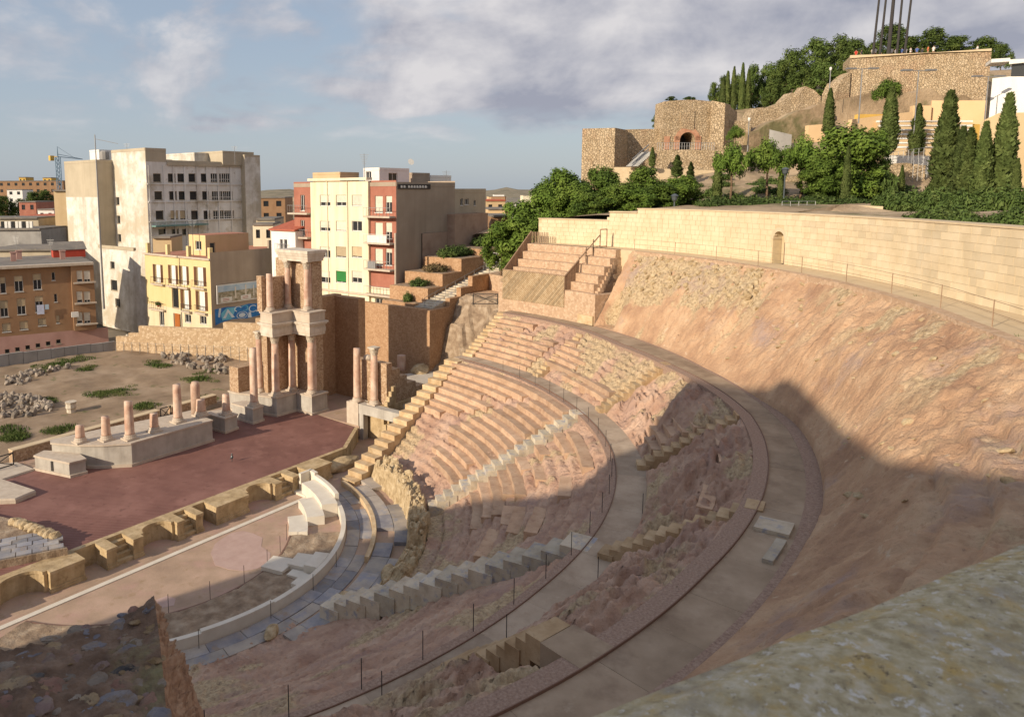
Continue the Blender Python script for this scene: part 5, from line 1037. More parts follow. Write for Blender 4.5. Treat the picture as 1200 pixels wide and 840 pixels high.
# ---- grey block and brick annex beyond the cream block
gb = thing('apartment_block', 'plain grey rendered block with small windows behind the cream block', 'building', (XE2 + 1, yR, 6)); XE3 = X0 + VP(569, 250, (X0, yR + 1.0), RTW)[0]
a = (XE2, yR + 1.0); wl = [pxw(a, RTW, *Z2(x0, t), *Z2(x1, b), 'dark', 0) for x0, t, x1, b in ((838, 255, 848, 283), (856, 255, 872, 280), (893, 262, 901, 283))]
face(gb, a, RTW, XE3 - XE2, 6, 22.6, m_conctop, wl); face(gb, (XE2, yR + 12), DN, 11, 6, 22.6, m_conctop); face(gb, (XE3, yR + 1), (0, 1), 11, 6, 22.6, m_conctop); roof(gb, [(XE2, yR + 1), (XE3, yR + 1), (XE3, yR + 12), (XE2, yR + 12)], 22.5, None, 0.3)
an = thing('brick_annex', 'low pinkish brick annex at the foot of the grey block', 'building', (XE2, yR, 9)); s0 = VP(815 / 3.5 + 300, 280, (X0, yR - 1.2), RTW)[0] + X0; s1 = VP(950 / 3.5 + 300, 280, (X0, yR - 1.2), RTW)[0] + X0; za = VP(*Z2(880, 318), (X0, yR - 1.2), RTW)[1]
blockhouse(an, s0, yR - 1.2, s1, yR + 0.9, 6, za, m_sidebrick, 0.1)
# ---- pale house with dark red roof between the yellow house and the cream block
ph = thing('house', 'pale pink house with a dark red roof left of the cream block', 'building', (43, 38, 4)); xh = 42.6; yh = lambda px: 60 - VP(px, 300, (xh, 60), DN)[0]
a = (xh, yh(318.5)); Lh = yh(318.5) - yh(346.5); zh = VP(332, 270.5, a, DN)[1]
face(ph, a, DN, Lh, 3, zh, m_white, [pxw(a, DN, *Z2(x0, t), *Z2(x1, b), 'brown' if False else 'dark', 0) for x0, t, x1, b in ((98, 422, 110, 465), (114, 422, 128, 465), (98, 518, 120, 575))]); face(ph, (xh, a[1] - Lh), RTW, 7, 3, zh, m_white); face(ph, (xh + 7, a[1]), (-1, 0), 7, 3, zh, m_white)
mb = MB(); mb.hexa([(xh - 0.3, a[1] - Lh - .2, zh), (xh + 7, a[1] - Lh - .2, zh + 1.7), (xh + 7, a[1] + .2, zh + 1.7), (xh - 0.3, a[1] + .2, zh), (xh - 0.3, a[1] - Lh - .2, zh + .2), (xh + 7, a[1] - Lh - .2, zh + 1.9), (xh + 7, a[1] + .2, zh + 1.9), (xh - 0.3, a[1] + .2, zh + .2)]); mb.build('roof', m_rooftile, ph)
for t in (466, 576): s, z = VP(*Z2(112, t), a, DN); balcony(ph, a, DN, max(.1, s - 1.2), s + 1.2, z, 0.5, 0.9, 0)
# ---- yellow house, its grey flank, billboard and painted wall
XY = 33.9
yy_ = lambda px: 70 - VP(px, 340, (XY, 70), DN)[0]
yh_ = thing('house', 'yellow three-storey house with brown shutters and thin balconies', 'building', (XY, 43, 2)); yA, yB = yy_(YH(68, 0)[0]), yy_(YH(523, 0)[0]); a = (XY, yA)
z2_ = VP(*YH(300, 245), a, DN)[1]; zp = VP(*YH(320, 615), a, DN)[1]
F = lambda x0, t, x1, b, st, fq=1: pxw(a, DN, *YH(x0, t), *YH(x1, b), st, fq)
fl = [F(133, 300, 170, 424, 'french'), F(240, 305, 276, 436, 'french'), F(316, 311, 352, 440, 'french'), F(424, 318, 470, 450, 'french'), F(145, 458, 188, 590, 'dark', 0), F(250, 468, 296, 605, 'hole', 0), F(330, 478, 368, 612, 'french'), F(437, 488, 482, 622, 'french')]
face(yh_, a, DN, yA - yB, zp, z2_, m_yellow, fl)
face(yh_, (XY, yA), DN, yA - yB, 1.0, zp, m_yellowlow, [F(162, 632, 195, 728, 'dark', 0), F(340, 650, 384, 708, 'dark', 0), F(446, 662, 492, 718, 'dark', 0), F(262, 645, 312, 800, 'hole', 0)], 'plinth')
s, z = VP(*YH(286, 700), a, DN); mb = MB(); mb.obox(np.array(a) + np.array(DN) * (s - 0.62), DN, 1.24, 0.02, 0.10, z - 2.2, z + 1.45); mb.build('door', m_door, yh_)
for x0, x1, t in ((118, 200, 428), (225, 375, 442), (405, 492, 456), (100, 206, 600), (330, 390, 620), (425, 500, 630)):
    s0, z = VP(*YH(x0, t), a, DN); s1, _ = VP(*YH(x1, t), a, DN); balcony(yh_, a, DN, s0, s1, z, 0.45, 0.95, 0, m_darkmetal)
mb = MB(); mb.obox((XY, yA + .15), DN, yA - yB + .3, -0.28, 0.0, z2_ - 0.12, z2_ + 0.12); mb.build('cornice', m_trim, yh_)
for px in (72, 210, 356, 506): s, z = VP(*YH(px, 235), a, DN); mb = MB(); mb.obox((XY, yA - s + .25), DN, 0.5, 0.02, 0.5, z2_ + 0.12, z2_ + 1.55); mb.build('parapet_pillar', m_yellow, yh_)
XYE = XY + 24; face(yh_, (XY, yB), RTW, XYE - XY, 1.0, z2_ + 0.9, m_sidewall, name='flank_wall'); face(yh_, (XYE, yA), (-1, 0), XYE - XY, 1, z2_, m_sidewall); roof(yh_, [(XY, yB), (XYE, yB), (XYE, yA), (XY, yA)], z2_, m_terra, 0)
mb = MB(); mb.obox((XY + 10, yB), RTW, XYE - XY - 10, -0.03, 0.3, z2_ + 0.7, z2_ + 2.0); mb.build('flank_parapet', m_sidewall, yh_)
rh = thing('roof_room', 'small yellow roof room with a barred window on the yellow house', 'roof hut', (XY + 4, yB + 3, z2_)); xr = XY + 3.0; ar = (xr, 70 - VP(YH(370, 0)[0], 290, (xr, 70), DN)[0]); Lr = ar[1] - (70 - VP(YH(486, 0)[0], 290, (xr, 70), DN)[0]); zr = VP(*YH(420, 92), ar, DN)[1]
face(rh, ar, DN, Lr, z2_, zr, m_yellow, [pxw(ar, DN, *YH(414, 135), *YH(456, 196), 'dark', 0)]); face(rh, (xr, ar[1] - Lr), RTW, 7.5, z2_, zr, m_tan, [(0.7, z2_ + .1, 0.9, 1.7, 'hole', 0)]); face(rh, (xr + 7.5, ar[1]), (-1, 0), 7.5, z2_, zr, m_tan)
roof(rh, [(xr, ar[1] - Lr), (xr + 7.5, ar[1] - Lr), (xr + 7.5, ar[1]), (xr, ar[1])], zr + 0.02, m_terra, 0.0)
pt = MB(); P = np.array(a) + np.array(DN) * VP(*YH(165, 590), a, DN)[0]; zpt = VP(*YH(165, 596), a, DN)[1]; pt.lathe([(0.12, 0), (0.18, 0.35)], (P[0] - 0.3, P[1], zpt), 10); pr = thing('potted_plant', 'dark green potted plant on the lower balcony of the yellow house', 'plant', (P[0] - .3, P[1], zpt)); pt.build('pot', m_rooftile, pr)
put('foliage', tuft_mesh(120, 0.9, 0.32, m_leaf_bush, 31), pr, (P[0] - .3, P[1], zpt + .3))
# billboard with a picture of the ruins, and spray-painted lettering under it, on the flank
bbx0, zt_b = VP(*YH(562, 415), (XY, yB - 0.25), RTW); bbx1, _ = VP(*YH(905, 500), (XY, yB - 0.25), RTW); _, zb_b = VP(*YH(570, 580), (XY, yB - 0.25), RTW)
bbx1 += 1.5; zt_b2 = VP(*YH(730, 428), (XY, yB - .25), RTW)[1]
bb = thing('billboard', 'long billboard with a picture of columns and sky on the grey flank wall', 'billboard', (XY + bbx0, yB, zb_b)); yb = yB - 0.25
mb = MB(); mb.box(XY + bbx0, yb, zb_b, XY + bbx1, yb + 0.1, zt_b2); mb.build('frame', m_wframe, bb)
Wd, Hd = bbx1 - bbx0, zt_b2 - zb_b
def bpanel(nm, x0, z0, x1, z1, m, d): q = MB(); q.box(XY + bbx0 + x0 * Wd, yb - d, zb_b + z0 * Hd, XY + bbx0 + x1 * Wd, yb - d + 0.01, zb_b + z1 * Hd); return q.build(nm, m, bb)
m_bsky = mat('poster_sky', [(0.30, 0.43, 0.55), (0.55, 0.62, 0.66)], scale=0.8); m_bground = mat('poster_ruins', [(0.16, 0.17, 0.09), (0.36, 0.31, 0.22), (0.55, 0.50, 0.40)], scale=2.2, detail=8)
bpanel('poster_sky', .02, .5, .98, .95, m_bsky, .02); bpanel('poster_ruins', .02, .06, .98, .62, m_bground, .032)
for x, h in ((.30, .82), (.48, .88), (.62, .8)): bpanel('poster_column', x, .2, x + .022, h, m_marble, .044)
for x0, x1 in ((.06, .25), (.40, .58), (.72, .90)): 
    bpanel('poster_label', x0, .08, x1, .32, m_wframe, .056)
    for r_ in range(2): bpanel('poster_lettering', x0 + .03, .14 + r_ * .08, x1 - .05, .17 + r_ * .08, m_rooftile, .064)
for k in range(7): bpanel('poster_lettering', .76 + k * .028, .80, .776 + k * .028, .86, m_glass, .05)
gx1, gzt = VP(*YH(885, 600), (XY, yB - 0.08), RTW); gx0, _ = VP(*YH(552, 600), (XY, yB - 0.08), RTW); gzb = VP(*YH(640, 700), (XY, yB - .08), RTW)[1]; gzt = VP(*YH(640, 598), (XY, yB - .08), RTW)[1]
m_gblue = mat('spray_blue', [(0.03, 0.14, 0.42), (0.05, 0.24, 0.56)], scale=1.5); m_gwhite = mat('spray_white', [(0.62, 0.70, 0.76)], scale=2)
gr = thing('graffiti', 'blue and white spray-painted bubble lettering on the wall under the billboard', 'graffiti', (XY + gx0, yB, gzb))
mb = MB(); Wg, Hg = gx1 - gx0 + 1.5, gzt - gzb
def gblob(nm, pts, m, d):
    q = MB(); f = [(XY + gx0 + x * Wg, yB - 0.004 - d, gzb + z * Hg) for x, z in pts]; q.poly(f); return q.build(nm, m, gr)
gblob('paint_field', [(0, -.15), (.10, -.02), (.3, .1), (.55, -.02), (.75, .05), (1, .22), (1, .95), (.85, .9), (.6, 1.0), (.4, .92), (.2, 1.0), (0, .95)], m_gblue, 0.01)
m_gpale = mat('spray_pale_blue', [(0.10, 0.42, 0.62), (0.22, 0.52, 0.68)], scale=2)
def gring(cx, cz, rx, rz, w, m, d, a0=0, a1=360):
    q = MB(); n = 18
    for i in range(n):
        p = [math.radians(a0 + (a1 - a0) * k / n) for k in (i, i + 1)]; f = lambda t, k: (XY + gx0 + (cx + (rx + w * k) * math.cos(t)) * Wg, yB - 0.004 - d, gzb + (cz + (rz + w * 2.6 * k) * math.sin(t)) * Hg)
        q.poly([f(p[0], 0), f(p[1], 0), f(p[1], 1), f(p[0], 1)])
    q.build('paint_swirl', m, gr)
gblob('paint_patch', [(.12, .1), (.28, .12), (.38, .9), (.2, .93), (.1, .6)], m_gpale, 0.02)
gblob('paint_patch', [(.13, .25), (.22, .85), (.34, .22), (.29, .2), (.225, .6), (.18, .24)], m_gwhite, 0.03); gblob('paint_patch', [(.08, .35), (.11, .98), (.07, .98), (.05, .4)], m_gwhite, 0.03)
gring(.47, .28, .065, .16, .022, m_gblue, 0.035); gblob('paint_patch', [(.47 + .062 * math.cos(k * .63), .28 + .155 * math.sin(k * .63)) for k in range(10)], m_gwhite, 0.03); gring(.47, .28, .088, .22, .012, m_gwhite, 0.03)
gring(.40, .75, .05, .14, .02, m_gwhite, 0.03, 20, 250); gring(.52, .75, .05, .16, .016, m_gpale, 0.03, -120, 160); gring(.67, .62, .06, .2, .02, m_gwhite, 0.03, 40, 330); gring(.82, .6, .05, .22, .018, m_gpale, 0.03); gring(.92, .62, .04, .2, .015, m_gwhite, 0.03, -60, 200)
gblob('paint_patch', [(.57, .05), (.64, .0), (.63, .4), (.59, .42)], m_gwhite, 0.03); gblob('paint_patch', [(.72, .35), (.86, .4), (.86, .47), (.72, .44)], m_gwhite, 0.03)
# ---- old concrete block
XC = 42.5; od = thing('apartment_block', 'large old concrete block with peeling white walls and dark empty windows', 'building', (XC, 72, 0))
yc = lambda px, x=XC: 140 - VP(px, 250, (x, 140), DN)[0]
yc1, yc0 = yc(173.4), yc(134); zc = up_z((XC, yc1), 175.0)
a = (XC, yc0); face(od, a, DN, yc0 - yc1, -0.5, zc, m_concwhite, [pxw(a, DN, *Z1(400, 132), *Z1(418, 158), 'hole', 0)] + [(0.8, zc - 9.2 - i * 3.2, 1.1, 1.4, 'hole', 0) for i in range(3)])
a = (XC, yc1); Ld = VP(285, 220, a, RTW)[0]
cols = [(580, 610), (636, 665), (672, 700), (714, 741), (761, 786), (798, 838), (840, 876), (888, 924)]; rows = [(205, 238), (272, 305), (345, 380)]; wl = []
for i, (x0, x1) in enumerate(cols):
    for j, (t, b) in enumerate(rows):
        dx = j * 5; wl.append(pxw(a, RTW, *Z1(x0 + dx, t - i * 0.0), *Z1(x1 + dx, b), 'shuttan' if (j == 2 and i in (1, 2)) else 'hole', .9))
for x0, x1 in ((600, 630), (650, 678), (690, 714)): wl.append(pxw(a, RTW, *Z1(x0, 414), *Z1(x1, 438), 'hole', 0))
sC = VP(194.5, 180, a, RTW)[0]; zl_ = zc - 2.0
face(od, a, RTW, Ld, -0.5, zl_, m_whitefront, wl); face(od, (XC, yc1), RTW, sC, zl_, zc, m_conctop, name='corner_top'); face(od, (XC + sC, yc1), (0, 1), yc0 - yc1, zl_, zc, m_conctop, name='corner_top'); roof(od, [(XC, yc1), (XC + sC, yc1), (XC + sC, yc0), (XC, yc0)], zc, None, 0.25, m_conctop)
for i in range(len(cols) + 1):                        # thin piers between the windows and sill bands under them
    xx = (cols[i][0] - 14) if i < len(cols) else cols[-1][1] + 8
    s_, _ = VP(*Z1(xx, 260), a, RTW); mb = MB(); mb.box(XC + s_ - .14, yc1 - .13, 4, XC + s_ + .14, yc1 + .02, zl_ - .6); mb.build('wall_pier', m_whitefront, od)
for t_ in (243, 310, 384): _, z_ = VP(*Z1(620, t_), a, RTW); mb = MB(); mb.box(XC + .1, yc1 - .22, z_ - .18, XC + Ld - .1, yc1 + .02, z_); mb.build('sill_band', m_whitefront, od)
mb = MB(); mb.box(XC + VP(194.5, 180, a, RTW)[0] + .05, yc1 - .3, zl_ - .5, XC + Ld, yc1 + .03, zl_ + .05); mb.build('eaves_band', m_conctop, od)
for x0, x1, t, b in [(798 + j * 5, 838 + j * 5, t, b) for j, (t, b) in enumerate(rows)] + [(840 + j * 5, 876 + j * 5, t, b) for j, (t, b) in enumerate(rows)]:
    s0, z0, w_, h_, _, _ = pxw(a, RTW, *Z1(x0, t), *Z1(x1, b), 'hole'); mb = MB()
    for k in range(1, 5): mb.box(XC + s0 + w_ * k / 5 - .04, yc1 + .04, z0, XC + s0 + w_ * k / 5 + .04, yc1 + .1, z0 + h_)
    mb.box(XC + s0, yc1 + .05, z0 + h_ * .3, XC + s0 + w_, yc1 + .09, z0 + h_ * .3 + .08); mb.build('mullions', m_wframe, od)
zlip = VP(*Z1(680, 397), a, RTW)[1]; mb = MB(); mb.box(XC + 0.5, yc1 - 1.4, zlip - 0.25, XC + Ld * 0.55, yc1 - .01, zlip); mb.build('canopy', m_teal, od)
face(od, (XC + Ld, yc1), (0, 1), yc0 - yc1, -0.5, zl_, m_concwhite); face(od, (XC + Ld, yc0), (-1, 0), Ld, -0.5, zc - 1, m_concwhite); roof(od, [(XC + sC, yc1), (XC + Ld, yc1), (XC + Ld, yc0), (XC + sC, yc0)], zl_, None, 0.35, m_conctop)
s0, _ = VP(287, 200, (XC, yc1 - 1.2), RTW); s1, _ = VP(305, 200, (XC, yc1 - 1.2), RTW); zst = VP(*Z1(960, 137), (XC + s0, yc1 - 1.2), RTW)[1]
st = thing('stair_tower', 'tall bare concrete stair tower at the right end of the old block', 'building', (XC + s0, yc1, 0)); blockhouse(st, XC + s0, yc1 - 1.2, XC + s1, yc1 + 7, -0.5, zst, m_conctop, .15, None, m_concwhite)
hut('flat white roof hut at the left corner of the old concrete block', 107, 118, 176.5, XC + 2, 4, zc - 1.2, m_white)
hut('long low roof hut in the middle of the old concrete block', 196, 229, 180.5, XC + 12, 5, zl_ - .2, m_concwhite)
hut('tan roof hut near the stair tower of the old concrete block', 231, 262, 178.5, XC + 15, 7, zl_ - .2, m_conctop)
# left wing of it, whiter, and the dark shaft between
lwg = thing('apartment_wing', 'tall white-streaked blank wing of the old concrete block', 'building', (XC - 2, 88, 0)); xw = XC - 3; yw1, yw0 = yc(115.5, xw), yc(78.5, xw); zw = up_z((xw, yw1), 187.5)
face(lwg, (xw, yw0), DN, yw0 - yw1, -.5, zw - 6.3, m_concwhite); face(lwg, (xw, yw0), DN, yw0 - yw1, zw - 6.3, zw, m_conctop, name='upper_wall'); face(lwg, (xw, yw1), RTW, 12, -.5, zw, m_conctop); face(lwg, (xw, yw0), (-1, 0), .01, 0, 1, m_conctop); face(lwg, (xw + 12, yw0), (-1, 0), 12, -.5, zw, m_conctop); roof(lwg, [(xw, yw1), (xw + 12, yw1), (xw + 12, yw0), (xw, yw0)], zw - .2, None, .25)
face(lwg, (XC + 3, yw1 + 1), DN, yw1 + 1 - yc0, -.5, zc - 1, m_conctop, [((yw1 - yc0) * .35, zc - 4.5 - k * 3.2, 1.6, 1.5, 'hole', 0) for k in range(6)], 'shaft_wall')
# ruined party wall and yard below it
rn = thing('ruined_house', 'roofless ruined house wall with patched render below the concrete block', 'ruin', (40, 66, 0)); xq = 39.0; q0, q1 = 140 - VP(118, 330, (xq, 140), DN)[0], 140 - VP(174, 330, (xq, 140), DN)[0]
zq = VP(*Z1(400, 488), (xq, q0), DN)[1]; face(rn, (xq, q0), DN, q0 - q1, -.5, zq, m_concwhite, [pxw((xq, q0), DN, *Z1(x0, t), *Z1(x1, b), 'hole', 0) for x0, t, x1, b in ((420, 608, 444, 648), (437, 678, 455, 710), (418, 538, 434, 566))]); mb = MB(); mb.obox((xq, q0), DN, (q0 - q1) * .75, -.15, .3, zq, zq + .5); mb.build('coping', m_conctop, rn)
mb = MB(); mb.obox((xq, q0), DN, (q0 - q1), .05, 6, -0.5, 1.0); mb.build('floor', m_roofgrey, rn)
P0, P1 = AT(106, 290, 96), AT(128, 362, 95); mb = MB(); mb.tube((P0[0], P0[1], 14), (P1[0], P1[1], up_z(P1, 362)), 0.16, n=6); mb.tube((P0[0], P0[1], up_z(P0, 160)), (P0[0], P0[1], 14), 0.12, 0.16, n=6)
dp = thing('mast', 'tall thin mast standing before the old concrete block', 'mast', (P1[0], P1[1], 3)); mb2 = MB(); P2 = AT(121, 345, 96); mb2.tube((P2[0], P2[1], up_z(P2, 362)), (P2[0], P2[1], up_z(P2, 158)), 0.16, 0.06, n=6); mb2.build('pole', m_metal, dp); mb3 = MB(); z = up_z(P2, 163); mb3.tube((P2[0], P2[1], z), (P2[0] + 2, P2[1] - 2, z - .6), 0.04, n=4); mb3.build('stay', m_metal, dp)
# ---- brown brick block on the left
A = G(0, 312.5, 12.8); B = G(82, 308.5, 12.8); ub = (B - A)[:2] / np.linalg.norm((B - A)[:2]); ab = A[:2] - ub * 14; Lb = np.linalg.norm(B[:2] - A[:2]) + 14
br = thing('apartment_block', 'brown brick apartment block with rolled shutters at the far left', 'building', (*B[:2], 1)); fw_ = lambda x0, t, x1, b, st, fq: pxw(ab, ub, *BR(x0, t), *BR(x1, b), st, fq)
wl = [fw_(88, 228, 142, 325, 'shuttan', .35), fw_(203, 215, 255, 312, 'shuttan', .4), fw_(0, 235, 36, 335, 'shuttan', .4), fw_(318, 206, 338, 255, 'dark', 0), fw_(105, 365, 158, 465, 'shuttan', .5), fw_(216, 352, 266, 450, 'shuttan', .35), fw_(0, 378, 50, 480, 'shuttan', .5), fw_(333, 338, 352, 388, 'dark', 0), fw_(122, 505, 172, 558, 'shuttan', .95), fw_(235, 488, 284, 534, 'shuttan', .95), fw_(14, 518, 66, 572, 'shuttan', .95), fw_(346, 470, 366, 518, 'shuttan', .9)]
zbp = VP(*BR(200, 585), ab, ub)[1]
face(br, ab, ub, Lb, zbp, 12.8, m_brownapt, wl); face(br, ab, ub, Lb + 4.5, -0.5, zbp, m_pinkbase, [fw_(30 + 63 * k, 678 - 12 * k, 60 + 63 * k, 704 - 12 * k, 'hole', 0) for k in range(6)], 'plinth')
nb = np.array([ub[1], -ub[0]]); Pb = B[:2] + nb * 0.6; wl2 = []
Lc = VP(110.5, 330, Pb, ub)[0]
for t, b in ((195, 265), (322, 392), (450, 520)):
    for x0, x1 in ((472, 508), (516, 556)): wl2.append(pxw(Pb, ub, *BR(x0, t), *BR(x1, b), 'shut', .8))
face(br, Pb, ub, Lc, zbp, 12.5, m_brownapt, wl2, 'bay_wall'); mb = MB(); mb.obox(Pb, ub, Lc, 0.02, .8, zbp, 12.5); 
face(br, Pb - nb * .6, (nb[0], nb[1]), .6, zbp, 12.5, m_brownapt, name='bay_return'); mb = MB(); mb.obox(ab - nb * 0.0, ub, Lb + Lc, -0.85, 0.3, 12.5, 12.85); mb.build('eaves', m_trim, br)
for t in (268, 395, 525): _, z = VP(*BR(510, t), Pb, ub); mb = MB(); mb.obox(Pb + ub * .25, ub, Lc - .1, -0.35, 0.0, z - .12, z + .1); mb.build('balcony', m_trim, br)
iu = -nb; face(br, B[:2] + ub * Lc, tuple(iu), 14, -.5, 12.8, m_brownapt, name='end_wall'); mb = MB(); mb.obox(ab, ub, Lb + Lc, 0.06, 16, 12.45, 12.83); mb.build('roof', m_roofgrey, br)
P = VP(*BR(253, 430), ab, ub); mb = MB(); mb.obox(np.array(ab) + ub * (P[0] - .55) + nb * .35, ub, .9, 0, .03, P[1] - .7, P[1] + .6); tag(mb.build('laundry', mat('laundry', [(0.55, 0.58, 0.72)], scale=3)), 'pale blue laundry hung under a window of the brown block', 'laundry'); mb = MB(); mb.obox(np.array(ab) + ub * (P[0] + .45) + nb * .33, ub, .5, 0, .03, P[1] - .1, P[1] + .6); tag(mb.build('laundry', m_bsky), 'small dark laundry piece beside the pale blue laundry', 'laundry')
P = VP(*BR(462, 465), Pb, ub); mb = MB(); mb.obox(np.array(Pb) + ub * (P[0] - .5) , ub, .9, -.5, -.1, P[1] - .3, P[1] + .4); tag(mb.build('air_conditioner', m_wframe), 'white air conditioner on the bay of the brown block', 'air conditioner')
for i, (px, py, l) in enumerate(((68, 112, 'left chimney of the pair near the left edge of the brown roof'), (104, 100, 'right chimney of the pair near the left edge of the brown roof'), (372, 100, 'single brick chimney at the right end of the brown roof'))):
    q = G(*BR(px, py + 28), 12.8); mb = MB(); mb.obox(q[:2], ub, 0.7, 0, .6, 12.7, 14.0); mb.obox(q[:2] - ub * .08, ub, .86, -.08, .68, 14.0, 14.15); tag(mb.build('chimney', m_pinkbase), l, 'chimney')
q = G(*BR(440, 112), 12.8); r_ = thing('roof_shed', 'bright red sheet-roofed shed on the roof behind the brown block', 'shed', (q[0], q[1], 12.8)); mb = MB(); mb.obox(q[:2] - ub * 2.5, ub, 4.5, 0, 3, 12.75, 13.9); mb.build('shed_body', m_redroof, r_); mb = MB(); A_ = q[:2] - ub * 2.7; mb.hexa([(*(A_ + nb * .1), 13.9), (*(A_ + ub * 4.9 + nb * .1), 13.9), (*(A_ + ub * 4.9 - nb * 3.2), 14.9), (*(A_ - nb * 3.2), 14.9), (*(A_ + nb * .1), 14.0), (*(A_ + ub * 4.9 + nb * .1), 14.0), (*(A_ + ub * 4.9 - nb * 3.2), 15.0), (*(A_ - nb * 3.2), 15.0)]); mb.build('roof_sheet', m_roofgrey, r_)
gwl = thing('concrete_wall', 'long stained grey concrete wall below the brown block', 'wall', (18, 48.5, 1)); A = np.array(G(-60, 445, 1.2)[:2]); B = np.array(G(136, 414, 1.4)[:2]); L_ = np.linalg.norm(B - A); ug = (B - A) / L_
for i in range(12):
    zt0 = 1.2 + up_z((*(A + ug * L_ * (i + .5) / 12),), PPY) * 0 ; mb = MB(); mb.obox(A + ug * L_ * i / 12, ug, L_ / 12 - 0.04, 0, .3, 0, 3.4 - .4 * (i / 12) + rnd.uniform(-.04, .04)); mb.build('wall_panel', m_greywall, gwl)
# ---- stepped rubble wall at the back of the dig
wl_ = thing('stepped_rubble_wall', 'long pale rubble wall with a stepped top behind the excavated lot', 'wall', (28, 37, 1)); A = np.array(G(136, 414, 1.5)[:2]); ul = np.array([0.475, -0.88]); 
xs = [136, 151, 163, 262, 300, 330]; tops = [394.5, 390.5, 384, 378.5, 373.5]
sv = [VP(x, 400, A, ul)[0] for x in xs]; sv[-1] += 6
for i in range(5): z = VP((xs[i] + xs[i + 1]) / 2, tops[i], A, ul)[1]; mb = MB(); mb.obox(A + ul * sv[i], ul, sv[i + 1] - sv[i], 0, .6, 0.2, z); mb.build('wall_step', m_lotwall, wl_)
mb = MB(); mb.obox(A + ul * 9, ul, 16, .5, 9, 0, 2.6); structure('street', mb, m_walk)
fn = thing('post_fence', 'thin wire fence on dark posts before the stepped rubble wall', 'fence', (*A, 1.5)); mb = MB()
for i in range(22): p = A + ul * (0.6 + i * 1.15) + np.array([-.8, -.4]); q_ = MB(); q_.tube((*p, 1.3), (*p, 3.3), .03, n=4); q_.build('post', m_metal, fn)
p, q = A + ul * .6 + np.array([-.8, -.4]), A + ul * 24.7 + np.array([-.8, -.4])
for h in (2.2, 3.2): mb.tube((*p, h), (*q, h), .012, n=4)
mb.build('wire', m_metal, fn)
# ---- the excavated lot
def lot_h(x, y): return 1.45 + 0.28 * fr(x * 0.12, y * 0.12, 81, 5) + 0.10 * fr(x * 0.6, y * 0.6, 82, 4) + 0.5 * sstep(30, 50, y)
nx, ny = 110, 75; vs = []; fs = []
for j in range(ny + 1):
    for i in range(nx + 1):
        x, y = -38 + 76 * i / nx, 17.6 + 33 * j / ny; x2 = min(x, 34.5 + 0.0 * y); vs.append((x2, y, lot_h(x2, y) if j else 0.6))
for j in range(ny):
    for i in range(nx): a_ = j * (nx + 1) + i; fs.append((a_, a_ + 1, a_ + nx + 2, a_ + nx + 1))
me = bpy.data.meshes.new('lot_ground'); me.from_pydata(vs, [], fs); me.materials.append(m_lotsoil); me.polygons.foreach_set('use_smooth', [True] * len(fs)); put('lot_ground', me, kind='structure')
rub = [rock_mesh(40 + i, 1, (1, 0.75, 0.6), 0.3) for i in range(6)]
for me in rub: me.materials.append(m_rubble)
def heap(name, label, pts, n, smin, smax, hpk=0.7):
    c = np.mean([G(*p, 1.6) for p in pts], axis=0); r_ = thing(name, label, 'rubble heap', c)
    for i in range(n):
        p, q = rnd.sample(pts, 2); f = rnd.random(); P = G(p[0] + (q[0] - p[0]) * f + rnd.uniform(-4, 4), p[1] + (q[1] - p[1]) * f + rnd.uniform(-2, 2), 1.6); s = rnd.uniform(smin, smax)
        o = put('rubble_stone', rub[i % 6], r_, (P[0], P[1], lot_h(P[0], P[1]) + rnd.uniform(0, hpk) * 0.6)); o.scale = (s, s, s); o.rotation_euler = (rnd.random() * 6, rnd.random() * 6, rnd.random() * 6)
heap('rubble_heap', 'big heap of grey and pale rubble stones under the stepped wall', [(190, 418), (215, 412), (240, 412), (262, 420), (262, 436), (236, 432), (212, 424)], 110, .22, .65, .6)
heap('rubble_heap', 'scattered line of grey rubble stones along the middle of the dig', [(0, 448), (30, 442), (60, 437), (84, 433), (20, 452)], 70, .2, .5, .35)
heap('rubble_heap', 'dense grey rubble heap at the left edge of the dig', [(0, 466), (25, 466), (50, 470), (62, 476), (30, 485), (0, 490)], 110, .22, .6, .6)
for (px, py, h, l) in ((83.6, 482, 1.15, 'pale carved capital standing alone on the bare earth of the dig'), (171, 409, 1.3, 'tilted pale slab standing by the left rubble of the stepped wall'), (150, 409, 1.7, 'white conical stone fragment at the left end of the stepped wall')):
    P = G(px, py, 1.5); mb = MB(); mb.lathe([(.42, 0), (.40, h * .35), (.5, h * .5), (.46, h * .8), (.55, h)] if px < 90 else [(.6, 0), (.5, h * .5), (.15, h)], (P[0], P[1], lot_h(P[0], P[1]) - .1), 9); tag(mb.build('marble_fragment', m_capital), l, 'fragment')
wm_ = [tuft_mesh(110, .55, .9, m_grass, 50 + i) for i in range(4)]
wb_ = [tuft_mesh(110, .7, .9, m_leaf_bush, 60 + i) for i in range(3)]
vs = []; mbg = MB()
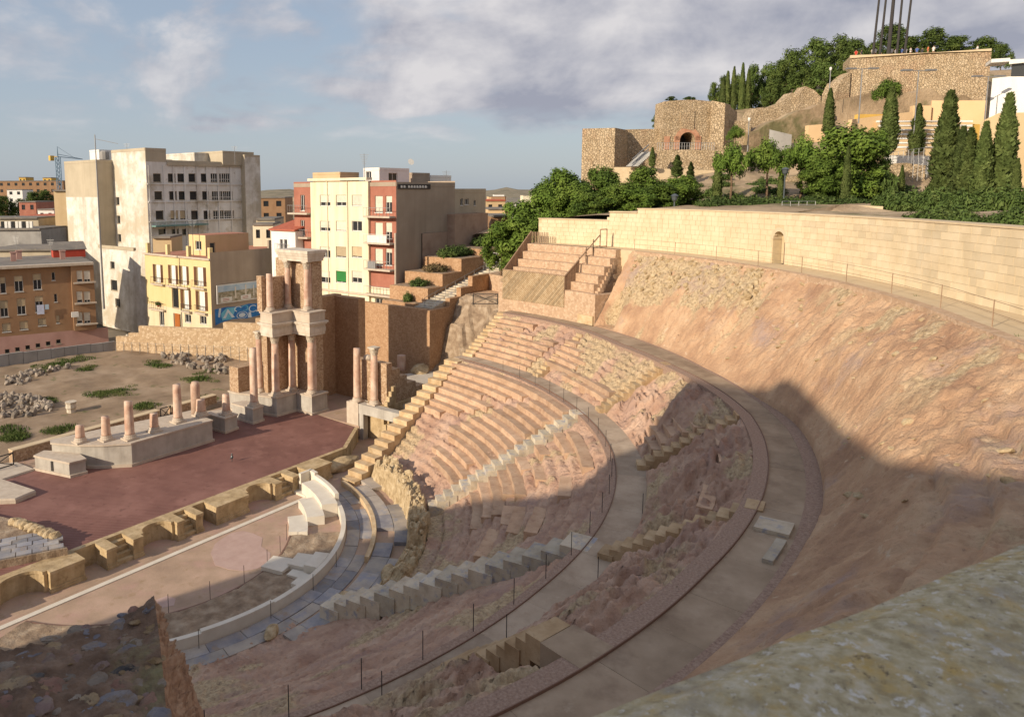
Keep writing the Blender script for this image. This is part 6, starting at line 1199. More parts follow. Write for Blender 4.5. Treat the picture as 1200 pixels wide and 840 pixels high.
for (pts, n) in ((((10, 445), (100, 420), (120, 417)), 26), (((0, 520), (30, 512), (10, 500)), 34), (((50, 505), (80, 498), (66, 502)), 14), (((100, 462), (160, 450), (130, 465)), 26), (((160, 480), (185, 472), (170, 476)), 10), (((232, 470), (246, 460), (240, 466)), 10), (((90, 440), (105, 428), (98, 436)), 10), (((170, 425), (210, 430), (190, 422)), 12), (((40, 468), (70, 464), (60, 470)), 12), (((200, 450), (260, 445), (235, 440)), 14), (((225, 440), (258, 432), (240, 428)), 10)):
    for i in range(n):
        w_ = [rnd.random() for _ in pts]; sw = sum(w_); px = sum(a_ * p[0] for a_, p in zip(w_, pts)) / sw; py = sum(a_ * p[1] for a_, p in zip(w_, pts)) / sw; P = G(px + rnd.uniform(-6, 6), py + rnd.uniform(-2, 2), 1.6)
        if P[1] < 18.5: continue
        src = (wm_ + wb_)[rnd.randrange(7)]; s = rnd.uniform(.5, 1.2); z = lot_h(P[0], P[1]) - .05; b = len(mbg.v); mid_ = 1 if src in wb_ else 0
        for v in src.vertices: mbg.v.append((P[0] + v.co.x * s, P[1] + v.co.y * s, z + v.co.z * s * .8))
        for p in src.polygons: mbg.f.append(tuple(b + k for k in p.vertices)); mbg.mi.append(mid_)
mbg.build('weeds', [m_grass, m_leaf_bush], kind='stuff')
# ================================================================== PLANTS
def leafmesh(name, clumps, n, size, m, seed, up=0.3, flat=1.0, extra=None):
    """a crown: leaf-sized faces spread through irregular clumps"""
    q = random.Random(seed); mb = MB(); vol = [c[3] ** 2 for c in clumps]; tot = sum(vol)
    for c, v in zip(clumps, vol):
        for i in range(int(n * v / tot) + 1):
            d = Vector((q.gauss(0, 1), q.gauss(0, 1), q.gauss(0, 1))).normalized(); rad = c[3] * (q.random() ** 0.38) * (0.82 + 0.36 * noise.noise(d * 2.2 + Vector((seed, c[0], c[2]))))
            P = Vector((c[0], c[1], c[2])) + Vector((d.x * rad, d.y * rad, d.z * rad * flat)); s = size * q.uniform(0.55, 1.25)
            nrm = (d + Vector((q.uniform(-.7, .7), q.uniform(-.7, .7), q.uniform(-.4, .8) + up))).normalized(); a = nrm.orthogonal().normalized(); a = (a * math.cos(i) + nrm.cross(a) * math.sin(i)); b = nrm.cross(a)
            mb.poly([P - a * s * .5, P + b * s * .24, P + a * s * .6, P - b * s * .24])
    return mb.mesh(name, m)
def pine_crown(seed, w=1.0, h=1.0, n=12500, m=None, umbrella=False, size=.25):
    q = random.Random(seed); cl = []
    if umbrella:
        for i in range(30): a = q.uniform(0, 6.28); r = 2.0 * math.sqrt(q.random()); cl.append((r * math.cos(a) * w, r * math.sin(a) * w, q.uniform(-.6, .6) * h - r * .22, q.uniform(.4, .85)))
    else:
        for i in range(46):
            z = q.uniform(0, 1); r = (1.9 * math.sin(math.pi * (0.22 + 0.72 * z)) ** .8) * math.sqrt(q.uniform(.25, 1)); a = q.uniform(0, 6.28); cl.append((r * math.cos(a) * w, r * math.sin(a) * w, (z - .5) * 4.2 * h, q.uniform(.36, .86)))
    cl += [(q.uniform(-.5, .5), q.uniform(-.5, .5), (k - 2) * .75 * h * (.25 if umbrella else 1), 1.15) for k in range(5)]
    return leafmesh('crown', cl, n, size, m or m_leaf_pine, seed)
def cyp_crown(seed, n=5200, m=None):                    # 1 m wide, 10 m tall
    q = random.Random(seed); mb = MB()
    for i in range(n):
        z = q.random() ** 0.85; rr = (0.52 * min(1.0, (z + .06) * 6) * (1 - z ** 2.6 * .93)) * (0.8 + .45 * noise.noise(Vector((seed, z * 7, 0)))) ; a = q.uniform(0, 6.28); rad = rr * q.uniform(.55, 1.08) * (1 + .28 * noise.noise(Vector((math.cos(a) * 1.5, math.sin(a) * 1.5, z * 5 + seed))))
        P = Vector((rad * math.cos(a), rad * math.sin(a), z * 10)); d = Vector((math.cos(a), math.sin(a), .5)); tz = Vector((q.uniform(-.25, .25) + .2 * d.x, q.uniform(-.25, .25) + .2 * d.y, 1)).normalized(); b = d.cross(tz).normalized(); b = (b + d * q.uniform(-.8, .8)).normalized(); s = q.uniform(.16, .5)
        mb.poly([P - tz * s * .5, P + b * .06, P + tz * s * .6, P - b * .06])
    return mb.mesh('crown', m or m_leaf_cyp)
PINES = [pine_crown(100 + i) for i in range(4)]; UMB = [pine_crown(120 + i, umbrella=True, n=6500) for i in range(2)]
CYPS = [cyp_crown(140 + i) for i in range(4)]; FARP = [pine_crown(160 + i, m=m_leaf_far, n=7000, size=.27) for i in range(3)]
BUSH = [leafmesh('foliage', [(math.cos(a) * r, math.sin(a) * r, .35, .55) for a, r in ((0, .5), (1.2, .55), (2.4, .5), (3.6, .55), (4.9, .5), (0, 0))] + [(0, 0, .6, .5)], 1500, .17, m, 180 + k, flat=.8) for k, m in enumerate((m_leaf_bush, m_leaf_brown))]
_tm = {}
def trunk_mesh(seed, limbs):
    k = (seed, limbs)
    if k in _tm: return _tm[k]
    q = random.Random(seed); mb = MB(); p = Vector((0, 0, -0.06)); r = .045
    for i in range(5): e = p + Vector((q.uniform(-.04, .04), q.uniform(-.04, .04), .2)); mb.tube(p, e, r, r * .85, 7); p = e; r *= .85
    for i in range(limbs): z = q.uniform(.55, .92); a = q.uniform(0, 6.28); mb.tube((0, 0, z), (.22 * math.cos(a), .22 * math.sin(a), z + .16), .022, .01, 5)
    _tm[k] = mb.mesh('trunk', m_bark, True); return _tm[k]
def tree(name, label, px, pyt, pyb, width_px, dep, crown, trunk_frac=.3, group=None, cat='tree', kind='pine', zfoot=None):
    P = AT(px, pyb, dep); top = AT(px, pyt, dep); H = top[2] - P[2]; wm = width_px / FPX * dep
    root = thing(name, label, cat, P, group); rz = rnd.random() * 6.28
    if kind == 'cyp':
        o = put('crown', crown, root, (P[0], P[1], P[2] + H * .02), rz); o.scale = (wm / .92, wm / .92, H * .98 / 10); tr = put('trunk', trunk_mesh(1, 0), root, tuple(P), rz); tr.scale = (wm * 1.2, wm * 1.2, H * .35)
    else:
        ch = H * (1 - trunk_frac); sz = 5.3 if crown in PINES or crown in FARP else 2.5; sw = 3.9 if crown in PINES else 4.3
        o = put('crown', crown, root, (P[0], P[1], P[2] + H * trunk_frac + ch * .5), rz); o.scale = (wm / sw, wm / sw, ch / sz); tr = put('trunk', trunk_mesh(int(px) % 4, 4), root, tuple(P), rz); hh = H * (trunk_frac + .35); tr.scale = (H * .5, H * .5, hh)
    return root
def shrub(label, P, w, h, k=0, name='shrub', group=None, cat='shrub'):
    o = put(name, BUSH[k], None, tuple(P), rnd.random() * 6); o.scale = (w / 2.1, w / 2.1, h / 1.1); return tag(o, label, cat, group)
# ================================================================== BROWN WALLS, PLANTERS AND STAIRS ON THE LEFT
wb = thing('brown_retaining_wall', 'tall brown masonry retaining wall with a stepped top, behind the terrace', 'wall', (38.2, 6, 3))
mb = MB(); mb.box(38.2, 6.6, 2.0, 38.9, 17.5, 9.72); mb.build('front_wall', m_brownwall, wb)
aw = (38.2, 6.0); sx = [0.0] + [VP(480 + x / 7, 320, aw, RTW)[0] for x in (330, 420, 515, 652)]
for i, (x, y) in enumerate(((250, 572), (372, 482), (465, 395), (580, 297))):
    z = VP(480 + x / 7, 280 + y / 7, aw, RTW)[1]; mb = MB(); mb.box(38.2 + (0.001 if i else 0) + sx[i], 5.99 if i else 5.995, 2.0, 38.2 + sx[i + 1], 6.6, z); mb.build('wall_step', m_brownwall, wb)
xe = 38.2 + sx[4]; zt_ = VP(480 + 580 / 7, 280 + 297 / 7, aw, RTW)[1]
mb = MB(); mb.prism([(xe, 6.6), (xe, 6.0), (45.5, -2.6), (47, -2.6), (xe + 6, 6.6)], 5, zt_); mb.build('end_wall', m_brickpink, wb)
mb = MB(); gx_, gy_ = 16, 14; P_ = lambda i, j: (38.3 + 9.2 * i / gx_, -3.7 + 9.65 * j / gy_, 2.9 + (ZC - 3.0) * sstep(.04, .62, i / gx_ + .10 * fr(i * .5, j * .5, 2, 3)) + .35 * fr(i * .6, j * .6, 4, 4) * (0 < i < gx_))
for i in range(gx_):
    for j in range(gy_): mb.poly([P_(i, j), P_(i + 1, j), P_(i + 1, j + 1), P_(i, j + 1)])
structure('pocket_slope', mb, m_earth)
mb = MB(); mb.prism([(44.6, -3.6), (44.6, 5.9), (52, 5.9), (52, -3.6)], 7.0, ZC - 0.02); structure('back_passage', mb, m_brickpink)
cross_rail('dark red timber railing in the pocket between the brown wall and the seats', tuple(G(554.5, 357, ZC)), tuple(G(583, 357, ZC)), 1.15)
# stairs rising beside the planters
sa = (39.3, 9.0); s1, z1 = VP(577, 309, sa, RTW); fl_ = thing('stair_flight', 'long white stair flight climbing between the planters and the stepped brown wall', 'stairs', (39.3, 8, 9.5)); n = 22
mb = MB(); L_ = s1; st_ = L_ / n; mb.box(0, 6.6, -.5, st_ * 1.15, 9.0, 0); me = mb.mesh('step', m_stair_w)
for i in range(n): put('step', me, fl_, (39.3 + st_ * i, 0, 9.75 + (z1 - 9.75) * i / n))
mb = MB(); zr = 9.75 + 1.0; mb.tube((39.6, 7.8, zr), (39.3 + L_, 7.8, z1 + 1), .03, n=4); mb.tube((39.6, 7.8, zr - .45), (39.3 + L_, 7.8, z1 + .55), .02, n=4)
for i in range(9): f = i / 8; mb.tube((39.6 + (L_ - .3) * f, 7.8, 9.6 + (z1 - 9.75) * f), (39.6 + (L_ - .3) * f, 7.8, zr + (z1 - 9.75) * f), .025, n=4)
rr = mb.build('hand_rail', m_metal); tag(rr, 'thin metal handrail running up the white planter stairs', 'railing')
co = [492.6, 501.4, 518.6, 540.7, 568]; cz = [357, 338.6, 321.4, 303.6, 292.5]; q = [VP(x, z, (39, 9.2), RTW) for x, z in zip(co, cz)]
names = ('lowest', 'second lowest', 'middle', 'second highest', 'highest')
pla = ['round clipped green bush in the lowest stepped planter', 'wide green bush in the second lowest stepped planter', 'brownish flowering bush in the middle stepped planter', 'long dark green bush row in the second highest planter', 'tall dark bush in the highest stepped planter']
for i in range(5):
    x0 = 39 + q[i][0]; x1 = 39 + (q[i + 1][0] if i < 4 else q[i][0] + 10); z = q[i][1]; r_ = thing('planter', names[i] + ' masonry planter of the stepped row beside the white stairs', 'planter', (x0, 11, 9), 'stepped planters')
    mb = MB(); mb.box(x0, 9.2 + .002 * i, 5, x1 + .5, 15.0, z); mb.build('planter_wall', m_brownwall, r_); mb = MB(); mb.box(x0 + .35, 9.55, z - .2, x1 - .05, 14.8, z + .03); mb.build('soil', m_earth, r_)
    if i == 3:
        for k, xx in enumerate(np.linspace(x0 + 1.2, x1 - 1.0, 3)): shrub(('near', 'centre', 'far')[k] + ' dark green bush of the row in the second highest planter', (xx, 12, z - .1), 3.6, 1.9, 0)
    else: shrub(pla[i], ((x0 + x1) / 2, 11.6 if i < 3 else 12.4, z - .1), min(4.6, (x1 - x0) * 1.05) if i < 4 else 5, 1.5 + .25 * (i == 0) + .6 * (i == 4), 1 if i in (2,) else 0)
P = AT(572, 314, 92); gt = thing('metal_gate', 'small pale metal gate at the head of the white planter stairs', 'gate', P); mb = MB()
for k in range(9): mb.tube(P + RT * (-.5 + k * .25), P + RT * (-.5 + k * .25) + [0, 0, 1.9], .03, n=4)
mb.tube(P - RT * .5 + [0, 0, .1], P + RT * 1.5 + [0, 0, .1], .03, n=4); mb.tube(P - RT * .5 + [0, 0, 1.9], P + RT * 1.5 + [0, 0, 1.9], .03, n=4); mb.build('gate_bars', m_wframe, gt); mb = MB(); mb.tube(P + RT * 1.5, P + RT * 1.5 + [0, 0, 3.2], .07, n=6); mb.build('gate_post', m_wframe, gt)
mb = MB(); mb.tube((43.4, yR - .35, 9), (43.4, yR - .35, 17.5), .14, n=6); tag(mb.build('slim_post', m_trim), 'slim pale post at the corner of the cream block', 'post')
mb = MB(); mb.box(38.9, 13.2, 5, 44.0, 30, 8.6); structure('back_street', mb, m_walk)

# ================================================================== THE HILL
ctl = [(590, 300, 80, 13), (640, 262, 70, 17.5), (560, 300, 120, 9), (700, 250, 78, 20.3), (800, 245, 74, 20.6), (918, 240, 83, 20.8), (1050, 240, 80, 21), (1190, 262, 62, 20.6), (1190, 240, 85, 22), (1100, 235, 84, 21.2), (985, 235, 90, 22), (900, 225, 95, 23), (860, 215, 104, 25), (760, 215, 108, 24), (690, 225, 112, 21), (660, 230, 125, 17), (1060, 190, 98, 24.3), (1150, 170, 100, 28), (960, 170, 112, 30), (900, 165, 125, 34), (1000, 150, 125, 34), (860, 130, 150, 38), (950, 90, 150, 44), (1050, 60, 145, 45), (1150, 60, 150, 45), (1050, 45, 200, 50), (1250, 60, 180, 48), (1250, 200, 80, 22), (880, 110, 200, 38), (780, 150, 170, 30), (700, 190, 180, 20), (640, 215, 200, 8), (1350, 200, 110, 32), (1300, 260, 50, 20.6), (1500, 300, 60, 20.6), (1500, 200, 140, 40)]
CP = np.array([[*AT(a, 225, d)[:2], z] for a, b, d, z in ctl])
def hill_h(x, y):
    d2 = (CP[:, 0] - x) ** 2 + (CP[:, 1] - y) ** 2; w = 1 / (d2 + 12) ** 2; h = float((w * CP[:, 2]).sum() / w.sum()); r = math.hypot(x, y)
    k = sstep(44.5, 50, r); h0 = 20.3 if y < 0 else 9; return h0 * (1 - k) + h * k
gx = np.arange(40, 260, 2.6); gy = np.arange(-150, 44, 2.6); vs = []; fs = []
def hill_keep(x, y): return (x > 6 or y < -75) and math.hypot(x, y) > 44.6 and (x > 46.9 or y < -2.5) and (y < 5.5 or x > 56)
idx = {}
for j, y in enumerate(gy):
    for i, x in enumerate(np.arange(-30, 260, 2.6)):
        if hill_keep(x, y):
            h = hill_h(x, y) + .5 * fr(x * .1, y * .1, 91, 4); far = sstep(190, 255, x) ; side = sstep(14, 40, y); h = h * (1 - max(far, side)) - 2 * max(far, side); idx[(i, j)] = len(vs); vs.append((x, y, h))
for (i, j) in idx:
    k = [(i, j), (i + 1, j), (i + 1, j + 1), (i, j + 1)]
    if all(c in idx for c in k): fs.append(tuple(idx[c] for c in k))
me = bpy.data.meshes.new('hill'); me.from_pydata(vs, [], fs); me.materials.append(m_hill); me.polygons.foreach_set('use_smooth', [True] * len(fs)); put('hill', me, kind='structure')
# ---- fortress walls: every wall a thick block on the hill
def wall_px(root, pts, dep0, dep1, m, thick=2.0, zdown=10, name='wall', jag=0.0, coping=None):
    """pts: (px, py of the top) along the wall; distance runs from dep0 to dep1"""
    n = len(pts); T = []
    for i, (px, py) in enumerate(pts):
        f = (px - pts[0][0]) / (pts[-1][0] - pts[0][0]); P = AT(px, py, dep0 + (dep1 - dep0) * f); T.append(P)
    mb = MB()
    for i in range(n - 1):
        A, B = T[i], T[i + 1]; d = (B - A)[:2]; L_ = np.linalg.norm(d); u_ = d / L_; nn = np.array([-u_[1], u_[0]]); k = max(1, int(L_ / (1.2 if jag else 6))); zA = A[2]; prev = None
        for c in range(k):
            f0, f1 = c / k, (c + 1) / k; a, b = A[:2] + d * f0, A[:2] + d * f1; z0 = A[2] + (B[2] - A[2]) * f0; z1_ = A[2] + (B[2] - A[2]) * f1
            if jag: z0 += jag * noise.noise(Vector((a[0] * .5, a[1] * .5, 4))); z1_ += jag * noise.noise(Vector((b[0] * .5, b[1] * .5, 4)))
            mb.hexa([(*a, A[2] - zdown), (*b, A[2] - zdown), (*(b + nn * thick), A[2] - zdown), (*(a + nn * thick), A[2] - zdown), (*a, z0), (*b, z1_), (*(b + nn * thick), z1_), (*(a + nn * thick), z0)])
    return mb.build(name, m, root)
ft = thing('old_fort', 'old stone fort with a square bastion and an arched gatehouse on the hill', 'fort', AT(770, 190, 114))
wall_px(ft, [(682.5, 151), (721, 150)], 113, 110, m_fort, 5.5, 12, 'bastion')
P0, P1 = AT(721, 150, 110), AT(729, 150.5, 115); u_ = (P1 - P0)[:2]; L_ = np.linalg.norm(u_); mb = MB(); mb.obox(P0[:2] + u_ / L_ * .02, u_ / L_, L_, 0, 4.5, P0[2] - 12, P0[2] - .05); mb.build('bastion_side', m_fort, ft)
wall_px(ft, [(728, 152), (778, 151)], 115, 115, m_fort, 2, 12, 'curtain_wall')
# gatehouse with a real arch
dg = 113.0; A = AT(775, 119, dg); B = AT(849, 121, dg); u_ = (B - A)[:2]; Lg = np.linalg.norm(u_); u_ /= Lg; nn = np.array([-u_[1], u_[0]]); a = A[:2]; zt_ = A[2]
s0 = VP(796.5, 170, a, u_)[0]; s1 = VP(814, 170, a, u_)[0]; zf = VP(805, 175.5, a, u_)[1]; zarch = VP(805, 155.5, a, u_)[1]; cx = (s0 + s1) / 2; hw = (s1 - s0) / 2; zs = zarch - hw
mb = MB(); D = 4.0
def gp(s, z, d=0): return (*(a + u_ * s + nn * d), z)
def quadw(s_a, s_b, z_a, z_b): mb.hexa([gp(s_a, z_a), gp(s_b, z_a), gp(s_b, z_a, D), gp(s_a, z_a, D), gp(s_a, z_b), gp(s_b, z_b), gp(s_b, z_b, D), gp(s_a, z_b, D)])
lean = 0.5
mb.hexa([gp(0, zf - 8), gp(s0, zf - 8), gp(s0, zf - 8, D), gp(0, zf - 8, D), gp(lean, zt_), gp(s0, zt_ + .2), gp(s0, zt_ + .2, D), gp(lean, zt_, D)])
mb.hexa([gp(s1, zf - 8), gp(Lg, zf - 8), gp(Lg, zf - 8, D), gp(s1, zf - 8, D), gp(s1, zt_ + .2), gp(Lg - .4, zt_ - .2), gp(Lg - .4, zt_ - .2, D), gp(s1, zt_ + .2, D)])
quadw(s0, s1, zf - 8, zf); NA = 10
for i in range(NA):
    t0, t1 = math.pi - math.pi * i / NA, math.pi - math.pi * (i + 1) / NA; p, q_ = (cx + hw * math.cos(t0), zs + hw * math.sin(t0)), (cx + hw * math.cos(t1), zs + hw * math.sin(t1))
    mb.hexa([gp(p[0], p[1]), gp(q_[0], q_[1]), gp(q_[0], q_[1], D), gp(p[0], p[1], D), gp(p[0], zt_ + .2), gp(q_[0], zt_ + .2), gp(q_[0], zt_ + .2, D), gp(p[0], zt_ + .2, D)])
mb.build('gatehouse', m_fort, ft)
mb = MB()
for i in range(NA):
    t0, t1 = math.pi - math.pi * i / NA, math.pi - math.pi * (i + 1) / NA; f = lambda t, r_: (cx + r_ * math.cos(t), zs + r_ * math.sin(t)); h1, h2 = hw + .05, hw + .8
    mb.hexa([gp(*f(t0, h1), -.12), gp(*f(t1, h1), -.12), gp(*f(t1, h1), .1), gp(*f(t0, h1), .1), gp(*f(t0, h2), -.12), gp(*f(t1, h2), -.12), gp(*f(t1, h2), .1), gp(*f(t0, h2), .1)])
mb.build('brick_arch', mat('arch_brick', [(0.42, 0.20, 0.12), (0.52, 0.30, 0.19)], scale=2, bump=.4), ft)
for sa_, sb in ((s0 - .9, s0 - .05), (s1 + .05, s1 + .9), (s0 - 2.4, s0 - 1.6), (s1 + 2.4, s1 + 3.2)):
    mb = MB(); mb.hexa([gp(sa_, zf, -.12), gp(sb, zf, -.12), gp(sb, zf, .1), gp(sa_, zf, .1), gp(sa_, zs + .6, -.12), gp(sb, zs + .6, -.12), gp(sb, zs + .6, .1), gp(sa_, zs + .6, .1)]); mb.build('brick_pier', MATS['arch_brick'], ft)
mb = MB(); mb.hexa([gp(s0 - .3, zf - 1, D - .3), gp(s1 + .3, zf - 1, D - .3), gp(s1 + .3, zf - 1, D), gp(s0 - .3, zf - 1, D), gp(s0 - .3, zt_, D - .3), gp(s1 + .3, zt_, D - .3), gp(s1 + .3, zt_, D), gp(s0 - .3, zt_, D)]); mb.build('passage_shade', m_darkmetal, ft)  # near-black sheet across the arch stands in for the shade inside
mb = MB(); s_ = VP(805, 140, a, u_)[0]; z_ = VP(805, 141, a, u_)[1]; mb.hexa([gp(s_ - .8, z_ - 1.2, -.15), gp(s_ + 1.1, z_ - 1.6, -.15), gp(s_ + 1.1, z_ - 1.6, .1), gp(s_ - .8, z_ - 1.2, .1), gp(s_ - 1.1, z_ + 1.4, -.15), gp(s_ + 1.1, z_ + 1.4, -.15), gp(s_ + 1.1, z_ + 1.4, .1), gp(s_ - 1.1, z_ + 1.4, .1)]); mb.build('carved_panel', m_fort, ft)
wall_px(ft, [(834, 118), (849, 121), (850, 122)], 112, 111, m_fort, 3, 9, 'pier'); wall_px(ft, [(850.5, 122), (864, 131)], 111.2, 116, m_fort, .5, 9, 'side_wall')
wall_px(ft, [(834, 140), (880, 143)], 113.5, 113, m_fort, 2, 10, 'curtain_wall')
tr_ = thing('terrace_wall', 'pale stone terrace wall in front of the arched gatehouse', 'wall', AT(800, 200, 106)); wall_px(tr_, [(720, 196), (752, 196)], 107, 106, m_coping, 3, 8, 'lower_wall'); wall_px(tr_, [(768, 176), (838, 176)], 106, 105, m_fort, 4.5, 12, 'terrace_front'); wall_px(tr_, [(752, 197), (840, 200)], 104.5, 103.5, m_coping, 1.2, 9, 'lower_step')
wall_px(tr_, [(838, 172), (878, 170)], 106, 105, m_fort, 3, 12, 'terrace_front')
rl2 = thing('terrace_railing', 'thin grey railing on the terrace before the arched gate', 'railing', AT(805, 176, 105.8)); mb = MB()
for k in range(24): P = AT(770 + k * 2.9, 176.5, 106.2 - k * .03); mb.tube(P, P + [0, 0, 1.1], .03, n=4)
P, Q = AT(770, 176.5, 106.2), AT(837, 176.5, 105.5)
for h in (.6, 1.1): mb.tube(P + [0, 0, h], Q + [0, 0, h], .03, n=4)
mb.build('rail_bars', m_metal, rl2)
sr = thing('metal_stair', 'grey metal stair slanting up the fort terrace', 'stairs', AT(752, 190, 104)); P, Q = AT(741, 195, 105), AT(760, 178, 106); mb = MB()
for k in range(12): R_ = P + (Q - P) * k / 12; mb.obox(R_[:2], (1, 0), .5, -.9, .9, R_[2], R_[2] + .12)
mb.build('tread', m_metal, sr); mb = MB(); mb.tube(P + [0, 0, 1], Q + [0, 0, 1], .08, n=4); mb.tube(P + [0, 0, .4], Q + [0, 0, .4], .08, n=4); mb.tube(P, Q, .15, n=4); mb.build('stair_rail', m_metal, sr)
ru = thing('ruined_rampart', 'broken jagged stone rampart climbing towards the high wall', 'ruined wall', AT(920, 150, 118)); wall_px(ru, [(876, 141), (884, 127), (900, 124), (918, 118), (928, 106.5), (936, 112), (944, 102), (955, 102), (962, 112)], 118, 117, m_fort, 2.2, 14, 'rampart', jag=1.0)
wall_px(ru, [(878, 158), (900, 146), (930, 134), (968, 122)], 112, 112, m_hill, 3, 12, 'earth_bank', jag=.8)
rm = thing('high_rampart', 'high rubble stone rampart with visitors along its flat top', 'rampart', AT(1080, 100, 124))
wall_px(rm, [(996.5, 66), (1040, 64), (1100, 63), (1162, 61)], 125, 117, m_fort, 8, 16, 'rampart_wall'); wall_px(rm, [(979, 108), (985, 95), (996.5, 84), (997, 84)], 125, 124.8, m_fort, 3, 14, 'flank', jag=.6)
wall_px(rm, [(1010, 112), (1040, 106), (1100, 108), (1150, 116)], 114, 112, m_hill, 8, 12, 'rock_foot', jag=1.2); wall_px(rm, [(996.5, 65), (1162, 60)], 124.8, 116.8, m_coping, .8, .5, 'coping')
# stands of the open-air arena
sd_ = thing('arena_stand', 'white seat rows with ochre and peach walls on the hillside below the rampart', 'stand', AT(1080, 160, 101))
wall_px(sd_, [(1092, 118), (1157, 118)], 108, 105, m_peach, 1, 9, 'back_wall'); wall_px(sd_, [(1070, 124), (1092, 124)], 108, 107.5, m_peach, 1, 9, 'back_wall'); wall_px(sd_, [(1000, 140), (1045, 134), (1070, 131)], 105, 106, m_peach, 1, 8, 'side_wall'); wall_px(sd_, [(1007, 134), (1066, 134)], 107, 107.5, m_ochre, 1, 4, 'ochre_band'); wall_px(sd_, [(1134, 145), (1149, 146)], 103, 103, m_ochre, 3, 4, 'ochre_band')
for k in range(7): wall_px(sd_, [(1028 + k * 3, 143 + k * 5.0), (1140 - k * .5, 145 + k * 5.2)], 105 - k * 1.0, 102.5 - k * 1.0, m_tan, 1.05, 1.2, 'step'); wall_px(sd_, [(1028 + k * 3, 141.4 + k * 5.0), (1140 - k * .5, 143.4 + k * 5.2)], 104.9 - k * 1.0, 102.4 - k * 1.0, m_white, .5, .26, 'seat_row')
wall_px(sd_, [(1040, 182), (1090, 183)], 97, 96.5, m_white, .6, 5, 'front_wall'); wall_px(sd_, [(948, 147), (975, 145)], 109, 109, m_peach, 1, 9, 'side_wall'); wall_px(sd_, [(902, 152), (928, 158)], 109, 108, m_greywall, .6, 8, 'grey_panel')
bw_ = thing('white_building', 'white modern building with a flat roof at the right edge under the rampart', 'building', AT(1185, 110, 100)); wall_px(bw_, [(1163, 92), (1182, 90), (1225, 90)], 101, 96, m_white, 10, 20, 'lower_storey'); wall_px(bw_, [(1183, 70), (1235, 68)], 99, 96, m_wframe, 8, .6, 'roof_slab'); wall_px(bw_, [(1186, 74), (1232, 73)], 99.4, 96.5, m_glass, 5, 2.6, 'glazed_front'); wall_px(bw_, [(1162, 69.5), (1184, 68)], 104, 103, m_wframe, 4, .5, 'canopy')
ob = thing('tan_building', 'plain tan building wall below the white building at the right edge', 'building', AT(1180, 180, 90)); wall_px(ob, [(1149, 143), (1170, 133), (1230, 131)], 92, 86, m_tan, 8, 20, 'wall')
fw2 = thing('garden_wall', 'low pale stone garden wall behind the big pine', 'wall', AT(1060, 195, 92)); wall_px(fw2, [(1040, 192), (1062, 191), (1085, 194)], 93, 92, m_fort, 1, 8, 'wall')
wall_px(fw2, [(880, 212), (950, 205)], 98, 98, m_fort, 1, 8, 'wall')
def railing(label, pts, dep, h, nb_, m=m_metal):
    r_ = thing('railing', label, 'railing', AT(*pts[0], dep)); P, Q = AT(*pts[0], dep), AT(*pts[1], dep); mb = MB()
    for k in range(nb_): R_ = P + (Q - P) * k / (nb_ - 1); mb.tube(R_, R_ + [0, 0, h], .028, n=4)
    mb.build('baluster', m, r_); mb = MB()
    for f in (.35, .65, 1.0): mb.tube(P + [0, 0, h * f], Q + [0, 0, h * f], .025, n=4)
    mb.build('rail', m, r_)
railing('white stair railing rising between the cypresses', ((1040, 192), (1082, 186)), 89, 1.3, 8, m_metal); railing('tall white slanted stair rails beside the tallest cypress', ((1069, 214), (1086, 208)), 86, 2.6, 4, m_metal)
railing('short grey railing on the slope top beside the small lamp', ((916, 248), (955, 248)), 72, 1.0, 5, m_metal)
# earth mound above the wall
vs = []; mb = MB()
P0 = [AT(x, y, d) for x, y, d in ((930, 249, 62), (985, 240, 66), (1000, 240, 66), (1050, 248, 62), (1090, 256, 57))]
for i in range(len(P0) - 1): a_, b_ = P0[i], P0[i + 1]; mb.hexa([(a_[0] - 4, a_[1] + 1, 19.5), (b_[0] - 4, b_[1] + 1, 19.5), (b_[0] + 4, b_[1], 19.5), (a_[0] + 4, a_[1], 19.5), (a_[0] - 2, a_[1] + .5, a_[2] - .6), (b_[0] - 2, b_[1] + .5, b_[2] - .6), tuple(b_), tuple(a_)])
structure('earth_mound', mb, m_hill)
wall_px(tr_, [(987, 240), (1035, 242)], 68, 66, m_coping, .4, 1.0, 'low_kerb')
# ---- lamps, masts and poles
def lamp(label, px, pyt, pyb, dep, style):
    P = AT(px, pyb, dep); z = up_z(P, pyt); r_ = thing('street_lamp', label, 'lamp', P, 'lamps on the hill'); mb = MB(); mb.tube(P, (P[0], P[1], z), .09, .06, 6); mb.build('post', m_lamp if style == 'lantern' else m_metal, r_); mb = MB()
    if style == 'lantern': mb.lathe([(.1, -.75), (.26, -.55), (.32, -.2), (.42, -.16), (.25, 0), (.05, .08)], (P[0], P[1], z), 10); mb.build('lantern', m_lamp, r_)
    elif style == 'double':
        A_, B_ = np.array([P[0], P[1], z]) - RT * 1.5, np.array([P[0], P[1], z]) + RT * 1.5; mb.tube(A_, B_, .05, n=4); mb.build('arm', m_metal, r_)
        for E in (A_, B_): q_ = MB(); q_.obox(E[:2] - RT[:2] * .6, RT[:2] / np.linalg.norm(RT[:2]), 1.2, -.25, .25, z - .05, z + .14); q_.build('lamp_head', m_metal, r_)
    else: mb.lathe([(.12, -.5), (.2, -.3), (.15, 0)], (P[0], P[1], z), 8); mb.build('lamp_head', m_wframe, r_)
lamp('short dark lantern lamp before the big pine', 918, 197, 240, 79, 'lantern'); lamp('short dark lantern lamp just above the top of the great wall', 790, 228, 245, 77, 'lantern'); lamp('little lantern among the left pines over the wall', 680, 251, 262, 79, 'lantern')
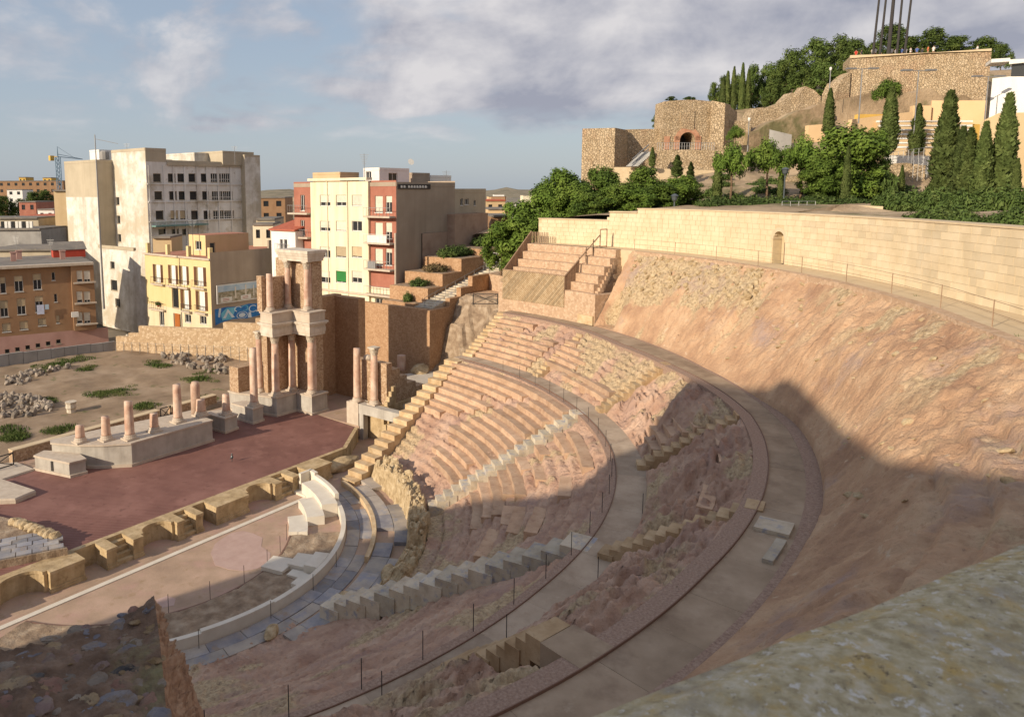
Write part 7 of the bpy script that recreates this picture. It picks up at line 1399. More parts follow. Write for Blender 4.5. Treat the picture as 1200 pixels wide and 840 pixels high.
lamp('tall double-arm lamp, leftmost of the three below the rampart', 1006, 81, 145, 100, 'double'); lamp('tall double-arm lamp, middle of the three below the rampart', 1068, 83, 192, 92, 'double'); lamp('tall double-arm lamp, rightmost of the three below the rampart', 1153, 90, 150, 98, 'double'); lamp('thin white lamp mast before the fort wall', 876, 138, 178, 104, 'white'); lamp('thin white mast before the ruined rampart', 971.5, 79, 112, 116, 'white')
for i, (x0, x1, l) in enumerate(((1030, 1023, 'leftmost of the five tall poles on the rampart'), (1038, 1031, 'second from left of the five tall poles'), (1047, 1041, 'thick middle pole of the five tall poles'), (1057, 1051, 'second from right of the five tall poles'), (1067.5, 1060, 'rightmost of the five tall poles on the rampart'))):
    P = AT(x1, 64, 124 - i * .5); Q = AT(x0 + (x0 - x1) * .8, -48, 124 - i * .5); mb = MB(); mb.tube(P, Q, .30 if i == 2 else .19, .22 if i == 2 else .14, 8); tag(mb.build('tall_pole', m_darkmetal), l, 'pole', 'tall poles on the rampart')
# ---- visitors along the rampart: small figures behind the parapet
SK = mat('skin', [(0.42, 0.25, 0.17)], scale=3); HR = mat('hair', [(0.04, 0.028, 0.02)], scale=3)
def person(label, px, pyt, dep, shirt, hair=HR):
    top = AT(px, pyt, dep); H = rnd.uniform(1.62, 1.8); z = top[2] - H; r_ = thing('person', label, 'person', (top[0], top[1], z), 'visitors on the rampart')
    me = bpy.data.meshes.new('body'); s = H / 1.72; a = rnd.uniform(0, 6.28)
    J = dict(pel=(0, 0, .95), ch=(0, .01, 1.28), nk=(0, 0, 1.46), hd=(0, .02, 1.56), ht=(0, .02, 1.70), sl=(-.18, 0, 1.39), sr=(.18, 0, 1.39), el=(-.25, .04, 1.12), er=(.25, .08, 1.14), wl=(-.22, .18, .93), wr=(.15, .26, 1.08), hl=(-.09, 0, .9), hr=(.09, 0, .9), kl=(-.10, .02, .5), kr=(.11, .03, .5), fl=(-.11, 0, .07), fr=(.12, .02, .07), tl=(-.12, .17, .04), tr=(.13, .19, .04))
    Rr = dict(pel=.15, ch=.16, nk=.06, hd=.095, ht=.06, sl=.07, sr=.07, el=.047, er=.047, wl=.034, wr=.034, hl=.1, hr=.1, kl=.062, kr=.062, fl=.045, fr=.045, tl=.035, tr=.035)
    E = [('pel', 'ch'), ('ch', 'nk'), ('nk', 'hd'), ('hd', 'ht'), ('ch', 'sl'), ('ch', 'sr'), ('sl', 'el'), ('sr', 'er'), ('el', 'wl'), ('er', 'wr'), ('pel', 'hl'), ('pel', 'hr'), ('hl', 'kl'), ('hr', 'kr'), ('kl', 'fl'), ('kr', 'fr'), ('fl', 'tl'), ('fr', 'tr')]
    k = list(J); me.from_pydata([tuple(c * s for c in J[j]) for j in k], [(k.index(p), k.index(q_)) for p, q_ in E], []); o = put('body', me, r_, (top[0], top[1], z), a)
    sk = o.modifiers.new('skin', 'SKIN'); 
    for i, j in enumerate(k): o.data.skin_vertices[0].data[i].radius = (Rr[j] * s, Rr[j] * s * .8)
    o.data.skin_vertices[0].data[0].use_root = True; o.modifiers.new('sub', 'SUBSURF').levels = 1; me.materials.append(SK)
    mb = MB(); mb.lathe([(.155, .82), (.17, .95), (.165, 1.1), (.19, 1.3), (.17, 1.40), (.07, 1.455)], (0, 0, 0), 10)
    for sg in (-1, 1): mb.tube((sg * .17, 0, 1.38), (sg * .245, .04, 1.16), .075, .06, 8)
    mb.v = [(x * s, y * .8 * s, zz * s) for x, y, zz in mb.v]; put('shirt', mb.mesh('shirt', shirt), r_, (top[0], top[1], z), a)
    mb = MB(); mb.lathe([(.10, 1.57), (.112, 1.64), (.08, 1.72), (.02, 1.735)], (0, -.01, 0), 10); mb.v = [(x * s, y * s, zz * s) for x, y, zz in mb.v]; put('hair', mb.mesh('hair', hair), r_, (top[0], top[1], z), a)
shirts = {c: mat('shirt_' + c, [v], scale=3) for c, v in dict(red=(.5, .05, .03), white=(.75, .73, .7), blue=(.08, .14, .35), dark=(.05, .05, .06), green=(.06, .2, .15), grey=(.3, .3, .32), orange=(.6, .16, .05)).items()}
for px, py, c, l in ((1003.5, 62.5, 'red', 'person in red at the left corner of the rampart'), (1010, 62.5, 'dark', 'person in dark clothes beside the person in red at the rampart corner'), (1023, 60.5, 'white', 'person in white left of the five poles'), (1026.5, 60, 'white', 'second person in white close to the first, left of the poles'), (1033, 60, 'green', 'person in dark green among the tall poles'), (1045.5, 60, 'white', 'person in white just right of the thick middle pole'), (1050, 61, 'grey', 'person in grey between the thick pole and the rightmost poles'), (1057, 60, 'blue', 'person in blue beside the second pole from right'), (1062, 60, 'white', 'person in white at the foot of the rightmost pole'), (1067.5, 59.5, 'white', 'person in white right of the rightmost pole'), (1075, 59, 'blue', 'person in blue right of the poles'), (1081, 60, 'dark', 'person in dark clothes beside the person in orange'), (1088, 58, 'orange', 'person in orange among the visitors right of the poles'), (1094.5, 57.5, 'white', 'person in white, last of the row right of the poles'), (1146, 57, 'white', 'lone person in white far right on the rampart')):
    f = (px - 996.5) / 165.5; person(l, px, py - 4.2, 126.2 - 8 * f, shirts[c])
# ---- trees
T = tree
for i, (px, t, b, w, d) in enumerate(((655, 195, 275, 54, 84), (702, 190, 265, 52, 86), (676, 212, 278, 58, 81), (757, 193, 258, 56, 84), (797, 204, 252, 54, 82), (724, 210, 262, 54, 80), (636, 218, 290, 52, 83), (606, 232, 322, 66, 84), (588, 258, 328, 44, 86), (692, 222, 272, 50, 79), (772, 214, 254, 50, 80), (628, 250, 310, 52, 82), (742, 218, 256, 46, 79))):
    T('pine_tree', ('bushy bright green pine %s' % ('at the left shoulder of the pine row', 'with the tallest top left of the fort bastion', 'in front of the left shoulder pines', 'below the fort terrace, round-topped', 'rightmost of the row below the gatehouse', 'between the two tallest row pines', 'lower down the left slope', 'big and spreading at the left end beside the plank screen', 'lowest, beside the planters', 'tucked low behind the stepped wall top', 'low behind the wall coping below the terrace', 'small at the foot of the left slope', 'smallest, in the gap of the row')[i]), px, t, b, w, d, PINES[i % 4], .12, 'pines over the great wall')
for i, (px, t, b, w, d, l) in enumerate(((855, 165, 238, 40, 82, 'umbrella pine with bare trunks left of the lantern lamp'), (897, 160, 238, 46, 84, 'umbrella pine just left of the short lantern lamp'), (937, 157, 235, 40, 86, 'slender pine between the lantern lamp and the big pine'))):
    T('pine_tree', l, px, t, b, w, d, UMB[i % 2], .45, 'umbrella pines by the lamp')
T('pine_tree', 'big full round pine in the middle of the hillside', 988, 140, 244, 84, 84, PINES[1], .06, None); T('pine_tree', 'smaller pine leaning against the right side of the big pine', 1020, 150, 238, 44, 85, PINES[2], .1, None); T('pine_tree', 'low pine at the left foot of the big pine', 958, 180, 242, 46, 83, PINES[3], .1, None)
T('palm_tree', 'small palm-like round tree below the fort', 861, 146, 180, 19, 103, UMB[0], .5, None)
for px, t, b, w, d, l in ((970, 105, 160, 14, 100, 'slim cypress before the ruined rampart'), (1040, 104, 182, 21, 92, 'cypress under the crooked tree beside the arena seats'), (1073, 123, 182, 17, 92, 'short cypress before the white arena seats'), (1103, 110, 244, 34, 82, 'tallest broad cypress right of the arena seats'), (1121, 150, 248, 24, 80, 'dark cypress leaning on the right of the tallest one'), (1130, 152, 252, 27, 76, 'paler cypress in front, right of the tallest one'), (1146, 145, 256, 25, 74, 'pale cypress second from the tall right-hand one'), (1170, 113, 258, 32, 74, 'tall dense cypress before the tan building'), (1186, 187, 262, 14, 70, 'thin young cypress near the right edge'), (1200, 222, 266, 30, 66, 'dark cypress cut by the right edge'), (764, 173, 196, 8, 103, 'little cypress on the fort terrace beside the metal stair'), (793, 182, 208, 14, 98, 'cone-shaped cypress below the arched gate'), (809, 190, 210, 9, 98, 'small thin cypress right of the cone-shaped one'), (840, 186, 236, 12, 86, 'dark slim cypress left of the umbrella pines'), (990, 172, 240, 11, 79, 'slim cypress in front of the big pine'), (914, 190, 238, 8, 84, 'very thin cypress beside the lantern lamp'), (1055, 194, 230, 8, 84, 'thin cypress against the garden wall'), (668, 235, 268, 7, 82, 'thin cypress poking from the left pines'), (720, 230, 262, 8, 82, 'thin cypress low in the pine row')):
    T('cypress_tree', l, px, t, b, w, d, CYPS[int(px) % 4], kind='cyp', group='cypresses on the hill')
T('crooked_tree', 'crooked dark tree above a cypress under the rampart', 1038, 91, 125, 34, 94, UMB[1], .25)
for i, (px, t, b, w, d) in enumerate(((845, 88, 135, 16, 148), (862, 86, 130, 20, 150), (880, 76, 140, 26, 150), (836, 96, 130, 14, 148), (898, 72, 140, 30, 152), (925, 58, 130, 40, 150), (950, 45, 120, 44, 152), (980, 40, 110, 46, 155), (905, 92, 140, 30, 140), (935, 82, 130, 36, 138), (965, 72, 120, 36, 136), (1000, 46, 100, 40, 140), (1042, 28, 80, 46, 150), (1022, 50, 80, 30, 145), (1090, 34, 80, 50, 150), (1120, 42, 80, 46, 148), (1150, 42, 80, 42, 146), (1172, 52, 85, 26, 140), (1068, 42, 80, 40, 148), (988, 82, 112, 22, 128), (772, 130, 152, 18, 125), (916, 70, 120, 34, 145))):
    T('pine_tree', 'dark hilltop pine %s' % ('at the left end of the skyline', 'second from the left of the skyline', 'left of the ruined rampart', 'lowest at the left of the skyline', 'over the ruined rampart, left', 'on the left rise of the skyline', 'high on the skyline left of the poles', 'just left of the rampart corner', 'behind the ruined rampart, lower left', 'behind the ruined rampart, centre', 'behind the ruined rampart, right', 'close to the rampart corner', 'rounded, behind the five poles', 'low, left of the five poles', 'right of the five poles', 'on the right skyline behind the visitors', 'far right behind the rampart', 'last on the right beside the white building', 'between the poles and the right skyline', 'low at the rampart corner', 'left of the gatehouse', 'behind the left rise')[i], px, t, b, w, d, FARP[i % 3], .08, 'pines on the hilltop')
T('pine_tree', 'small pine bush topping the gatehouse, left', 787, 113, 120, 14, 118, FARP[0], .05); T('pine_tree', 'small pine bush topping the gatehouse, right', 808, 113, 120, 16, 118, FARP[1], .05)
# spiky dark conifers at the left end of the hilltop
for (px, t), w_ in zip(((846, 92), (851, 85), (858, 80), (868, 76), (875, 83)), ('leftmost', 'second from left', 'middle', 'tallest, second from right', 'rightmost')): T('conifer', 'spiky dark conifer at the left of the hilltop, ' + w_ + ' of five', px, t, 135, 9, 143, CYPS[px % 4], kind='cyp', group='spiky conifers of the hilltop')
# hedges along the wall top
def hedge(name, label, spots):
    vs, fs = [], []
    for P, sx_, sz_, rz in spots:
        b = len(vs); c, s_ = math.cos(rz), math.sin(rz); src = BUSH[0]
        for v in src.vertices: x, y = v.co.x * sx_, v.co.y * sx_; vs.append((P[0] + c * x - s_ * y, P[1] + s_ * x + c * y, P[2] + v.co.z * sz_))
        for p in src.polygons: fs.append(tuple(b + k for k in p.vertices))
    me = bpy.data.meshes.new(name); me.from_pydata(vs, [], fs); me.materials.append(m_leaf_bush); tag(put(name, me), label, 'hedge')
sp = []
for i in range(64): t = 52 + 24 * i / 63; P = pol(RW(t) + rnd.uniform(2.2, 5.5), t, 20.1); sp.append((P, 1.1, rnd.uniform(1.0, 1.75), rnd.random() * 6))
for i in range(34): px = 1040 + i * 5.2; P = AT(px, 244 + (px - 1046) * .13, 66 - i * .32 + rnd.uniform(0, 3)); P[2] = 20.3; sp.append((P, 1.5, rnd.uniform(1.6, 2.8), rnd.random() * 6))
hedge('hedge', 'dense green hedge along the top of the great wall under the cypresses', sp); sp = []
for i in range(26): px = 830 + i * 7.6; P = AT(px, 241, 78 + rnd.uniform(-2, 3)); P[2] = 20.5; sp.append((P, 1.6, rnd.uniform(.9, 1.6), rnd.random() * 6))
hedge('hedge', 'low dark hedge behind the great wall, left of the big pine', sp)
vs, fs = [], []
for i in range(85):                                    # undergrowth on the slope behind the wall
    px = rnd.uniform(690, 1060); d_ = rnd.uniform(80, 100); P = AT(px, 230, d_)
    if hill_h(P[0], P[1]) > 26: continue
    P[2] = hill_h(P[0], P[1]) - .2; b = len(vs); k1, k2, rz = rnd.uniform(.8, 1.9), rnd.uniform(.8, 1.8), rnd.random() * 6; c, s_ = math.cos(rz), math.sin(rz)
    for v in BUSH[0].vertices: x, y = v.co.x * k1, v.co.y * k1; vs.append((P[0] + c * x - s_ * y, P[1] + s_ * x + c * y, P[2] + v.co.z * k2))
    for p in BUSH[0].polygons: fs.append(tuple(b + k for k in p.vertices))
me = bpy.data.meshes.new('undergrowth'); me.from_pydata(vs, [], fs); me.materials.append(m_leaf_bush); put('undergrowth', me, kind='stuff')
o = shrub('yellow-green shrub right of the big pine', AT(1033, 228, 82) - [0, 0, 1], 3.6, 5.5, 0)
# ================================================================== FAR TOWN AND NEAR STONES
cols_far = [m_white, m_tan, m_conctop, m_cream, m_peach, m_sidewall, m_brownapt, m_pinkbase]
def far_block(label, px0, px1, ptop, dep, m, depth=14, rows=3, group=None, name='building', z0=-.9, mr=None, win=True, ry=0):
    A, B = AT(px0, ptop, dep), AT(px1, ptop, dep + ry); d = (B - A)[:2]; L_ = np.linalg.norm(d); u_ = d / L_; nn = np.array([-u_[1], u_[0]]); z1 = A[2]
    r_ = thing(name, label, 'building', (*A[:2], max(z0, -.9)), group); wl = []
    if win:
        nc = max(2, int(L_ / 3.2))
        for c in range(nc):
            for k in range(rows): wl.append(((c + .3) * L_ / nc, z1 - 2.4 - k * 3.1, L_ / nc * .4, 1.4, 'hole', 0))
    a = A[:2]; ws = [w for w in wl if w[1] > z0 + .5]
    mb = MB(); mb.obox(a, u_, L_, .25, depth, z0, z1 - .3); body = mb.build('wall', m, r_)
    if ws:
        # front with real openings, windows joined because each is a few pixels
        save = globals()['add_win']; globals()['add_win'] = lambda *k, **q: None
        face(r_, a, u_, L_, z0, z1 - .3, m, ws, 'front_wall'); globals()['add_win'] = save
        mb = MB(); P = lambda s, z, d_: (*(a + u_ * s + nn * d_), z)
        for s, z, w, h, _, _ in ws: mb.poly([P(s, z, .15), P(s + w, z, .15), P(s + w, z + h, .15), P(s, z + h, .15)])
        mb.build('window_panes', m_glass, r_, kind='stuff')
    mb = MB(); mb.obox(a - nn * .1 , u_, L_, -.15, depth + .1, z1 - .3, z1); mb.build('roof', mr or m_roofgrey, r_); return r_
far_block('long distant flat block with an orange roof line at the left horizon', -20, 74, 212, 350, m_brownapt, 14, 4)
far_block('pale wing of the distant flat block', 8, 26, 222, 330, m_white, 10, 3); far_block('small ochre roof block on the distant flat block', 22, 30, 207.5, 356, m_ochre, 8, 1); far_block('second small ochre roof block on the distant flat block', 50, 60, 208, 356, m_ochre, 8, 1)
far_block('tan windowless block left of the white-streaked wing', 62, 84, 222.5, 150, m_tan, 14, win=False); far_block('low white house with a dark band roof by the left trees', 44, 63, 245, 190, m_white, 10, 1); far_block('red church-like house among the left trees', 22, 42, 236, 210, m_redbrick, 12, 1); far_block('long salmon house below the left trees', 30, 66, 252, 180, m_pinkbase, 12, 2, mr=m_rooftile)
far_block('grey industrial building with a glazed roof strip at the left edge', -30, 47, 268, 140, m_greywall, 14, win=False); mb = MB()
r_ = thing('glazed_roof_strip', 'striped roof lights on the grey industrial building', 'roof light', AT(10, 262, 142))
for k in range(9): A, B = AT(1 + k * 4.2, 262, 142), AT(4 + k * 4.2, 262, 142); u_ = (B - A)[:2] / np.linalg.norm((B - A)[:2]); mb = MB(); mb.obox(A[:2], u_, np.linalg.norm((B - A)[:2]), 0, .4, A[2] - 1.5, A[2] + .4); mb.build('pane', m_wframe if k % 3 else m_glass, r_)
far_block('grey upper strip building behind the roof lights', -30, 44, 255, 150, m_conctop, 10, win=False); far_block('small cream house beside the salmon house', 48, 66, 268, 150, m_cream, 10, 2); far_block('flat-roofed low house in front of the industrial building', -20, 60, 292, 122, m_conctop, 12, win=False)
far_block('dark balconied apartment block in the gap left of the cream block', 304, 334, 231, 190, m_brownapt, 14, 4); far_block('tan roof block right of the yellow house flank', 271, 306, 258, 138, m_tan, 10, win=False); far_block('small concrete house under the dark balconied block', 300, 322, 256, 125, m_conctop, 10, 1); far_block('low cream house behind the yellow house roof', 296, 320, 262, 120, m_cream, 8, 1); far_block('cream roof wall before the old concrete block', 178, 200, 277, 112, m_tan, 6, win=False)
far_block('terracotta gabled house in the gap before the pines', 569, 592, 234, 150, m_tan, 12, 1, mr=m_rooftile); far_block('low white house right of the terracotta house', 590, 606, 237, 170, m_white, 12, 1); far_block('orange house below the terracotta one', 572, 600, 244, 135, m_peach, 10, 1); far_block('brown gable house nearest the pines', 576, 598, 252, 118, m_brownapt, 9, 0, win=False)
rr2 = random.Random(3)
for i in range(150):
    dep = rr2.choice((230, 300, 420, 600, 900, 1300)) * rr2.uniform(.85, 1.15); px = rr2.uniform(-60, 660)
    if 80 < px < 290 and dep < 500: continue
    h = rr2.uniform(5, 13) if dep < 700 else rr2.uniform(6, 20); ptop = PPY - 105.4 * 1.0 + (22.45 - h) / dep * FPX; w = rr2.uniform(9, 24) / dep * FPX
    nm_ = ('white', 'tan', 'grey', 'cream', 'peach', 'taupe', 'brown', 'pink')[i % 8]; ps_ = 'on the left horizon' if px < 90 else 'behind the old concrete block' if px < 300 else 'in the gap left of the cream block' if px < 350 else 'behind the cream block' if px < 560 else 'in the gap before the pines'
    far_block('small %s building of the distant town %s' % (nm_, ps_), px, px + w, ptop + .0, dep, cols_far[i % 8], rr2.uniform(8, 16), 2, 'distant town buildings', win=dep < 400, ry=rr2.uniform(-4, 4))
# low hills on the horizon
def hills(name, px0, px1, dep, amp, seed, m):
    vs = []; fs = []; n = 90
    for i in range(n + 1):
        px = px0 + (px1 - px0) * i / n; e = math.sin(math.pi * i / n) ** .6; h = amp * e * (0.55 + .6 * fr(px * .012, seed, 0, 5)); P = AT(px, 225, dep); Q = AT(px, 225, dep * .72); R_ = AT(px, 225, dep * 1.3); vs += [(Q[0], Q[1], -1.5), (P[0], P[1], max(h, -1)), (R_[0], R_[1], -1.5)]
    for i in range(n): a_ = 3 * i; fs += [(a_, a_ + 3, a_ + 4, a_ + 1), (a_ + 1, a_ + 4, a_ + 5, a_ + 2)]
    me = bpy.data.meshes.new(name); me.from_pydata(vs, [], fs); me.materials.append(m); me.polygons.foreach_set('use_smooth', [True] * len(fs)); put(name, me, kind='structure')
m_dist = mat('distant_hill', [(0.13, 0.12, 0.075), (0.24, 0.20, 0.13), (0.33, 0.28, 0.2)], scale=.02, detail=9)
hills('distant_hills', 280, 480, 620, 34, 3, m_dist); hills('distant_hills', -300, 900, 3600, 70, 9, m_dist)
for i, (px, t, b, w, d) in enumerate(((4, 228, 262, 34, 230), (24, 232, 262, 30, 235), (40, 224, 256, 30, 240), (55, 222, 250, 26, 245), (-18, 226, 262, 40, 230))): T('broad_tree', 'dark broad tree %s' % ('at the far left edge above the industrial roof', 'second from the left edge', 'beside the red church-like house', 'touching the tan windowless block', 'cut by the left edge')[i], px, t, b, w, d, FARP[i % 3], .05, 'dark trees on the far left')
for i in range(30):
    dep = rr2.uniform(220, 700); px = rr2.uniform(290, 640); h = rr2.uniform(6, 10); y0 = PPY - 105.4 + 22.5 / dep * FPX; T('distant_tree', 'small dark tree in the distant town', px, y0 - h / dep * FPX, y0, 9 / dep * FPX, dep, FARP[i % 3], .1, 'trees in the distant town')
# tower crane
P = AT(71, 240, 300); zt_ = up_z(P, 172); ck = thing('tower_crane', 'blue tower crane behind the flat blocks on the left', 'crane', P); mb = MB()
m_crane = mat('crane_blue', [(0.16, 0.25, 0.33)], scale=2)
for dx, dy in ((-.7, -.7), (.7, -.7), (.7, .7), (-.7, .7)): mb.tube((P[0] + dx, P[1] + dy, -1), (P[0] + dx, P[1] + dy, zt_ - 4), .14, n=4)
z = 0
while z < zt_ - 5:
    for (a_, b_) in (((-.7, -.7), (.7, -.7)), ((.7, -.7), (.7, .7)), ((.7, .7), (-.7, .7)), ((-.7, .7), (-.7, -.7))): mb.tube((P[0] + a_[0], P[1] + a_[1], z), (P[0] + b_[0], P[1] + b_[1], z + 1.6), .08, n=3)
    z += 1.6
mb.build('mast', m_crane, ck); zz = zt_ - 4; C0 = np.array([P[0], P[1], zz]); J1 = C0 + RT * 7.5 + FW * 6; J0 = C0 - RT * 2.6
mb = MB(); mb.tube(C0, J1, .18, n=4); mb.tube(C0 + [0, 0, 1], J1, .12, n=4); mb.tube(C0, C0 + [0, 0, 4], .25, .1, 4); mb.tube(C0 + [0, 0, 4], C0 + (J1 - C0) * .7, .06, n=3); mb.build('jib', m_crane, ck); mb = MB(); mb.tube(C0, J0, .2, n=4); mb.obox(J0[:2] - [.8, .8], (1, 0), 1.6, 0, 1.6, zz - 1.6, zz + .4); mb.build('counterweight', m_ochre, ck)
# small roof clutter on the old concrete block
for i, (px, l) in enumerate(((122, 'left water tank on the old concrete block'), (138, 'middle water tank on the old concrete block'), (146, 'right water tank on the old concrete block'))):
    P = AT(px, 174, 130); mb = MB(); mb.lathe([(.8, 0), (.8, 1.3), (.5, 1.5)], (P[0], P[1], zc - 1.2), 10); tag(mb.build('water_tank', m_greywall), l, 'tank')
P = AT(226, 280, 103); antenna('thin aerial on the roof of the yellow house', 226, 258, (P[0], P[1], z2_ - .2), 4)
P = AT(60, 300, 108); antenna('thin aerial on the roof of the brown block', 60, 280, (P[0], P[1], 12.6), 4)
P = AT(20, 302, 112); antenna('taller aerial near the left edge on the brown roof', 20, 276, (P[0], P[1], 12.6), 5)
for px, top, dep, zb2, l in ((149, 168, 135, zc - 1, 'short aerial on the old concrete block, left'), (275, 171, 128, zc - 1, 'aerial on the old concrete block near the stair tower')): P = AT(px, 180, dep); antenna(l, px, top, (P[0], P[1], zb2 - 1.2), 3)
for px, py, l in ((160, 285, 'small white roof drum right of the brown roof'), (150, 262, 'low white roof box by the mast')):
    P = AT(px, py, 100); mb = MB(); mb.lathe([(.7, 0), (.75, 1.0), (.3, 1.3)], tuple(P - [0, 0, 1]), 10); 

# ================================================================== NEAR STONES
# rough parapet right under the lens
zp_ = 21.45; A = G(640, 812, zp_); B = G(1260, 584, zp_); d = (B - A)[:2]; L_ = np.linalg.norm(d); u_ = d / L_; nn = np.array([u_[1], -u_[0]])
nu, nv = 150, 70; vs = []; fs = []; o_ = A[:2] - u_ * 1.2; LL = L_ + 2.0; Wd_ = 1.5
for j in range(nv + 1):
    for i in range(nu + 1):
        s = LL * i / nu; v = j / nv
        if v < .25: w = 0.0; zz = zp_ - .75 * (1 - v / .25) ** 1.0
        else: w = Wd_ * (v - .25) / .75; zz = zp_
        p = o_ + u_ * s + nn * w; q1 = fr(p[0] * 14, p[1] * 14, zz * 14, 5, .7); round_ = .05 * math.exp(-((v - .25) / .05) ** 2); zz += .007 * q1 - round_ + .008 * fr(p[0] * 1.5, p[1] * 1.5, 0, 3); p = p + nn * (.006 * q1 + .6 * round_ + .008 * fr(s * 2.0, 7, zz * 2, 3)); vs.append((p[0], p[1], zz))
for j in range(nv):
    for i in range(nu): a_ = j * (nu + 1) + i; fs.append((a_, a_ + nu + 1, a_ + nu + 2, a_ + 1))
me = bpy.data.meshes.new('parapet'); me.from_pydata(vs, [], fs); me.materials.append(m_near); me.polygons.foreach_set('use_smooth', [True] * len(fs)); tag(put('parapet', me), 'rough lichen-covered stone parapet close to the viewer, out of focus', 'parapet')
# ruined rubble wall corner, lower left
zn = 19.2; rc = thing('ruined_wall_corner', 'ruined thick wall top of mixed stones in mortar, lower left foreground', 'ruined wall', G(100, 780, zn))
top_l = [(-160, 792), (0, 752), (60, 737), (130, 713), (180, 693)]; edge_r = [(180, 693), (185, 730), (190, 773), (196, 840), (204, 930)]
TL = [G(*p, zn)[:2] for p in top_l]; ER = [G(*p, zn)[:2] for p in edge_r]
LB = G(-160, 960, zn)[:2]
def lerp(pl, f): k = f * (len(pl) - 1); i = min(int(k), len(pl) - 2); return np.array(pl[i]) + (np.array(pl[i + 1]) - np.array(pl[i])) * (k - i)
LE = [TL[0] + (LB - TL[0]) * f for f in np.linspace(0, 1, 5)]
n1, n2 = 150, 120; vs = []; fs = []
def near_pt(s, t):
    # s: along the back edge, t: towards the viewer
    T_, L2, R2 = lerp(TL, s), lerp(LE, t), lerp(ER, t); Bt = LB + (ER[-1] - LB) * s
    p = (1 - t) * T_ + t * Bt + (1 - s) * L2 + s * R2 - ((1 - s) * (1 - t) * TL[0] + s * (1 - t) * TL[-1] + (1 - s) * t * LB + s * t * ER[-1]); return p
for j in range(n2 + 1):
    for i in range(n1 + 1):
        s, t = i / n1, j / n2; p = near_pt(s, t); q1 = fr(p[0] * 3.2, p[1] * 3.2, 2, 6, .7); z = zn + .045 * q1 - .03 + .06 * fr(p[0] * 1.1, p[1] * 1.1, 5, 3) - .06 * (1 - sstep(0, .05, t)) * (1 - sstep(.9, 1, s)); vs.append((p[0] , p[1], z))
for j in range(n2):
    for i in range(n1): a_ = j * (n1 + 1) + i; fs.append((a_, a_ + n1 + 1, a_ + n1 + 2, a_ + 1))
# broken faces down from the back edge and from the right edge
def skirt(line, low):
    b = len(vs); k = 24; m_ = len(line)
    for i in range(m_):
        for c in range(k + 1):
            f = c / k; P = np.array(line[i]); Q = low(i / (m_ - 1)); R_ = P + (Q - P) * f; e = math.sin(math.pi * min(1, f * 1.0)) * .9 + .1 * (c > 0); R_ = R_ + np.array([1, .3, .2]) * (.13 * e * min(1, i / 12) * fr(R_[0] * 7, R_[1] * 7, R_[2] * 5.0, 5, .7)); vs.append(tuple(R_))
    for i in range(m_ - 1):
        for c in range(k): a_ = b + i * (k + 1) + c; fs.append((a_, a_ + 1, a_ + k + 2, a_ + k + 1))
nf_top = len(fs)
right = [vs[j * (n1 + 1) + n1] for j in range(n2 + 1)]; back = [vs[i] for i in range(n1 + 1)]
lowpts = [G(181, 694, 19.0), G(202, 756, 18.45), G(221, 790, 17.9), G(240, 842, 17.3), G(262, 930, 16.6)]
lowpts[0] = np.array(right[0]) - [0, 0, .08]
skirt(right, lambda f: lerp(lowpts, f)); nf_r = len(fs); skirt(back, lambda f: np.array([*lerp(TL, f) + np.array([.35, .5]), 17.0]))
me = bpy.data.meshes.new('wall_core'); me.from_pydata(vs, [], fs); me.materials.append(m_mortar); me.materials.append(m_ruinside); me.polygons.foreach_set('material_index', [0] * nf_top + [1] * (len(fs) - nf_top)); me.polygons.foreach_set('use_smooth', [True] * len(fs)); me.update(); put('wall_core', me, rc)
sm = [[rock_mesh(200 + i, 3, (1, .72, .5), .32) for i in range(4)] for _ in STONES]
for k, row in enumerate(sm):
    for me in row: me.materials.append(STONES[k])
big = [(172, 712, .06, 0), (142, 722, .105, 0), (112, 744, .085, 0), (147, 755, .07, 0), (145, 776, .105, 4), (115, 768, .07, 5), (52, 768, .09, 5), (30, 758, .12, 0), (64, 752, .10, 1), (20, 805, .12, 1), (60, 800, .12, 2), (130, 818, .125, 0), (142, 795, .09, 2), (178, 812, .10, 2), (90, 765, .08, 5), (176, 725, .08, 1), (182, 836, .1, 0), (95, 730, .1, 3), (112, 790, .1, 3), (45, 825, .1, 5), (85, 835, .12, 3), (160, 745, .07, 3), (120, 840, .1, 1), (15, 775, .1, 3), (38, 785, .08, 4), (78, 780, .08, 3), (165, 790, .07, 3), (100, 812, .08, 1), (10, 830, .1, 2), (112, 733, .04, 0), (150, 738, .05, 2), (60, 738, .07, 3), (86, 752, .06, 2), (182, 765, .06, 1), (186, 790, .06, 3)]
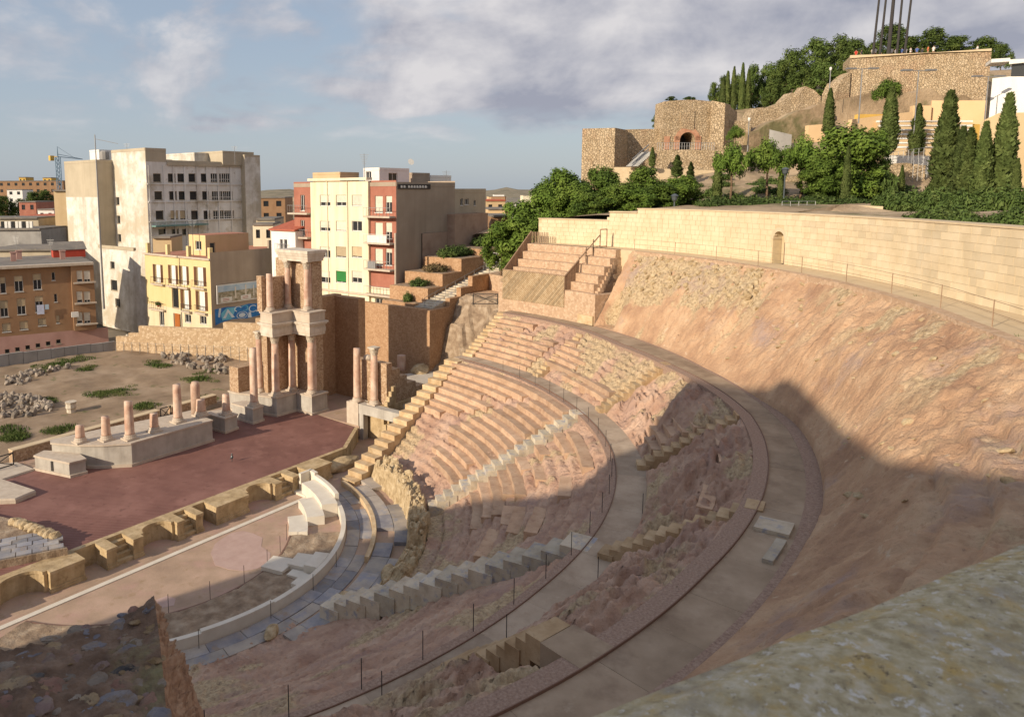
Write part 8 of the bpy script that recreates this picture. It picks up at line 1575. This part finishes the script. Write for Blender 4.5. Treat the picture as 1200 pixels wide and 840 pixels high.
for i, (px, py, s, k) in enumerate(big):
    P = G(px, py, zn); P[2] = zn + .045 * fr(P[0] * 3.2, P[1] * 3.2, 2, 6, .7) - .03 + .06 * fr(P[0] * 1.1, P[1] * 1.1, 5, 3); o = put('stone', sm[k][i % 4], rc, (P[0], P[1], P[2] - s * .24)); o.scale = (s * 1.15, s * 1.15, s * .5); o.rotation_euler = (rnd.uniform(-.3, .3), rnd.uniform(-.3, .3), rnd.random() * 6)
for i in range(70):
    s, t = rnd.uniform(.2, .95), rnd.uniform(.02, .75); p = near_pt(s, t); z = zn + .045 * fr(p[0] * 3.2, p[1] * 3.2, 2, 6, .7) - .03 + .06 * fr(p[0] * 1.1, p[1] * 1.1, 5, 3); sz = rnd.uniform(.015, .045); o = put('stone', sm[rnd.choice((1, 3, 3, 5, 2, 0))][i % 4], rc, (p[0], p[1], z - sz * .4)); o.scale = (sz * 1.4, sz * 1.4, sz * .8); o.rotation_euler = (rnd.uniform(-.3, .3), rnd.uniform(-.3, .3), rnd.random() * 6)
# the old church and houses behind the viewer, whose shade lies over the seats
oc = thing('old_church', 'tall old church and houses behind the viewer, out of the picture', 'building', (-54, -25, 15)); X1 = -48.0
prof = [(-75, 35.3), (-33, 35.3), (-30, 34.9), (-26.5, 35.1), (-23, 36.6), (-20.5, 38.1), (-18.4, 39.5), (-17.6, 39.9), (-16.6, 39.9), (-16.4, 39.4), (-10.6, 39.5)]
prof = [(y - 3.0, z) for y, z in prof]
for nm, pr in (('nave', prof), ('chapel', [(-13.6, 31.2), (-11.5, 30.0), (-6.4, 28.6), (-1.2, 26.3)]), ('sacristy', [(-1.2, 24.5), (0.6, 22.0), (1.3, 17.5)])):
    mb = MB()
    for (y0, z0), (y1, z1) in zip(pr, pr[1:]): mb.hexa([(X1 - 9, y0, 0), (X1, y0, 0), (X1, y1, 0), (X1 - 9, y1, 0), (X1 - 9, y0, z0), (X1, y0, z0), (X1, y1, z1), (X1 - 9, y1, z1)])
    mb.build(nm, m_fort, oc)
